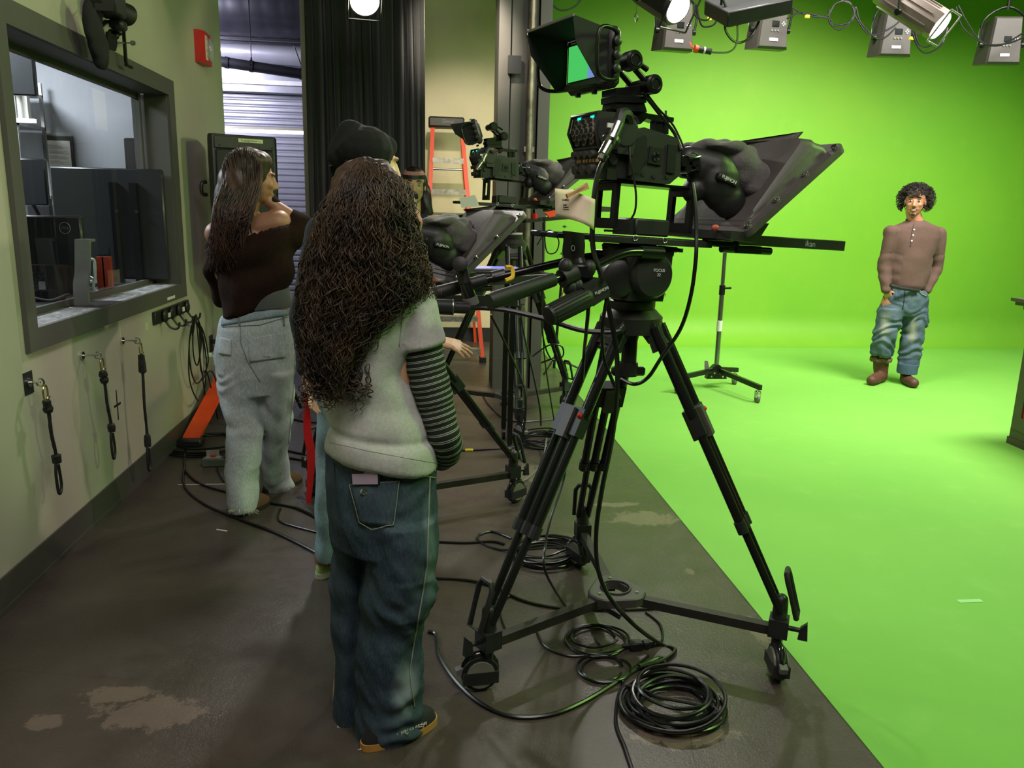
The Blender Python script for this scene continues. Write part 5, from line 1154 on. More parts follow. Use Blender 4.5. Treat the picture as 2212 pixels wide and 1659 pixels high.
# T-shirt
m = MB()
lofted(m, [((765, 590), (870, 590), Y0 + .02, .075), ((712, 612), (908, 610), Y0 + .02, .095), ((692, 650), (925, 650), Y0 + .02, .112), ((690, 740), (900, 745), Y0 + .02, .118), ((692, 800), (887, 800), Y0 + .02, .118), ((696, 870), (908, 870), Y0 + .02, .122), ((712, 915), (926, 925), Y0 + .015, .128), ((716, 940), (941, 965), Y0 + .01, .134), ((706, 962), (947, 1006), Y0 + .01, .138), ((706, 968), (947, 1014), Y0 + .01, .13)])
a, b = P(893, 655, Y0 + .01), P(905, 742, Y0 - .0); m.cap(a, a.lerp(b, .2), .062, .066)
ring0 = []
d = (P(935, 840, Y0) - a).normalized(); u, w_ = frame(d)
for f, rr_ in ((0, .06), (.35, .066), (.7, .07), (1, .073), (1.04, .066)):
    c_ = a.lerp(P(905, 748, Y0), f); ring0.append([c_ + (u * math.cos(k * .314) + w_ * math.sin(k * .314)) * rr_ for k in range(20)])
m.rings(ring0)
HTH = mat('heather_grey_jersey', (.66, .66, .64), .85, var=.1, vscale=120, bump=.12, bscale=300)
def fold_s(p, n):
    z = p.z; return p + n * (noise.noise(Vector((p.x * 7 + z * 5, p.y * 6, z * 6))) * .012 + .006 * noise.noise(p * 15) + .008 * math.exp(-((z - .86) / .03) ** 2) * math.sin(p.x * 20) - .007 * math.exp(-((z - .873 + .12 * (p.x + .15)) / .01) ** 2))
shirt = blob('t_shirt', m, HTH, None, vox=.007, it=3, disp=fold_s); ss = Surf([shirt]); relate(shirt, root)
line_on(ss, [(868, 612), (872, 650), (868, 700), (862, 748)], .0013, 'shoulder_seam', mat('hem_jersey', (.58, .58, .56), .85), root, off=.0005)
line_on(ss, [(712, 955), (800, 975), (880, 990), (940, 1000)], .0007, 'hem_seam', mat('hem_jersey', (.58, .58, .56), .85), root, off=.0005)
# striped sleeve with its stripes running round the arm
def striped_sleeve(path, rad, name, root, n=28, k=14):
    sp = smooth_path(path, k); tot = len(sp) - 1; vs = []; fs = []; uv = []; L = 0; up = None
    for i, p in enumerate(sp):
        if i: L += (p - sp[i - 1]).length
        tdir = (sp[min(i + 1, tot)] - sp[max(i - 1, 0)]).normalized(); u = frame(tdir)[0] if up is None else (up - tdir * up.dot(tdir)).normalized(); up = u; w = tdir.cross(u)
        f = i / tot * (len(rad) - 1); a = min(int(f), len(rad) - 2); rr_ = rad[a] + (rad[a + 1] - rad[a]) * (f - a); rr_ *= 1 + .03 * math.sin(L * 130) + .05 * noise.noise((L * 14, 1, 0))
        for j in range(n): t = 2 * math.pi * j / n; q = p + (u * math.cos(t) + w * math.sin(t)) * rr_; q += (u * math.cos(t) + w * math.sin(t)) * .004 * noise.noise(q * 14); vs.append(q); uv.append(L)
    for i in range(tot):
        for j in range(n): fs.append((i * n + j, i * n + (j + 1) % n, (i + 1) * n + (j + 1) % n, (i + 1) * n + j))
    me = bpy.data.meshes.new(name); me.from_pydata([tuple(v) for v in vs], [], fs); at = me.attributes.new('len', 'FLOAT', 'POINT'); at.data.foreach_set('value', uv); me.update()
    g = mat('striped_knit', (.1, .12, .11), .85, var=0); nt, N, L_, B = nodes(g)
    if not g.get('done'):
        g['done'] = 1; an = N.new('ShaderNodeAttribute'); an.attribute_name = 'len'; ph = mth(N, L_, 'FRACT', mth(N, L_, 'MULTIPLY', an.outputs['Fac'], 1 / .0155))
        c = ramp(N, L_, ph, [(0, lin((.09, .11, .1))), (.62, lin((.09, .11, .1))), (.64, lin((.66, .7, .62))), (.72, lin((.66, .7, .62))), (.74, lin((.1, .12, .11))), (.84, lin((.1, .12, .11))), (.86, lin((.66, .7, .62))), (.94, lin((.66, .7, .62))), (.96, lin((.09, .11, .1)))])
        L_.new(c, B.inputs['Base Color'])
    o = put(name, me, g, None, True, None); return relate(o, root)
striped_sleeve([P(900, 700, Y0), P(918, 790, Y0), P(938, 870, Y0), P(958, 940, Y0 + .0), P(963, 965, Y0 + .03), P(958, 985, Y0 + .08), P(930, 990, Y0 + .19)], [.052, .058, .052, .047, .044, .045, .042, .038, .03], 'striped_sleeve', root)
# the raised hand holds a small black device
c = P(894, 424, Y0 + .2); t = thing('small_device', c, 'tiny black device held up between the fingers beside the curly hair', 'device')
MB().box((-.01, -.008, -.008), (.012, .008, .008), bev=.002).build('device_body', RUB, t); MB().box((-.008, -.006, -.018), (.002, .006, -.008)).cyl((-.009, 0, .008), (-.009, 0, .03), .002).build('metal_tip', ALU, t)
t = thing('bracelet', P(897, 515, Y0 + .22), 'thin cord bracelet on the raised wrist', 'bracelet')
MB().tube([(.033 * math.cos(i * .4), .033 * math.sin(i * .4), .004 * math.sin(i * .4)) for i in range(16)], .0015, 5, closed=True).build('cord', BLM, t)
# hair
H1 = hairmat('dark_brown_curly_hair', (.13, .09, .065), (.3, .21, .14), .55)
m = MB(); yh = Y0 - .0
m.ell(P(797, 437, Y0 + .045), (.1, .1, .112)).ell(P(745, 420, Y0 + .02), (.04, .07, .07)).cap(P(790, 480, Y0 + .01), P(772, 620, yh + .0), .085, .085).cap(P(785, 600, yh - .02), P(735, 790, yh - .06), .085, .045).cap(P(850, 520, yh + .03), P(900, 620, yh + .02), .045, .02).ell(P(712, 640, yh), (.045, .06, .14)).ell(P(703, 760, yh - .05), (.045, .04, .1))
def hw(p, n): return p + n * (.012 * noise.noise(Vector((p.x * 28, p.y * 28, p.z * 9))) + .006 * noise.noise(p * 45))
hb = blob('hair', m, H1, None, vox=.009, it=3, disp=hw); relate(hb, root)
r = random.Random(11); mm_ = MB(); hc2 = P(795, 420, Y0 + .03)
def envx(py, u):                                             # left and right outline of the hair at a given height
    pts = [(345, 745, 835), (400, 715, 880), (480, 685, 893), (560, 662, 915), (640, 648, 935), (720, 645, 850), (790, 650, 810), (850, 680, 775)]
    for (a, l0, r0), (b, l1, r1) in zip(pts, pts[1:]):
        if py <= b: f = (py - a) / (b - a); l, rr2 = l0 + (l1 - l0) * f, r0 + (r1 - r0) * f; return l + (rr2 - l) * u
    return 680 + 95 * u
for i in range(1700):
    u = r.random(); u = .5 + (u - .5) * 1.02
    if u > .82: end = 560 + 140 * r.random()
    elif u > .62: end = 640 + 170 * r.random()
    else: end = 740 + 125 * r.random()
    front = .13 * math.sqrt(max(0, 1 - (2 * u - 1) ** 2)) * (.62 + .42 * r.random()); crown = r.random() < .5
    start = 341 + 10 * r.random() if crown else 350 + 180 * r.random() + abs(u - .5) * 40
    pts = []
    for k in range(6):
        f = k / 5; py = start + (end - start) * f ** (1.35 if crown else 1); uu = .5 + (u - .5) * ((.2 + .8 * min(1, f * 3.5)) if crown else 1) + .03 * math.sin(f * 5 + i * .37)
        d0 = min(1, max(0, (py - 345) / 90)); yy = Y0 + .04 - (front + .045) * (.15 + .85 * math.sqrt(d0))
        pts.append(P(envx(py, uu), py, yy))
    curl_lock(mm_, pts, .006 + .009 * r.random(), 2.4 + (end - start) / 95 + 2 * r.random(), .0009 + .0013 * r.random() ** 2, r, 4, 52)
for i in range(60):                                          # fly-away rings at the ends
    px = 650 + 150 * r.random() ** 1.2; py = 760 + 50 * r.random(); q = [P(px, py, Y0 - .1), P(px + 8 * (r.random() - .5), py + 45, Y0 - .11), P(px + 14 * (r.random() - .5), py + 50 + 55 * r.random(), Y0 - .11)]
    curl_lock(mm_, q, .011, 3 + 2 * r.random(), .0016, r, 4, 50)
for i in range(26):
    py = 380 + 300 * r.random(); px = envx(py, 1) - 10; q = [P(px, py, Y0 + .02), P(px + 10, py + 60, Y0), P(px + 5 + 16 * r.random(), py + 110, Y0 - .01)]; curl_lock(mm_, q, .012, 3, .0013, r, 4, 40)
o = mm_.build('hair_locks', H1, None, ang=None); relate(o, root); o['kind'] = 'stuff'
# ---------------------------------------------------------------- person in the brown off-shoulder sweater
Y1 = 3.85
root = thing('person', Vector((P(540, 900, Y1).x, Y1, 0)), 'person with long straight brown hair, off-shoulder dark brown sweater and light jeans', 'person')
SK3 = mat('warm_tan_skin', (.62, .44, .34), .5, var=.06)
m = MB(); hc = P(548, 385, Y1); T_, R_h = head(m, hc, (.93, .32, -.12), s=.98)
m.cap(hc - Vector((.01, 0, .06)), P(530, 470, Y1), .048, .052).cap(P(470, 505, Y1), P(602, 482, Y1), .058, .062).ell(P(530, 560, Y1), (.16, .095, .2)).ell(P(548, 660, Y1), (.13, .1, .14)).ell(P(610, 655, Y1 - .01), (.035, .07, .05))
WR = P(571, 428, Y1 + .02); m.cap(P(620, 500, Y1), P(652, 485, Y1 + .04), .045, .04).cap(P(652, 485, Y1 + .04), WR, .038, .026); hand(m, WR, (-.5, -.1, .35), (.3, -.9, .3), .85, curl=.5)
m.cap(P(470, 510, Y1), P(475, 640, Y1 + .1), .045, .035).cap(P(475, 640, Y1 + .1), P(530, 600, Y1 + .25), .035, .028)
for hx, kx, fx, yf in ((510, 520, 525, 3.68), (590, 600, 598, 4.05)): m.cap(P(hx, 740, Y1), P(kx, 900, (Y1 + yf) / 2), .075, .055).cap(P(kx, 900, (Y1 + yf) / 2), P(fx, 1075 if fx < 560 else 1030, yf), .052, .038)
o = blob('body', m, SK3, None, vox=.006, it=3); sb_ = Surf([o]); relate(o, root)
line_on(sb_, [(523, 452), (518, 490), (520, 530)], .005, 'black_strap', RUB, root, off=.002); line_on(sb_, [(462, 480), (470, 510)], .005, 'black_strap', RUB, root, off=.002)
m = MB()
lofted(m, [((448, 533), (612, 500), Y1, .145), ((446, 520), (628, 484), Y1, .15), ((451, 556), (640, 520), Y1, .155), ((462, 580), (640, 545), Y1, .15), ((470, 620), (633, 585), Y1, .14), ((477, 655), (617, 622), Y1, .13), ((482, 680), (604, 643), Y1, .125), ((484, 690), (598, 650), Y1, .12)])
for a, b, r0, r1 in (((628, 515, 0), (650, 490, .04), .065, .06), ((650, 490, .04), (592, 440, .03), .055, .034)): m.cap(P(a[0], a[1], Y1 + a[2]), P(b[0], b[1], Y1 + b[2]), r0, r1)
m.cap(P(466, 545, Y1), P(476, 640, Y1 + .08), .06, .055)
SWB = mat('dark_brown_knit', (.15, .1, .08), .95, var=.15, vscale=60, bump=.3, bscale=180, spec=.1)
def fold_w(p, n): z = p.z; a = z * 26 - (p.x + .8) * 16; return p + n * (.012 * math.sin(a + 3 * noise.noise(p * 5)) + .01 * noise.noise(p * 9))
relate(blob('sweater', m, SWB, None, vox=.009, it=3, disp=fold_w), root)
m = MB(); lofted(m, [((485, 625), (622, 615), Y1, .12), ((488, 668), (634, 655), Y1, .118), ((488, 672), (634, 660), Y1, .11)]); relate(m.build('grey_top', mat('grey_jersey', (.33, .35, .33), .85)), root)
m = MB()
lofted(m, [((479, 682), (622, 660), Y1, .12), ((470, 710), (631, 695), Y1, .13), ((463, 755), (638, 748), Y1, .14), ((466, 810), (637, 800), Y1, .135), ((472, 850), (634, 845), Y1, .12)])
lofted(m, [((466, 800), (566, 800), Y1, .12), ((478, 860), (568, 860), Y1 - .02, .115), ((490, 915), (569, 910), Y1 - .05, .1), ((488, 960), (566, 960), Y1 - .08, .1), ((487, 1030), (561, 1030), Y1 - .13, .1), ((489, 1085), (557, 1080), Y1 - .17, .1), ((496, 1103), (555, 1100), Y1 - .18, .09)])
lofted(m, [((560, 800), (637, 800), Y1, .12), ((566, 850), (635, 850), Y1 + .02, .115), ((565, 920), (630, 915), Y1 + .06, .105), ((564, 985), (622, 985), Y1 + .12, .1), ((563, 1040), (628, 1030), Y1 + .17, .11), ((563, 1064), (638, 1046), Y1 + .2, .11), ((566, 1068), (638, 1050), Y1 + .2, .1)])
def fold_l(p, n):
    z = p.z; k = .5 + .6 * math.exp(-((z - .45) / .15) ** 2) + .3 * max(0, .4 - z)
    return p + n * (k * (.016 * noise.noise(Vector((p.x * 6, p.y * 5, z * 10 + p.x * 8))) + .007 * math.sin(z * 50 + 10 * noise.noise(p * 6)) * max(0, noise.noise(p * 4 + Vector((3, 0, 0))) + .3)))
jn = blob('jeans', m, DEN1, None, vox=.008, it=3, disp=fold_l); sj = Surf([jn]); relate(jn, root)
S1 = mat('blue_grey_stitch', (.4, .45, .45), .8); BB = mat('blue_waistband', (.22, .33, .36), .8)
patch_on(sj, [(480, 688), (622, 664), (624, 680), (479, 704)], 'waistband', denim('waist_denim', (.4, .47, .5), (.52, .58, .6)), root, nu=16, nv=3, off=.002, th=.003)
for q4 in ([(478, 728), (500, 734), (500, 768), (474, 764)], [(536, 732), (612, 716), (615, 772), (540, 782)]): patch_on(sj, q4, 'back_pocket', DEN1, root, off=.003, th=.003)
for pth in ([(478, 729), (501, 735)], [(536, 733), (612, 717), (615, 772)], [(520, 700), (520, 740), (535, 780), (562, 825)], [(480, 706), (560, 702), (622, 684)], [(627, 690), (637, 760), (632, 850), (622, 960)]): line_on(sj, pth, .0014, 'seam', S1, root, off=.003)
for x in (517, 612): line_on(sj, [(x, 680), (x + 1, 704)], .004, 'belt_loop', S1, root, off=.003)
line_on(sj, [(567, 771), (577, 772), (584, 771)], .006, 'tear', RUB, root, off=.001)
line_on(sj, [(556, 775), (566, 769), (580, 768)], .002, 'loose_thread', FR, root, off=.004)
r = random.Random(5); fm_ = MB()
for i in range(50):
    f = r.random(); q = P(496 + 60 * f, 1101, Y1 - .27) if i % 2 else P(566 + 72 * f, 1067 - 18 * f, Y1 + .1)
    fm_.tube([q, q + Vector((.02 * (r.random() - .5), -.004, -.012 * r.random())), q + Vector((.03 * (r.random() - .5), -.004, -.03 * r.random()))], .0016, 4)
relate(fm_.build('frayed_hem', FR, None, ang=None), root)['kind'] = 'stuff'
BRS = mat('brown_suede', (.3, .19, .1), .8); GRB = mat('dark_shoe_sole', (.12, .09, .07), .6)
a = FL(535, 1122); sneaker(a + Vector((-.06, .02, 0)), a + Vector((.05, .22, 0)), .05, root, GRB, BRS)
a = FL(575, 1070); sneaker(a + Vector((-.02, .03, 0)), FL(648, 1042) + Vector((.0, .03, 0)), .05, root, GRB, BRS)
H2 = hairmat('long_brown_hair', (.15, .1, .075), (.3, .2, .15), .5)
m = MB(); m.ell(hc + Vector((-.022, -.012, .04)), (.1, .098, .1)).ell(hc + Vector((.03, -.01, .075)), (.06, .085, .05)).cap(hc + Vector((-.06, -.03, -.02)), P(500, 480, Y1 - .05), .095, .09).cap(P(500, 480, Y1 - .05), P(475, 540, Y1 - .1), .085, .05)
hb = blob('hair', m, H2, None, vox=.009, it=4, disp=lambda p, n: p + n * .006 * noise.noise(Vector((p.x * 50 + p.z * 15, p.y * 50, p.z * 5)))); relate(hb, root)
mm_ = MB(); r = random.Random(21)
for i in range(420):
    u = r.random(); a = math.pi * (1.05 - 1.0 * u)                                   # sweep over the crown
    s0 = hc + Vector((-.03 + .095 * math.cos(a) * .9, -.03 - .07 * r.random(), .03 + .1 * math.sin(a) * (.8 + .2 * r.random())))
    ex = 441 + 75 * r.random() + 50 * u * r.random(); ey = 500 + 100 * r.random() - 30 * u
    yb = Y1 - .1 - .05 * r.random(); mx1 = 478 + 95 * u * .9
    pts = [s0, P(mx1, 400 + 15 * r.random(), Y1 - .1 - .02 * r.random()), P(mx1 - 18, 455, yb - .02), P((mx1 + ex) / 2 - 12, (480 + ey) / 2, yb - .03), P(ex, ey, yb)]
    curl_lock(mm_, pts, .004 + .006 * r.random() * (1 if ey > 560 else .5), 1.2 + r.random(), .0022 + .0012 * r.random(), r, 4, 30)
relate(mm_.build('hair_strands', H2, None, ang=None), root)['kind'] = 'stuff'
# ---------------------------------------------------------------- person in the black beanie
Y2 = 3.05
root = thing('person', Vector((P(760, 900, Y2).x, Y2, 0)), 'person in a black knit beanie and dark jacket, mostly behind the curly hair', 'person')
m = MB(); hc = P(803, 352, Y2); T_, R_h = head(m, hc, (.9, .35, -.15), s=1.0)
m.cap(hc - Vector((.01, 0, .07)), P(785, 455, Y2), .055, .06).ell(P(775, 560, Y2), (.15, .1, .26)).ell(P(765, 760, Y2), (.14, .1, .14))
EL, WR = P(872, 690, Y2 - .12), P(935, 735, Y2 - .25)
m.cap(P(850, 500, Y2), EL, .05, .045).cap(EL, WR, .04, .027); hand(m, P(926, 731, Y2 - .25), (.95, -.1, -.22), (.25, -.2, .9), 1.02, curl=.22, spread=.3)
m.cap(P(690, 500, Y2), P(660, 680, Y2 - .02), .05, .04).cap(P(660, 680, Y2 - .02), P(668, 820, Y2 - .06), .04, .028); hand(m, P(668, 820, Y2 - .06), (0, -.1, -1), (-1, 0, 0), .9, curl=.7)
for hx, kx, fx, yf in ((715, 712, 702, 2.98), (810, 815, 815, 3.1)): m.cap(P(hx + 10, 820, Y2), P(kx + 5, 1000, Y2), .058, .045).cap(P(kx + 5, 1000, Y2), P(fx + 6, 1190, yf), .042, .036)
relate(blob('body', m, mat('light_skin', (.84, .68, .52), .5, var=.05), None, vox=.006, it=3), root)
m = MB(); bc = hc + Vector((-.015, -.01, .045))
m.ell(bc, (.1, .115, .085)).cap(bc + Vector((-.04, 0, .02)), P(758, 292, Y2), .09, .055).cap(P(758, 290, Y2), P(835, 318, Y2), .05, .04).cap(P(735, 335, Y2), P(752, 290, Y2), .05, .045)
relate(blob('beanie', m, mat('black_rib_knit', (.055, .055, .055), .95, var=.2, vscale=80, bump=.4, bscale=160, stretch=(3, 3, .5)), None, vox=.006, it=5, disp=lambda p, n: p + n * .003 * noise.noise(p * 20)), root)
m = MB(); lofted(m, [((745, 430), (835, 430), Y2, .09), ((700, 455), (868, 455), Y2, .12), ((672, 490), (880, 490), Y2, .135), ((668, 560), (878, 560), Y2, .14), ((665, 690), (865, 690), Y2, .14), ((640, 765), (862, 765), Y2, .14), ((645, 772), (860, 772), Y2, .13)])
m.cap(P(690, 500, Y2), P(655, 690, Y2 - .02), .06, .05).cap(P(655, 690, Y2 - .02), P(664, 790, Y2 - .05), .05, .042).cap(P(855, 510, Y2), EL, .06, .052).cap(EL, P(915, 726, Y2 - .21), .05, .04)
relate(blob('jacket', m, mat('dark_blue_jacket', (.1, .12, .14), .85, var=.15, bump=.2), None, vox=.01, it=4, disp=lambda p, n: p + n * .012 * noise.noise(p * 8)), root)
m = MB(); lofted(m, [((690, 755), (850, 755), Y2, .12), ((683, 830), (860, 830), Y2, .13), ((683, 870), (860, 870), Y2, .12)])
lofted(m, [((683, 850), (768, 850), Y2, .11), ((682, 1000), (755, 1000), Y2, .095), ((681, 1100), (745, 1100), Y2 - .04, .095), ((683, 1205), (740, 1205), Y2 - .07, .085)]); lofted(m, [((768, 850), (860, 850), Y2, .11), ((775, 1000), (855, 1000), Y2, .095), ((780, 1185), (850, 1185), Y2 + .04, .085)])
relate(blob('jeans', m, denim('mid_blue_denim', (.36, .46, .48), (.48, .57, .58)), None, vox=.009, it=3, disp=lambda p, n: p + n * .012 * noise.noise(Vector((p.x * 7, p.y * 7, p.z * 12)))), root)
LG = mat('pale_green_sneaker', (.62, .7, .42), .6); LS = mat('off_white_sole', (.72, .74, .66), .5)
a = FL(698, 1252); sneaker(a + Vector((-.02, .0, 0)), a + Vector((.1, .25, 0)), .055, root, LS, LG); a = P(815, 1200, 3.1).xy.to_3d(); sneaker(a + Vector((0, -.08, 0)), a + Vector((.08, .18, 0)), .052, root, LS, LG)
relate(MB().cyl(P(708, 1180, Y2 - .07), P(706, 1212, Y2 - .07), .05, .05).build('sock', mat('rust_sock', (.5, .34, .22), .9)), root)
RD = mat('red_webbing', (.72, .05, .07), .8); q = [P(662, 850, Y2 - .1), P(664, 930, Y2 - .1), P(672, 990, Y2 - .1), P(666, 1088, Y2 - .1)]
m = MB(); rs = []
for i, p in enumerate(smooth_path(q, 6)): w = .008 + .008 * math.sin(i / 18 * math.pi); rs.append([p + Vector((-w, 0, 0)), p + Vector((w, .002, 0)), p + Vector((w, .005, 0)), p + Vector((-w, .003, 0))])
tag(m.rings(rs).build('lanyard', RD), 'long bright red strap hanging down beside the dark jeans', 'strap')
relate(blob('hair', MB().ell(hc + Vector((-.02, -.0, .015)), (.1, .098, .1)).cap(hc + Vector((-.05, 0, -.02)), hc + Vector((-.05, .01, -.12)), .06, .05), hairmat('beanie_dark_hair', (.1, .08, .07), (.2, .15, .12), .7), None, vox=.008, it=3, disp=lambda p, n: p + n * .008 * noise.noise(p * 35)), root)
# ---------------------------------------------------------------- person with the headband in the background
Y3 = 5.6
root = thing('person', Vector((P(890, 500, Y3).x, Y3, 0)), 'person with dark hair and a pink and black headband looking this way', 'person')
SK4 = mat('olive_light_skin', (.8, .64, .5), .5, var=.04)
m = MB(); hc = P(894, 403, Y3); T_, R_h = head(m, hc, (.06, -1, .0), s=1.0); R4 = R_h
m.cap(hc - Vector((0, -.02, .07)), P(893, 455, Y3 + .02), .048, .055).ell(P(893, 540, Y3 + .02), (.16, .1, .25)).ell(P(893, 640, Y3 + .02), (.15, .1, .14)).cap(P(845, 480, Y3 + .02), P(935, 480, Y3 + .02), .055, .055)
for sx in (-1, 1): m.cap(P(893 + sx * 48, 485, Y3), P(893 + sx * 58, 560, Y3 + .02), .045, .038).cap(P(893 + sx * 58, 560, Y3 + .02), P(893 + sx * 40, 620, Y3 - .08), .036, .026).cap(P(893 + sx * 22, 660, Y3), P(893 + sx * 22, 800, Y3), .075, .045)
relate(blob('body', m, SK4, None, vox=.0055, it=2), root)
face_parts(T_, R4, 1.0, root, mat('eyelid_brown', (.35, .22, .16), .6, var=0), mat('rose_lips', (.72, .42, .4), .4), False, mat('dark_brow', (.08, .05, .04), .8, var=0))
m = MB(); m.ell(hc + Vector((0, .035, .03)), (.095, .09, .1)).ell(hc + Vector((0, .022, .05)), (.074, .088, .088)).cap(hc + Vector((.07, .05, -.02)), hc + Vector((.1, .02, -.32)), .045, .05).cap(hc + Vector((-.07, .05, -.02)), hc + Vector((-.09, .03, -.3)), .04, .045)
hb = blob('hair', m, hairmat('near_black_hair', (.07, .05, .045), (.14, .1, .08)), None, vox=.008, it=3, disp=lambda p, n: p + n * .008 * noise.noise(Vector((p.x * 40, p.y * 40, p.z * 12)))); relate(hb, root)
def band(z0, z1, k0, k1, tilt=.0):
    rs = []
    for z, k in ((z0, k0), (z1, k1), (z1, k1 - .008), (z0, k0 - .008)): rs.append([hc + Vector((k * .94 * math.cos(a), .016 + (k + .014) * math.sin(a), z + tilt * math.sin(a))) for a in [i * math.pi / 20 for i in range(40)]])
    return MB().rings(rs + [rs[0]], cap=False)
relate(band(.058, .083, .086, .083, .012).build('black_headband', RUB), root); relate(band(.083, .108, .083, .066, .012).build('pink_headband', mat('dusty_pink_band', (.72, .5, .48), .8)), root)
m = MB(); lofted(m, [((865, 462), (922, 462), Y3 + .02, .08), ((842, 480), (945, 480), Y3 + .02, .11), ((838, 540), (948, 540), Y3 + .02, .13), ((840, 660), (946, 660), Y3 + .02, .13)])
for sx in (-1, 1): m.cap(P(893 + sx * 48, 488, Y3), P(893 + sx * 58, 560, Y3 + .02), .058, .048).cap(P(893 + sx * 58, 560, Y3 + .02), P(893 + sx * 42, 612, Y3 - .07), .046, .035)
relate(blob('jacket', m, mat('teal_dark_jacket', (.1, .15, .16), .85), None, vox=.01, it=4, disp=lambda p, n: p + n * .01 * noise.noise(p * 8)), root)
m = MB(); lofted(m, [((845, 640), (941, 640), Y3 + .01, .12), ((845, 700), (941, 700), Y3, .12)])
for sx in (-1, 1): m.cap(P(893 + sx * 23, 680, Y3), P(893 + sx * 23, 870, Y3), .09, .065)
relate(blob('trousers', m, mat('black_trousers', (.09, .09, .1), .85), None, vox=.012, it=3), root)
for sx in (-1, 1): a = Vector((P(893 + sx * 23, 870, Y3).x, Y3 + .06, 0)); sneaker(a, a + Vector((.02 * sx, -.24, 0)), .045, root, RUB, RUB)
# ---------------------------------------------------------------- smiling person on the green floor
Y4 = 6.6
root = thing('person', Vector((P(1950, 800, Y4).x, Y4, 0)), 'smiling person with short curly black hair, brown henley and rolled jeans on the green floor', 'person')
m = MB(); hc = P(1977, 436, Y4); T_, R_h = head(m, hc, (-.6, -.85, -.03), s=1.06); R4 = R_h
m.cap(hc - Vector((0, -.02, .08)), P(1978, 480, Y4 + .02), .058, .064).cap(P(1942, 503, Y4 + .02), P(2018, 506, Y4 + .02), .05, .05).ell(P(1972, 560, Y4 + .02), (.17, .11, .28)).ell(P(1960, 640, Y4 + .02), (.15, .11, .13))
AL = [P(1927, 502, Y4), P(1908, 575, Y4 + .03), P(1914, 625, Y4 - .03), P(1922, 640, Y4 - .045)]; AR = [P(2029, 505, Y4), P(2024, 578, Y4 + .03), P(2001, 627, Y4 - .03), P(1993, 640, Y4 - .045)]
for A_ in (AL, AR): m.cap(A_[0] + Vector((0, 0, -.03)), A_[1], .042, .04).cap(A_[1], A_[2], .04, .03)
hand(m, AL[2], AL[3] - AL[2] + Vector((.03, .03, -.06)), (-.5, -.8, 0), .85, curl=.15); hand(m, AR[2], AR[3] - AR[2] + Vector((-.03, .03, -.06)), (.5, -.8, 0), .85, curl=.15, side=-1)
for a, b, c_, yf in ((1923, 1913, 1904, 6.64), (1974, 1970, 1962, 6.56)): m.cap(P(a, 655, Y4 + .02), P(b, 725, Y4), .08, .06).cap(P(b, 725, Y4), P(c_, 800, yf), .05, .032)
relate(blob('body', m, SK2, None, vox=.0055, it=2), root)
face_parts(T_, R4, 1.06, root, mat('eyelid_tan', (.4, .26, .18), .6, var=0), mat('lip_tan', (.66, .36, .32), .4), True, mat('dark_brow', (.08, .05, .04), .8, var=0))
BRD = mat('short_dark_beard', (.16, .1, .07), .8)
relate(MB().tube([T_((dx, .1 - abs(dx) * .3, -.052 - abs(dx) * .25)) for dx in (-.03, -.015, 0, .015, .03)], [.001, .0022, .0026, .0022, .001], 6).build('moustache', BRD), root); relate(MB().ell(T_((0, .088, -.1)), (.017, .012, .012), R4).build('goatee', BRD), root)
H3 = hairmat('black_curls', (.08, .06, .05), (.17, .125, .1), .75)
m = MB(); m.ell(hc + R4 @ Vector((0, -.035, .075)), (.108, .1, .078)).ell(hc + R4 @ Vector((-.085, -.045, .01)), (.036, .055, .055)).ell(hc + R4 @ Vector((.085, -.045, .01)), (.036, .055, .055))
relate(blob('hair', m, H3, None, vox=.01, it=2, disp=lambda p, n: p + n * .014 * noise.noise(p * 30)), root)
mm_ = MB(); r = random.Random(8)
for i in range(760):
    a = r.random() * 6.283; e = r.random() * 2.15 - .8; d = Vector((math.cos(a) * math.cos(e), math.sin(a) * math.cos(e), math.sin(e)))
    if d.dot(R4 @ Vector((0, 1, 0))) > .5 and d.z < .42: continue
    c0 = hc + Vector((0, 0, .03)) + R4 @ Vector((0, -.035, 0)); p = c0 + Vector((d.x * .135, d.y * .115, d.z * .115)); t_ = (d + Vector((r.random() - .5, r.random() - .5, -.4)) * .9).normalized()
    curl_lock(mm_, [p - d * .03, p + t_ * .012, p + t_ * .03 + Vector((0, 0, -.012))], .011, 1.7, .0028, r, 4, 18)
for i in range(34):                                          # fringe on the forehead
    p = T_((-.055 + .11 * r.random(), .084, .064 + .024 * r.random())); curl_lock(mm_, [p, p + R4 @ Vector((0, .012, -.012)), p + R4 @ Vector((0, .01, -.028))], .008, 1.4, .003, r, 5, 14)
relate(mm_.build('curls', H3, None, ang=None), root)['kind'] = 'stuff'
m = MB(); HEN = mat('brown_henley_knit', (.36, .27, .235), .9, var=.06, vscale=40, bump=.2, bscale=220)
lofted(m, [((1958, 477), (1998, 477), Y4 + .02, .08), ((1948, 482), (2010, 483), Y4 + .02, .1), ((1934, 488), (2024, 490), Y4 + .02, .115), ((1925, 497), (2032, 500), Y4 + .02, .12), ((1923, 512), (2030, 514), Y4 + .02, .13), ((1922, 555), (2011, 556), Y4 + .02, .14), ((1918, 590), (2006, 592), Y4 + .02, .135), ((1919, 612), (1996, 618), Y4 + .02, .135), ((1919, 617), (1990, 626), Y4 + .02, .125)])
for A_ in (AL, AR): m.ell(A_[0] + Vector((0, .02, -.005)), (.062, .075, .066)).cap(A_[0], A_[1], .06, .054).cap(A_[1], A_[2], .054, .04)
def fold_h(p, n): return p + n * (.006 * noise.noise(p * 9) + (.0022 * math.sin(p.z * 75 + 4 * noise.noise(p * 6)) if p.z < 1.18 and abs(p.x - P(1965, 600, Y4).x) > .14 else 0))
sw = blob('henley_shirt', m, HEN, None, vox=.008, it=3, disp=fold_h); sf = Surf([sw]); relate(sw, root)
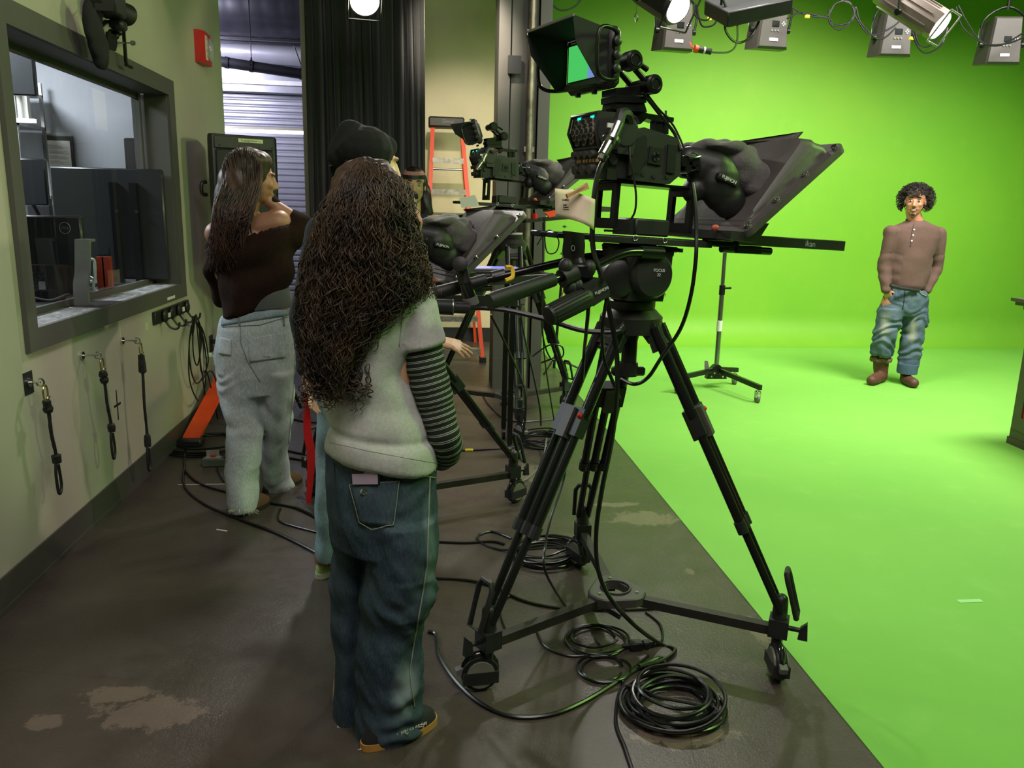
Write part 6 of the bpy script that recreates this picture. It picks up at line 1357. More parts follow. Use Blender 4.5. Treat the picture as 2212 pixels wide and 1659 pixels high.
line_on(sf, [(1975, 482), (1970, 500), (1966, 533)], .004, 'placket', mat('placket_knit', (.31, .23, .2), .9), root, off=.0)
for a, b in ((1974, 496), (1972, 508), (1969, 520)): q = sf.at(a, b, .003); relate(MB().cyl(q, q + Vector((0, -.004, 0)), .0075).build('button', LBL), root)
nc = P(1978, 479, Y4 + .01); relate(MB().tube([nc + Vector((.078 * math.cos(a), .068 * math.sin(a), .006 + .02 * math.sin(a))) for a in [i * .3 for i in range(21)]], .008, 8, closed=True).build('collar', mat('black_collar', (.1, .08, .08), .9)), root)
relate(MB().tube([P(1923, 616, Y4 - .12), P(1945, 622, Y4 - .13), P(1985, 628, Y4 - .12)], .016, 8).build('undershirt_hem', RUB), root)
m = MB()
lofted(m, [((1924, 618), (2000, 628), Y4 + .02, .12), ((1911, 640), (2003, 645), Y4 + .02, .13), ((1901, 668), (2002, 668), Y4 + .02, .125), ((1898, 680), (2001, 680), Y4 + .02, .11)])
lofted(m, [((1899, 665), (1951, 668), Y4 + .02, .115), ((1894, 700), (1944, 700), Y4 + .01, .1), ((1890, 722), (1936, 716), Y4, .095), ((1886, 740), (1930, 738), Y4, .09), ((1882, 762), (1925, 766), Y4 + .02, .09), ((1886, 768), (1922, 771), Y4 + .02, .075)])
lofted(m, [((1949, 668), (2002, 665), Y4 + .02, .115), ((1951, 700), (2000, 700), Y4 + .01, .1), ((1950, 725), (1991, 722), Y4, .09), ((1945, 760), (1989, 760), Y4 - .02, .09), ((1942, 770), (1986, 770), Y4 - .02, .075), ((1939, 804), (1979, 808), Y4 - .04, .078)])
def fold_m(p, n): z = p.z; k = 1.0 if z < .6 else .35; return p + n * (k * (.009 * math.sin(z * 62 + 9 * noise.noise(p * 7)) * (1 if z > .24 else .3) + .01 * noise.noise(p * 12)))
jn = blob('jeans', m, denim('worn_blue_denim', (.2, .27, .33), (.34, .4, .43), 6, fade=[(P(1915, 700, Y4 - .1) - root.location, .07, .2, (.62, .62, .52)), (P(1975, 715, Y4 - .1) - root.location, .06, .18, (.62, .62, .5))]), None, vox=.008, it=2, disp=fold_m); sf = Surf([jn]); relate(jn, root)
line_on(sf, [(1955, 628), (1953, 650), (1950, 668)], .004, 'fly_seam', DS, root); line_on(sf, [(1911, 636), (1922, 634), (1932, 626)], .004, 'pocket_edge', ST, root, off=.002); line_on(sf, [(1982, 626), (1992, 636), (2002, 640)], .004, 'pocket_edge', ST, root, off=.002)
relate(MB().cyl(P(1962, 786, Y4 - .05), P(1959, 806, Y4 - .05), .088, .086).build('rolled_cuff', denim('cuff_denim', (.22, .3, .37), (.3, .38, .44))), root)
BT = mat('brown_boot_leather', (.33, .2, .14), .6, var=.2, bump=.2)
m = MB(); a = FL(1897, 818); b = FL(1877, 826); m.cap(Vector((P(1904, 800, 6.66).x, 6.66, .05)), P(1903, 778, 6.66), .06, .068); m.cap(Vector((P(1902, 810, 6.64).x, 6.64, .055)), Vector((P(1884, 815, 6.5).x, 6.5, .045)), .055, .045)
relate(blob('boot', m, BT, None, vox=.008, it=3, disp=lambda p, n: Vector((p.x, p.y, max(p.z, .004))) + n * .005 * noise.noise(p * 20)), root)
relate(MB().tube([P(1903, 776, 6.66) + Vector((.075 * math.cos(i * .35), .075 * math.sin(i * .35), .008 * math.sin(i * 2.1))) for i in range(18)], .022, 8, closed=True).build('fur_cuff', mat('brown_fleece', (.42, .33, .26), .95, var=.3, vscale=80, bump=.6, bscale=90)), root)
m = MB(); m.cap(Vector((P(1958, 815, 6.55).x, 6.56, .05)), Vector((P(1973, 830, 6.4).x, 6.4, .045)), .05, .046).cap(Vector((P(1957, 812, 6.6).x, 6.6, .05)), Vector((P(1958, 800, 6.56).x, 6.57, .13)), .048, .045)
relate(blob('boot', m, BT, None, vox=.008, it=3, disp=lambda p, n: Vector((p.x, p.y, max(p.z, .004)))), root)
# ================================================================ lamps on the grid above the stage
LENS = mat('lit_lens', (1, 1, 1), .4, var=0, emit=(1, .96, .88), estr=14)
GRD = mat('weathered_grid_pipe', (.5, .48, .44), .4, .7, var=.3, vscale=12)
o = MB().cyl((1.0, 6.28, 3.28), (8.2, 6.28, 3.28), .024).build('grid_pipe', GRD); tag(o, 'long horizontal grid pipe along the top right above the stage', 'pipe')
o = MB().cyl((-1.3, 5.05, 3.3), (5.4, 5.05, 3.3), .024).build('grid_pipe', GRD); tag(o, 'nearer grid pipe that carries the glowing spotlights', 'pipe')
for x in (1.6, 4.6, 7.6): tag(MB().cyl((x, 6.28, 3.28), (x, 6.28, 4.6), .012).build('pipe_hanger', GRD), 'vertical hanger rod of the stage grid pipe', 'rod', 'hanger rods of the grid pipes')
for x in (-.9, 2.4, 5.0): tag(MB().cyl((x, 5.05, 3.3), (x, 5.05, 4.6), .012).build('pipe_hanger', GRD), 'vertical hanger rod of the stage grid pipe', 'rod', 'hanger rods of the grid pipes')
def spot(px, py, y, d, label, hw=.1, L=.42, lr=.075, kind=0, frame_w=.115):
    c = P(px, py, y); d = Vector(d).normalized(); t = thing('stage_spotlight', c, label, 'spotlight'); u, w_ = frame(d)
    hm = BLK if kind == 0 else mat('ribbed_grey_casting', (.48, .43, .4), .4, .4, var=.1)
    MB().lathe(-d * L, d, [(0, hw * .7), (.02, hw * .85), (L * .3, hw * .95), (L - .03, hw * .95), (L - .01, lr * 1.15)], 12 if kind == 0 else 8).build('housing', hm, t, ang=25)
    if kind:
        for i in range(8):
            a = i * math.pi / 4 + .39; o = (u * math.cos(a) + w_ * math.sin(a)) * hw * .93; MB().prism([o - d * L * .85 + u * 0, o - d * .06, o * 1.1 - d * .06, o * 1.1 - d * L * .85], (d.cross(o)).normalized() * .006).build('cooling_fin', hm, t, smooth=False)
    MB().lathe(-d * .012, d, [(0, lr), (.006, lr), (.012, lr * .8), (.016, lr * .3)], 28).build('lens', LENS, t)
    m = MB(); k = frame_w
    for a, b in (((-k, -k), (k, -k)), ((k, -k), (k, k)), ((k, k), (-k, k)), ((-k, k), (-k, -k))): m.cyl(u * a[0] + w_ * a[1] + d * .02, u * b[0] + w_ * b[1] + d * .02, .006, n=6)
    m.build('gel_frame', ALU if kind else BLM, t)
    s_ = Vector((1, 0, 0)) if abs(d.x) < .7 else Vector((0, 1, 0)); s_ = (s_ - d * s_.dot(d)).normalized() * (hw + .02); mid = -d * L * .5; top = Vector((mid.x, mid.y, 3.3 - c.z))
    MB().tube([mid + s_, mid + s_ + Vector((0, 0, hw + .09)), mid - s_ + Vector((0, 0, hw + .09)), mid - s_], .008, 6).cyl(mid + s_ * 1.1, mid + s_ * .95, .02).cyl(mid - s_ * 1.1, mid - s_ * .95, .02).build('yoke', BLM, t)
    MB().cyl(mid + Vector((0, 0, hw + .09)), mid + Vector((0, 0, max(.02, 3.28 - c.z - mid.z))), .01).build('hook_clamp', BLM, t)
    return t
spot(1467, 20, 4.95, (.42, -.72, -.5), 'glowing black spotlight right above the big camera viewfinder', .115, .45, .082)
spot(2034, 58, 4.95, (.5, -.6, -.55), 'glowing grey ribbed spotlight near the top right corner', .1, .5, .08, 1, .1)
spot(788, 4, 5.1, (.12, -.75, -.6), 'glowing spotlight in front of the black curtain, cut by the top edge', .1, .4, .085, 0, .1)
def ledunit(px, py, label, s=1.0, yaw=0, y=6.25, detail=True):
    c = P(px, py, y); t = thing('wash_light', c, label, 'stage light', 'wash lights aimed at the green wall', rot=(0, 0, yaw)); w_, h = .125 * s, .17 * s
    m = MB(); r1 = [Vector(p) for p in ((-w_, -.0, -h), (w_, 0, -h), (w_ * .8, 0, h), (-w_ * .8, 0, h))]; r2 = [Vector(p) for p in ((-w_ * 1.2, .16, -h * .9), (w_ * 1.2, .16, -h * .9), (w_ * .95, .16, h * .8), (-w_ * .95, .16, h * .8))]; r0 = [p * .9 + Vector((0, -.02, 0)) for p in r1]
    m.rings([r0, r1, r2]).build('housing', mat('lamp_housing_grey', (.25, .235, .215), .45, var=.08), t, smooth=False)
    MB().box((-w_ * 1.05, .16, -h * .8), (w_ * 1.05, .17, h * .7)).build('led_panel', mat('led_face', (.7, .8, .7), .4), t, smooth=False)
    MB().box((-.035, -.024, -h * .68), (.035, -.02, -h * .55)).build('label', LBL, t, smooth=False)
    if detail:
        MB().box((-.02, -.026, -.01), (.035, -.02, .03)).build('display', mat('small_display', (.08, .1, .09), .2), t, smooth=False)
        for i in range(3): MB().cyl((-.02 + i * .025, -.02, -.04), (-.02 + i * .025, -.026, -.04), .007).build('button', GRY, t)
        for a, b in ((.06, .0), (.08, .0), (.07, .012), (.07, -.012)): MB().cyl((a, -.02, b + .01), (a, -.026, b + .01), .005).build('button', LBL, t)
    hh = 3.28 - c.z
    MB().tube(smooth_path([(-w_ * 1.25, .06, -.02), (-w_ * 1.25, .05, min(h * .9, hh - .1)), (0, .04, min(h + .08, hh - .03)), (w_ * 1.25, .05, min(h * .9, hh - .1)), (w_ * 1.25, .06, -.02)], 4), .009, 8).build('yoke', BLM, t)
    for sg in (-1, 1): MB().cyl((sg * w_ * 1.3, .06, -.02), (sg * w_ * 1.1, .06, -.02), .022).build('yoke_knob', BLM, t)
    MB().cyl((0, .04, min(h + .06, hh - .04)), (0, .03, max(hh, .1)), .012).build('clamp', BLM, t)
    return t
ledunit(1466, 58, 'dark wash light directly below the left glowing spotlight', yaw=.1); ledunit(1671, 55, 'wash light with display hanging beside the big black box', yaw=.05)
ledunit(1937, 72, 'wash light half hidden behind the ribbed glowing spotlight', yaw=-.12); ledunit(2172, 88, 'rightmost wash light near the top right corner', yaw=-.2, s=1.05)
a = P(1548, 30, 5.6); b = P(1682, 0, 5.6); t = thing('lamp_panel', (a + b) / 2, 'large flat black lamp box hung from the grid with red wires', 'stage light', rot=(.45, -.25, .1))
MB().box((-.24, -.17, -.05), (.24, .17, .05), bev=.008).build('housing', BLK, t); MB().box((-.21, -.14, -.053), (-.06, .12, -.05)).box((.0, -.12, -.053), (.2, .12, -.05)).build('lower_panel', mat('panel_grey', (.25, .25, .25), .4), t, smooth=False)
for k in range(3): MB().box((.02 + k * .06, -.08, -.056), (.06 + k * .06, .06, -.053)).build('vent', RUB, t, smooth=False)
MB().tube([(-.2, 0, .05), (-.2, 0, .2), (.2, 0, .2), (.2, 0, .05)], .009, 6).cyl((0, 0, .2), (0, 0, .5), .012).build('yoke', BLM, t)
def cab(pts, r, label, name='cable', m=CAB, k=7, group=None, cat='cable'):
    w = [];
    for p in pts:
        if p[0] == 'f': q = FL(p[1], p[2]); q.z = r + (p[3] if len(p) > 3 else 0)
        elif p[0] == 'r': q = W(p[1], p[2], p[3])
        else: q = P(*p)
        w.append(q)
    return tag(MB().tube(smooth_path(w, k), r, 7).build(name, m), label, cat, group)
cab([(1562, 0, 5.5), (1570, 25, 5.5), (1566, 60, 5.5), (1580, 85, 5.5), (1600, 92, 5.5), (1625, 75, 5.5), (1645, 32, 5.6)], .008, 'black cable looping down from the big black lamp box')
cab([(1592, 40, 5.5), (1592, 90, 5.5), (1575, 112, 5.5), (1535, 113, 5.5)], .006, 'grey cable ending in the orange black plug'); cab([(1602, 15, 5.5), (1595, 30, 5.5), (1585, 45, 5.5), (1583, 58, 5.5)], .003, 'thin red wire hanging from the big lamp box', 'wire', RED)
cab([(1606, 15, 5.5), (1602, 35, 5.5), (1590, 50, 5.5), (1590, 56, 5.5)], .003, 'second thin red wire beside the first at the lamp box', 'wire', RED)
cab([(1490, 92, 6.2), (1496, 102, 6.0), (1503, 106, 5.8)], .006, 'short orange lead from the lamp to the plug', 'cable', ORG)
a, b = P(1500, 105, 5.6), P(1536, 112, 5.6); t = thing('cable_connector', (a + b) / 2, 'black and orange inline connector hanging below the left spotlight', 'connector'); d = (b - a) / 2
MB().cyl(-d, -d * .6, .026).build('orange_end', ORG, t); MB().cyl(-d * .6, d * .1, .022).cyl(d * .2, d, .02).build('black_body', RUB, t); MB().cyl(d * .05, d * .25, .0235).build('grey_ring', LBL, t)
paths = [([(1702, 10, 6.1), (1740, 32, 6.1), (1785, 35, 6.1), (1805, 8, 6.1), (1835, 5, 6.1), (1850, 40, 6.1), (1880, 75, 6.1), (1925, 60, 6.1), (1960, 30, 6.1)], 'cable from the display lamp to the ribbed spotlight'), ([(1700, 40, 6.1), (1730, 28, 6.1), (1790, 40, 6.1), (1800, 55, 6.1), (1840, 45, 6.1), (1848, 15, 6.1), (1860, 50, 6.1), (1900, 85, 6.1), (1935, 60, 6.1)], 'lower cable drooping between the two middle lamps'),
         ([(1790, 20, 6.1), (1793, 50, 6.1), (1815, 64, 6.1), (1842, 40, 6.1), (1840, 12, 6.1), (1815, 0, 6.1)], 'loop of cable hanging in the middle of the grid'), ([(1975, 60, 6.1), (1985, 95, 6.1), (2010, 98, 6.1), (2045, 60, 6.1)], 'cable loop under the ribbed spotlight'), ([(1970, 70, 6.0), (1985, 105, 6.0), (2005, 114, 6.0), (2035, 95, 6.0), (2048, 60, 6.0)], 'lowest cable loop under the ribbed spotlight'),
         ([(2070, 12, 6.1), (2090, 50, 6.1), (2120, 90, 6.1), (2160, 98, 6.1), (2212, 70, 6.1), (2260, 40, 6.1)], 'cable drooping to the rightmost lamp'), ([(2065, 15, 6.0), (2080, 60, 6.0), (2130, 95, 6.0), (2190, 90, 6.0), (2240, 60, 6.0)], 'second cable drooping beside the rightmost lamp'),
         ([(1505, 10, 5.9), (1510, 40, 5.9), (1520, 58, 5.9), (1545, 50, 5.9), (1550, 15, 5.9)], 'cable loop right of the left glowing spotlight'), ([(1500, 5, 5.9), (1503, 35, 5.9), (1530, 42, 5.9), (1545, 5, 5.9)], 'smaller cable loop right of the left glowing spotlight'), ([(1183, 0, 6.4), (1210, 22, 6.4), (1240, 15, 6.4), (1262, -10, 6.4)], 'short cable swag at the top beside the column')]
for p, l in paths: cab(p, .0065, l)
for px, py in ((1744, 36), (1532, 41), (1969, 83)): q = P(px, py, 6.05); tag(MB().box(q - Vector((.016, .012, .012)), q + Vector((.016, .012, .012)), bev=.003).build('cable_tie', YEL), 'yellow tape tie on a grid cable', 'cable tie', 'yellow ties on the grid cables')
c = P(1374, 38, 6.0); t = thing('hanging_hook', c, 'tiny clear hook hanging on a thread left of the spotlight', 'hook'); MB().cyl((0, 0, .02), (0, 0, 3.28 - c.z + .0), .0012, n=5).build('thread', CAB, t); MB().tube(smooth_path([(0, 0, .03), (-.012, 0, 0), (0, 0, -.03), (.013, 0, 0), (0, 0, .03)], 4), .004, 6).build('hook_ring', CHR, t)
# ================================================================ rolling light stand on the green floor
c = FL(1545, 838); t = thing('rolling_stand', c, 'chrome light stand on a folding black wheeled base on the green floor', 'stand')
tp = P(1569, 505, c.y + .05) - c; bt = P(1546, 812, c.y) - c; J1 = bt.lerp(tp, .62)
CHD = mat('dull_chrome', (.6, .62, .6), .25, .95)
MB().cyl(bt, J1, .02).build('lower_tube', CHD, t); MB().cyl(J1, tp, .016).build('upper_tube', CHD, t)
MB().cyl(J1 - Vector((0, 0, .05)), J1 + Vector((0, 0, .03)), .025).box(J1 + Vector((.0, -.03, .0)), J1 + Vector((.07, -.01, .018)), bev=.004).build('collar_knob', BLM, t)
q = bt.lerp(tp, .36); MB().cyl(q - Vector((0, 0, .045)), q + Vector((0, 0, .045)), .0235).build('white_tape_wrap', LBL, t)
z0_ = .16
for k, (ex, ey) in enumerate(((1640, 848), (1456, 833), (1590, 822))):
    e = FL(ex, ey + (24 if k == 0 else 18 if k == 1 else 8)) - c; e.z = z0_ - .03; s0 = Vector((e.x, e.y, 0)).normalized() * .05; s0.z = z0_
    d = e - s0; s_ = Vector((-d.y, d.x, 0)).normalized() * .014
    MB().prism([s0 - s_ - Vector((0, 0, .02)), s0 + s_ - Vector((0, 0, .02)), s0 + s_ + Vector((0, 0, .02)), s0 - s_ + Vector((0, 0, .02))], d).build('base_arm', BLM, t, smooth=False)
    f = e - d.normalized() * .03; f.z = 0; cs = MB().cyl(f + Vector((-.01, 0, .038)), f + Vector((.01, 0, .038)), .038, n=24).build('caster_wheel', GRY, t)
    MB().box(f + Vector((-.02, -.025, .04)), f + Vector((.02, .025, .1)), bev=.008).cyl(f + Vector((0, 0, .09)), f + Vector((0, 0, .12)), .012).build('caster_fork', CHR, cs)
MB().prism([bt + Vector((-.09, -.03, -.02)), bt + Vector((.09, -.03, -.02)), bt + Vector((.07, -.03, .05)), bt + Vector((.02, -.03, .1)), bt + Vector((-.02, -.03, .1)), bt + Vector((-.07, -.03, .05))], (0, .06, 0)).build('folding_bracket', BLM, t, smooth=False)
for x, z in ((-.05, .0), (-.025, .03), (.025, .03), (.05, .0)): MB().cyl(bt + Vector((x, -.03, z)), bt + Vector((x, -.036, z)), .008).build('bolt', CHR, t)
MB().prism([bt + Vector((-.1, 0, .05)), bt + Vector((-.06, 0, .06)), bt + Vector((-.08, 0, .13)), bt + Vector((-.105, 0, .13))], (0, .012, 0)).build('release_lever', GRY, t, smooth=False)
# ================================================================ lectern at the right edge
a, b = FL(2173, 957), FL(2212, 974); d = (b - a).normalized(); n_ = Vector((-d.y, d.x, 0)); n_ = n_ if n_.x > 0 else -n_
t = thing('news_desk', a, 'dark news desk corner with a red front panel at the right edge', 'desk'); zt = P(2170, 645, a.y).z; DG = mat('dark_desk_wood', (.27, .25, .2), .45, var=.1)
def dk(u, v, z): return d * u + n_ * v + Vector((0, 0, z))
def dbox(m, u0, u1, v0, v1, za, zb): return m.prism([dk(u0, v0, za), dk(u1, v0, za), dk(u1, v1, za), dk(u0, v1, za)], (0, 0, zb - za))
dbox(MB(), .02, 1.6, .02, .6, .1, zt - .07).build('desk_body', DG, t, smooth=False)
m = MB(); dbox(m, 0, 1.62, 0, .62, .0, .05); dbox(m, .008, 1.61, .008, .61, .05, .11); m.build('base_moulding', DG, t, smooth=False)
m = MB(); dbox(m, -.075, 1.7, -.075, .7, zt - .022, zt); dbox(m, -.055, 1.68, -.055, .68, zt - .045, zt - .022); dbox(m, -.02, 1.64, -.02, .64, zt - .07, zt - .045); m.build('desk_top', DG, t, smooth=False)
dbox(MB(), .1, 1.5, .012, .03, .2, zt - .14).build('red_panel', mat('bright_red_panel', (.9, .2, .17), .4, var=.03), t, smooth=False)
m = MB(); dbox(m, .02, .1, .0, .03, .11, zt - .07); dbox(m, .1, 1.5, .0, .03, .11, .2); m.build('panel_frame', DG, t, smooth=False)
# ================================================================ cart with the glowing tablet between the rigs
ya = 4.55; l, r_ = P(905, 580, ya), P(1118, 582, ya); zt = l.z - .005
t = thing('equipment_cart', ((l.x + r_.x) / 2, ya + .15, 0), 'black equipment cart behind the low camera holding a glowing tablet', 'cart'); hx = (r_.x - l.x) / 2
MB().box((-hx, -.2, zt - .025), (hx, .22, zt), bev=.004).build('cart_top', BLK, t); MB().box((-hx, -.2, zt - .2), (hx, -.185, zt - .14)).build('front_rail', BLK, t, smooth=False)
for sx in (-hx + .01, hx - .04):
    for sy in (-.19, .18): MB().box((sx, sy, .08), (sx + .03, sy + .03, zt - .025)).cyl((sx + .005, sy + .015, .04), (sx + .025, sy + .015, .04), .04).cyl((sx + .015, sy + .015, .04), (sx + .015, sy + .015, .1), .01).build('cart_leg', BLM, t, smooth=False)
wx, tx_ = t.location.x, t.location.x
c = P(1062, 573, ya + .05); t2 = thing('tablet', (c.x, ya + .08, zt), 'glowing pale violet flat screen lying on the black cart', 'tablet')
MB().box((-.17, -.1, 0), (.17, .12, .012), bev=.003).build('tablet_body', GRY, t2); MB().box((-.155, -.088, .012), (.155, .108, .0128)).build('screen', mat('violet_screen', (.3, .3, .5), .2, var=0, emit=(.55, .55, .95), estr=1.1), t2, smooth=False)
c = P(980, 545, ya + .1); t2 = thing('clipboard_stack', (c.x, ya + .12, zt), 'pale script pages propped on the cart left of the glowing screen', 'papers')
MB().prism([(-.05, -.03, 0), (.04, -.03, 0), (.1, .05, .13), (.02, .05, .14)], (0, .006, .004)).build('page', mat('pink_white_page', (.85, .76, .72), .7), t2, smooth=False); MB().box((-.1, -.06, 0), (.05, .02, .025), rot=(0, 0, .4), bev=.004).build('red_clip_box', mat('dark_red_box', (.42, .1, .09), .5), t2)
c = P(930, 505, ya + .2); t2 = thing('case', (c.x, ya + .28, zt), 'upright black case with rounded handle on the left of the cart', 'case')
MB().box((-.08, -.05, 0), (.1, .05, P(930, 525, ya + .2).z - zt), bev=.015).build('case_body', BLK, t2); MB().tube(smooth_path([(-.08, -.06, P(930, 525, ya).z - zt + .0), (.06, -.06, P(930, 525, ya).z - zt), (.1, -.06, P(930, 535, ya).z - zt), (.105, -.06, .02)], 4), .006, 6).build('edge_wire', BLM, t2)
c = P(1190, 452, 4.95); t2 = thing('accessory_tray', (c.x, 5.12, 1.45 - .06), 'small tray of red and black fittings behind the cue sheet', 'tray', rot=(0, -.1, .2))
zz = P(1190, 470, 5.1).z - t2.location.z; m = MB().box((-.16, -.06, zz - .02), (.14, .06, zz)).build('tray_base', BLK, t2, smooth=False); MB().prism([(-.0, -.05, zz), (.12, -.05, zz + .01), (.14, .03, zz + .04), (.0, .03, zz + .025)], (0, 0, .008)).build('red_fitting', mat('orange_red_fitting', (.85, .3, .16), .4), t2, smooth=False); MB().cyl((-.08, 0, zz), (-.08, 0, zz + .03), .02).build('red_knob', RED, t2)
# vine wrapped prop pole and a second thin stand behind the farthest camera
c = FL(1192, 800); t = thing('prop_pole', (c.x + .02, c.y, 0), 'thin black pole wrapped in a brown vine with leaves, behind the tripods', 'pole'); zt = P(1207, 505, c.y).z
MB().cyl((0, 0, .02), (.06, 0, zt), .013).build('pole', BLM, t); VN = mat('brown_vine', (.42, .3, .2), .8, var=.3); 
MB().tube([(.06 * z / zt + .03 * math.cos(z * 16), .03 * math.sin(z * 16), z) for z in [.5 + i * .02 for i in range(int((zt - .5) / .02))]], .007, 6).build('vine', VN, t)
for k in range(9): z = .6 + k * .12; q = Vector((.06 * z / zt + (.05 if k % 2 else -.04), -.02, z)); MB().prism([q, q + Vector((.02, 0, .012)), q + Vector((.045, 0, 0)), q + Vector((.02, 0, -.012))], (0, .002, .003)).build('leaf', mat('dark_leaf', (.12, .25, .1), .6), t, smooth=False)
for k in range(3): a = k * 2.1; MB().cyl((0, 0, .12), (.26 * math.cos(a), .26 * math.sin(a), .012), .009).build('foot_leg', BLM, t)
a, b, c_, d_ = P(992, 428, 5.0), P(1026, 421, 5.0), P(1036, 446, 5.0), P(997, 449, 5.0); tag(MB().prism([a, b, c_, d_], (.0, .002, 0)).build('note_sheet', WHT, smooth=False), 'small white note clipped in front of the orange ladder', 'paper')
# ================================================================ cable coils and floor cables
def coil(px, py, R, loops, r, label, seed, ry=None, tail=None, hgt=.05, sx=0):
    c = FL(px, py); rr = random.Random(seed); pts = []
    n = loops * 14; ox = oy = 0
    for i in range(n):
        a = i / 14 * 2 * math.pi; k = 1 + .16 * math.sin(i / 14 * 2.4 + seed) + .05 * math.sin(i * .9)
        ox = .12 * R * math.sin(i / 14 * 1.7 + seed); oy = .12 * R * math.cos(i / 14 * 2.1)
        z = r + hgt * (.5 + .5 * math.sin(i / 14 * 2.9)) * (i / n) + .004 * rr.random()
        pts.append(Vector((c.x + ox + R * k * math.cos(a), c.y + oy + R * k * .93 * math.sin(a), z)))
    if tail:
        for p in tail: q = FL(p[0], p[1]); q.z = r; pts.append(q)
    return tag(MB().tube(smooth_path(pts, 3), r, 7).build('cable_coil', CAB), label, 'cable coil')
coil(1452, 1530, .125, 13, .0058, 'big shiny black cable coil on the floor in the right foreground', 1, hgt=.075, tail=[(1380, 1500), (1345, 1475), (1400, 1420)])
coil(1178, 1200, .13, 9, .005, 'black cable coil behind the left leg of the nearest tripod', 2, hgt=.05, tail=[(1080, 1190), (1030, 1165), (1060, 1150), (1105, 1165)])
coil(1172, 955, .15, 9, .005, 'black cable coil at the foot of the dark column', 3, hgt=.06)
coil(450, 962, .22, 4, .006, 'loose loops of black cable beside the orange bar', 4, hgt=.02)
coil(1285, 1385, .1, 3, .0042, 'thin black cable in loose loops under the nearest dolly', 5, hgt=.012)
coil(1300, 1448, .075, 2, .0042, 'two small thin cable loops left of the big coil', 6, hgt=.01)
cab([('f', 925, 1368), ('f', 942, 1375), ('f', 950, 1420), ('f', 985, 1475), ('f', 1040, 1525), ('f', 1110, 1552), ('f', 1190, 1548), ('f', 1260, 1520), ('f', 1330, 1478), ('f', 1390, 1440), ('f', 1430, 1425), ('f', 1432, 1455), ('f', 1390, 1490), ('f', 1345, 1492)], .0065, 'thick black cable sweeping across the foreground floor into the coil')
cab([('f', 1405, 1520, .03), ('f', 1345, 1500, .02), ('f', 1330, 1560), ('f', 1350, 1620), ('f', 1370, 1680)], .0055, 'black cable leaving the big coil toward the viewer')
cab([('f', 900, 1250), ('f', 1000, 1255), ('f', 1060, 1268), ('f', 1130, 1300), ('f', 1200, 1315), ('f', 1290, 1320), ('f', 1400, 1318), ('f', 1430, 1312)], .0055, 'black cable running under the nearest dolly from the left')
cab([('f', 900, 1170), ('f', 1000, 1175), ('f', 1060, 1172), ('f', 1090, 1178)], .0055, 'black cable entering the middle coil from behind the jeans')
cab([('f', 1100, 1290), ('f', 1082, 1310), ('f', 1085, 1340), ('f', 1095, 1365)], .005, 'short curved cable left of the hub of the nearest dolly')
cab([('f', 1160, 1365), ('f', 1180, 1400), ('f', 1240, 1420), ('f', 1340, 1405)], .0045, 'thin cable leading into the black plug connector'); cab([('f', 1408, 1400), ('f', 1430, 1385), ('f', 1425, 1350), ('f', 1395, 1325)], .0045, 'thin cable leaving the black plug connector')
c = FL(1377, 1402); t = thing('plug_connector', (c.x, c.y, .016), 'black power plug joined to a socket on the floor', 'connector', rot=(0, 0, .05)); MB().box((-.03, -.018, -.014), (.015, .018, .014), bev=.004).build('plug_body', RUB, t); MB().box((.017, -.015, -.012), (.045, .015, .012), bev=.004).build('socket_body', RUB, t)
MB().cyl((-.055, 0, 0), (-.03, 0, 0), .006, .009).cyl((.045, 0, 0), (.06, 0, 0), .008, .005).build('strain_relief', RUB, t)
cab([('f', 400, 1005), ('f', 398, 1050), ('f', 440, 1090), ('f', 520, 1125), ('f', 600, 1155), ('f', 680, 1195), ('f', 740, 1230)], .0065, 'long black cable on the floor left of the light jeans')
cab([('f', 405, 960), ('f', 398, 1010), ('f', 430, 1045), ('f', 500, 1068), ('f', 560, 1085), ('f', 640, 1100), ('f', 700, 1130)], .006, 'black cable passing behind the light jeans on the floor')
cab([('f', 606, 1100), ('f', 602, 1125), ('f', 640, 1140), ('f', 720, 1160)], .005, 'thin cable bend right of the light jeans hem')
cab([('f', 470, 1012), ('f', 480, 1035), ('f', 500, 1050), ('f', 560, 1055)], .005, 'thin cable curling from the power strip')
for k, (a, b) in enumerate((((620, 975), (720, 970)), ((620, 990), (720, 1000)), ((625, 905), (700, 915)))): cab([('f', *a), ('f', (a[0] + b[0]) // 2, a[1] + 8), ('f', *b)], .005, ['upper', 'lower', 'farthest'][k] + ' short length of cable between the two pairs of jeans')
cab([('f', 925, 975), ('f', 1000, 975), ('f', 1060, 972), ('f', 1110, 968)], .0055, 'black cable with a yellow tag behind the low tripod leg'); q = FL(1015, 975); tag(MB().box((q.x - .03, q.y - .008, 0), (q.x + .02, q.y + .008, .016), bev=.003).build('yellow_tag', YEL), 'yellow tag on the floor cable behind the striped sleeve', 'tag')
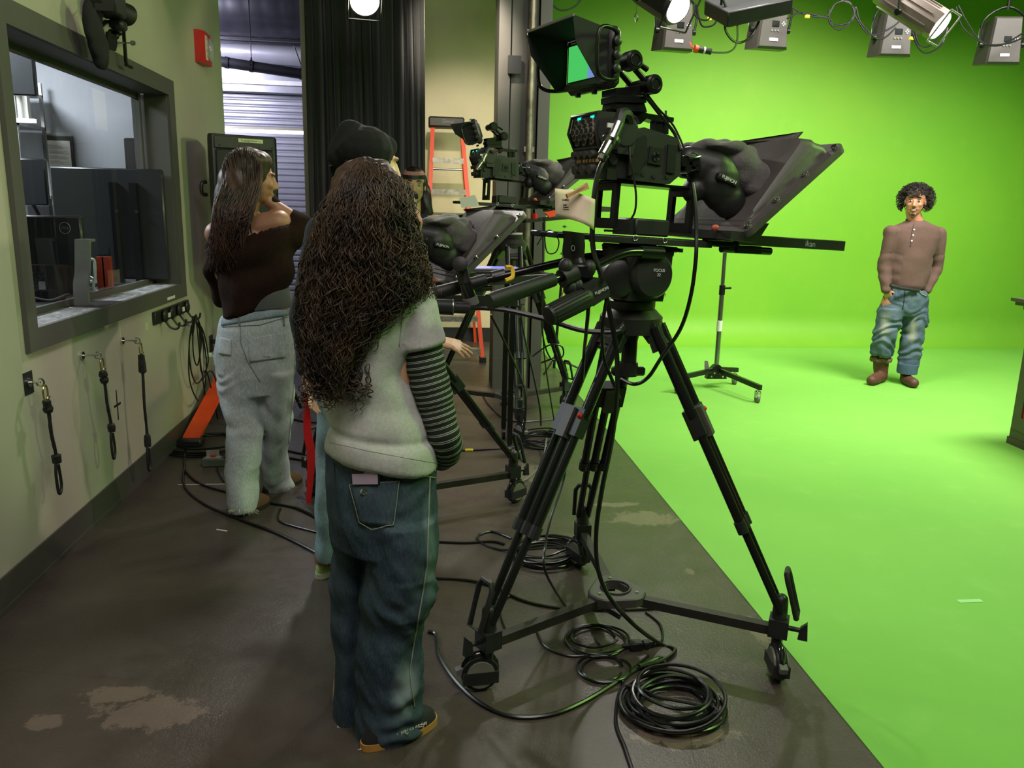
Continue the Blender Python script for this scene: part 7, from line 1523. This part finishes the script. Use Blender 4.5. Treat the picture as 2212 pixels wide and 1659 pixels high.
# cables hanging from the rigs
cab([('r', 1302, 350, -.14), ('r', 1292, 375, -.15), ('r', 1284, 420, -.16), ('r', 1280, 480, -.16), ('r', 1282, 540, -.16), ('r', 1300, 600, -.19), ('r', 1318, 680, -.2), (1332, 760, 2.15), (1333, 850, 2.15), (1322, 950, 2.2), (1300, 1060, 2.25), (1288, 1150, 2.3), (1292, 1230, 2.32), (1318, 1292, 2.33), (1370, 1350, 2.3), ('f', 1425, 1395), ('f', 1458, 1408), ('f', 1435, 1430), ('f', 1380, 1450, .01)], .0075, 'thick black cable falling from the steel connector through the tripod to the floor', k=6)
cab([('r', 1496, 395, -.1), ('r', 1502, 440, -.12), ('r', 1504, 500, -.14), ('r', 1503, 560, -.16), ('r', 1492, 640, -.16), ('r', 1470, 710, -.14), ('r', 1430, 770, -.12), ('r', 1400, 815, -.1), ('r', 1370, 830, -.06), ('r', 1340, 818, -.03)], .006, 'black cable curving from the lens down to the middle tripod leg', k=6)
cab([('r', 1360, 318, -.1), ('r', 1362, 350, -.11), ('r', 1370, 390, -.12), ('r', 1374, 430, -.13), ('r', 1368, 465, -.13), ('r', 1340, 495, -.12), ('r', 1305, 498, -.11)], .0032, 'thin cable looping below the side of the nearest camera')
cab([('r', 1388, 200, -.06), ('r', 1408, 225, -.06), ('r', 1435, 260, -.06), ('r', 1458, 290, -.07), ('r', 1470, 325, -.09)], .005, 'viewfinder cable running down the top of the nearest camera')
cab([('r', 1392, 195, -.05), ('r', 1420, 232, -.05), ('r', 1455, 272, -.05), ('r', 1478, 320, -.08)], .003, 'thin second cable beside the viewfinder cable')
cab([('r', 1272, 650, -.2), ('r', 1268, 700, -.2), (1262, 760, 2.3), (1258, 820, 2.35)], .0055, 'black cable dropping from the zoom grip to the tripod leg')
cab([('r', 1312, 640, -.2), ('r', 1302, 700, -.2), (1304, 770, 2.2), (1322, 820, 2.25), (1338, 860, 2.3)], .0055, 'black cable dropping from the lettered end of the zoom control')
cab([(1210, 880, 2.6), (1222, 1010, 2.6), (1190, 1120, 2.5), (1178, 1180, 2.45), (1180, 1240, 2.4), ('f', 1235, 1330), ('f', 1300, 1400)], .0045, 'thin cable hanging behind the left legs down to the dolly')
cab([(1060, 680, 4.0), (1100, 760, 4.1), (1135, 850, 4.3), (1130, 940, 4.6), ('f', 1120, 985)], .006, 'cable crossing in front of the dark column down to the floor')
cab([(1120, 600, 4.6), (1128, 700, 4.7), (1150, 800, 4.8), (1166, 880, 4.9), ('f', 1168, 930, .03)], .006, 'cable falling from the farthest camera into the coil')
cab([(1170, 610, 4.6), (1172, 720, 4.6), (1190, 775, 4.6), (1215, 770, 4.6), (1213, 748, 4.6), (1185, 746, 4.6), (1150, 770, 4.6)], .005, 'cable making a round loop beside the column')
cab([(1175, 470, 4.9), (1180, 540, 4.9), (1200, 545, 4.9), (1207, 520, 4.9), (1190, 498, 4.9), (1176, 505, 4.9), (1160, 530, 4.9)], .004, 'thin cable loops left of the vine wrapped pole')
cab([(1173, 480, 5.0), (1173, 620, 5.0), (1175, 760, 5.0), ('f', 1200, 940, .03)], .0045, 'thin straight cable down the right side of the farthest tripod')
cab([('f', 1178, 950, .05), ('f', 1240, 905), ('f', 1110, 912), ('f', 1060, 880), ('f', 1040, 850)], .005, 'pale looking cable arching over the floor coil')
cab([('f', 1180, 965, .05), ('f', 1170, 1000), ('f', 1140, 1035), ('f', 1115, 1045)], .005, 'grey cable from the far coil to the dolly wheel', m=GRY)
q = FL(478, 1146); tag(MB().box((q.x - .025, q.y - .003, 0), (q.x + .03, q.y + .004, .002), rot=(0, 0, -.4)).build('paper_scrap', WHT), 'tiny white scrap on the floor left of the light jeans hem', 'scrap')
# tape bits on the floor
for px, py, l in ((2095, 1300, 'short pale tape strip on the right of the green floor'),):
    q = FL(px, py); tag(MB().box((q.x - .05, q.y - .012, .003), (q.x + .05, q.y + .012, .0045)).build('tape_piece', mat('pale_mint_tape', (.62, .85, .55), .6)), l, 'tape')
q = FL(470, 1046); tag(MB().box((q.x - .2, q.y - .003, 0), (q.x + .12, q.y + .003, .001)).build('tape_line', LBL), 'thin pale line of tape on the floor left of the jeans', 'tape')
bpy.context.view_layer.update()
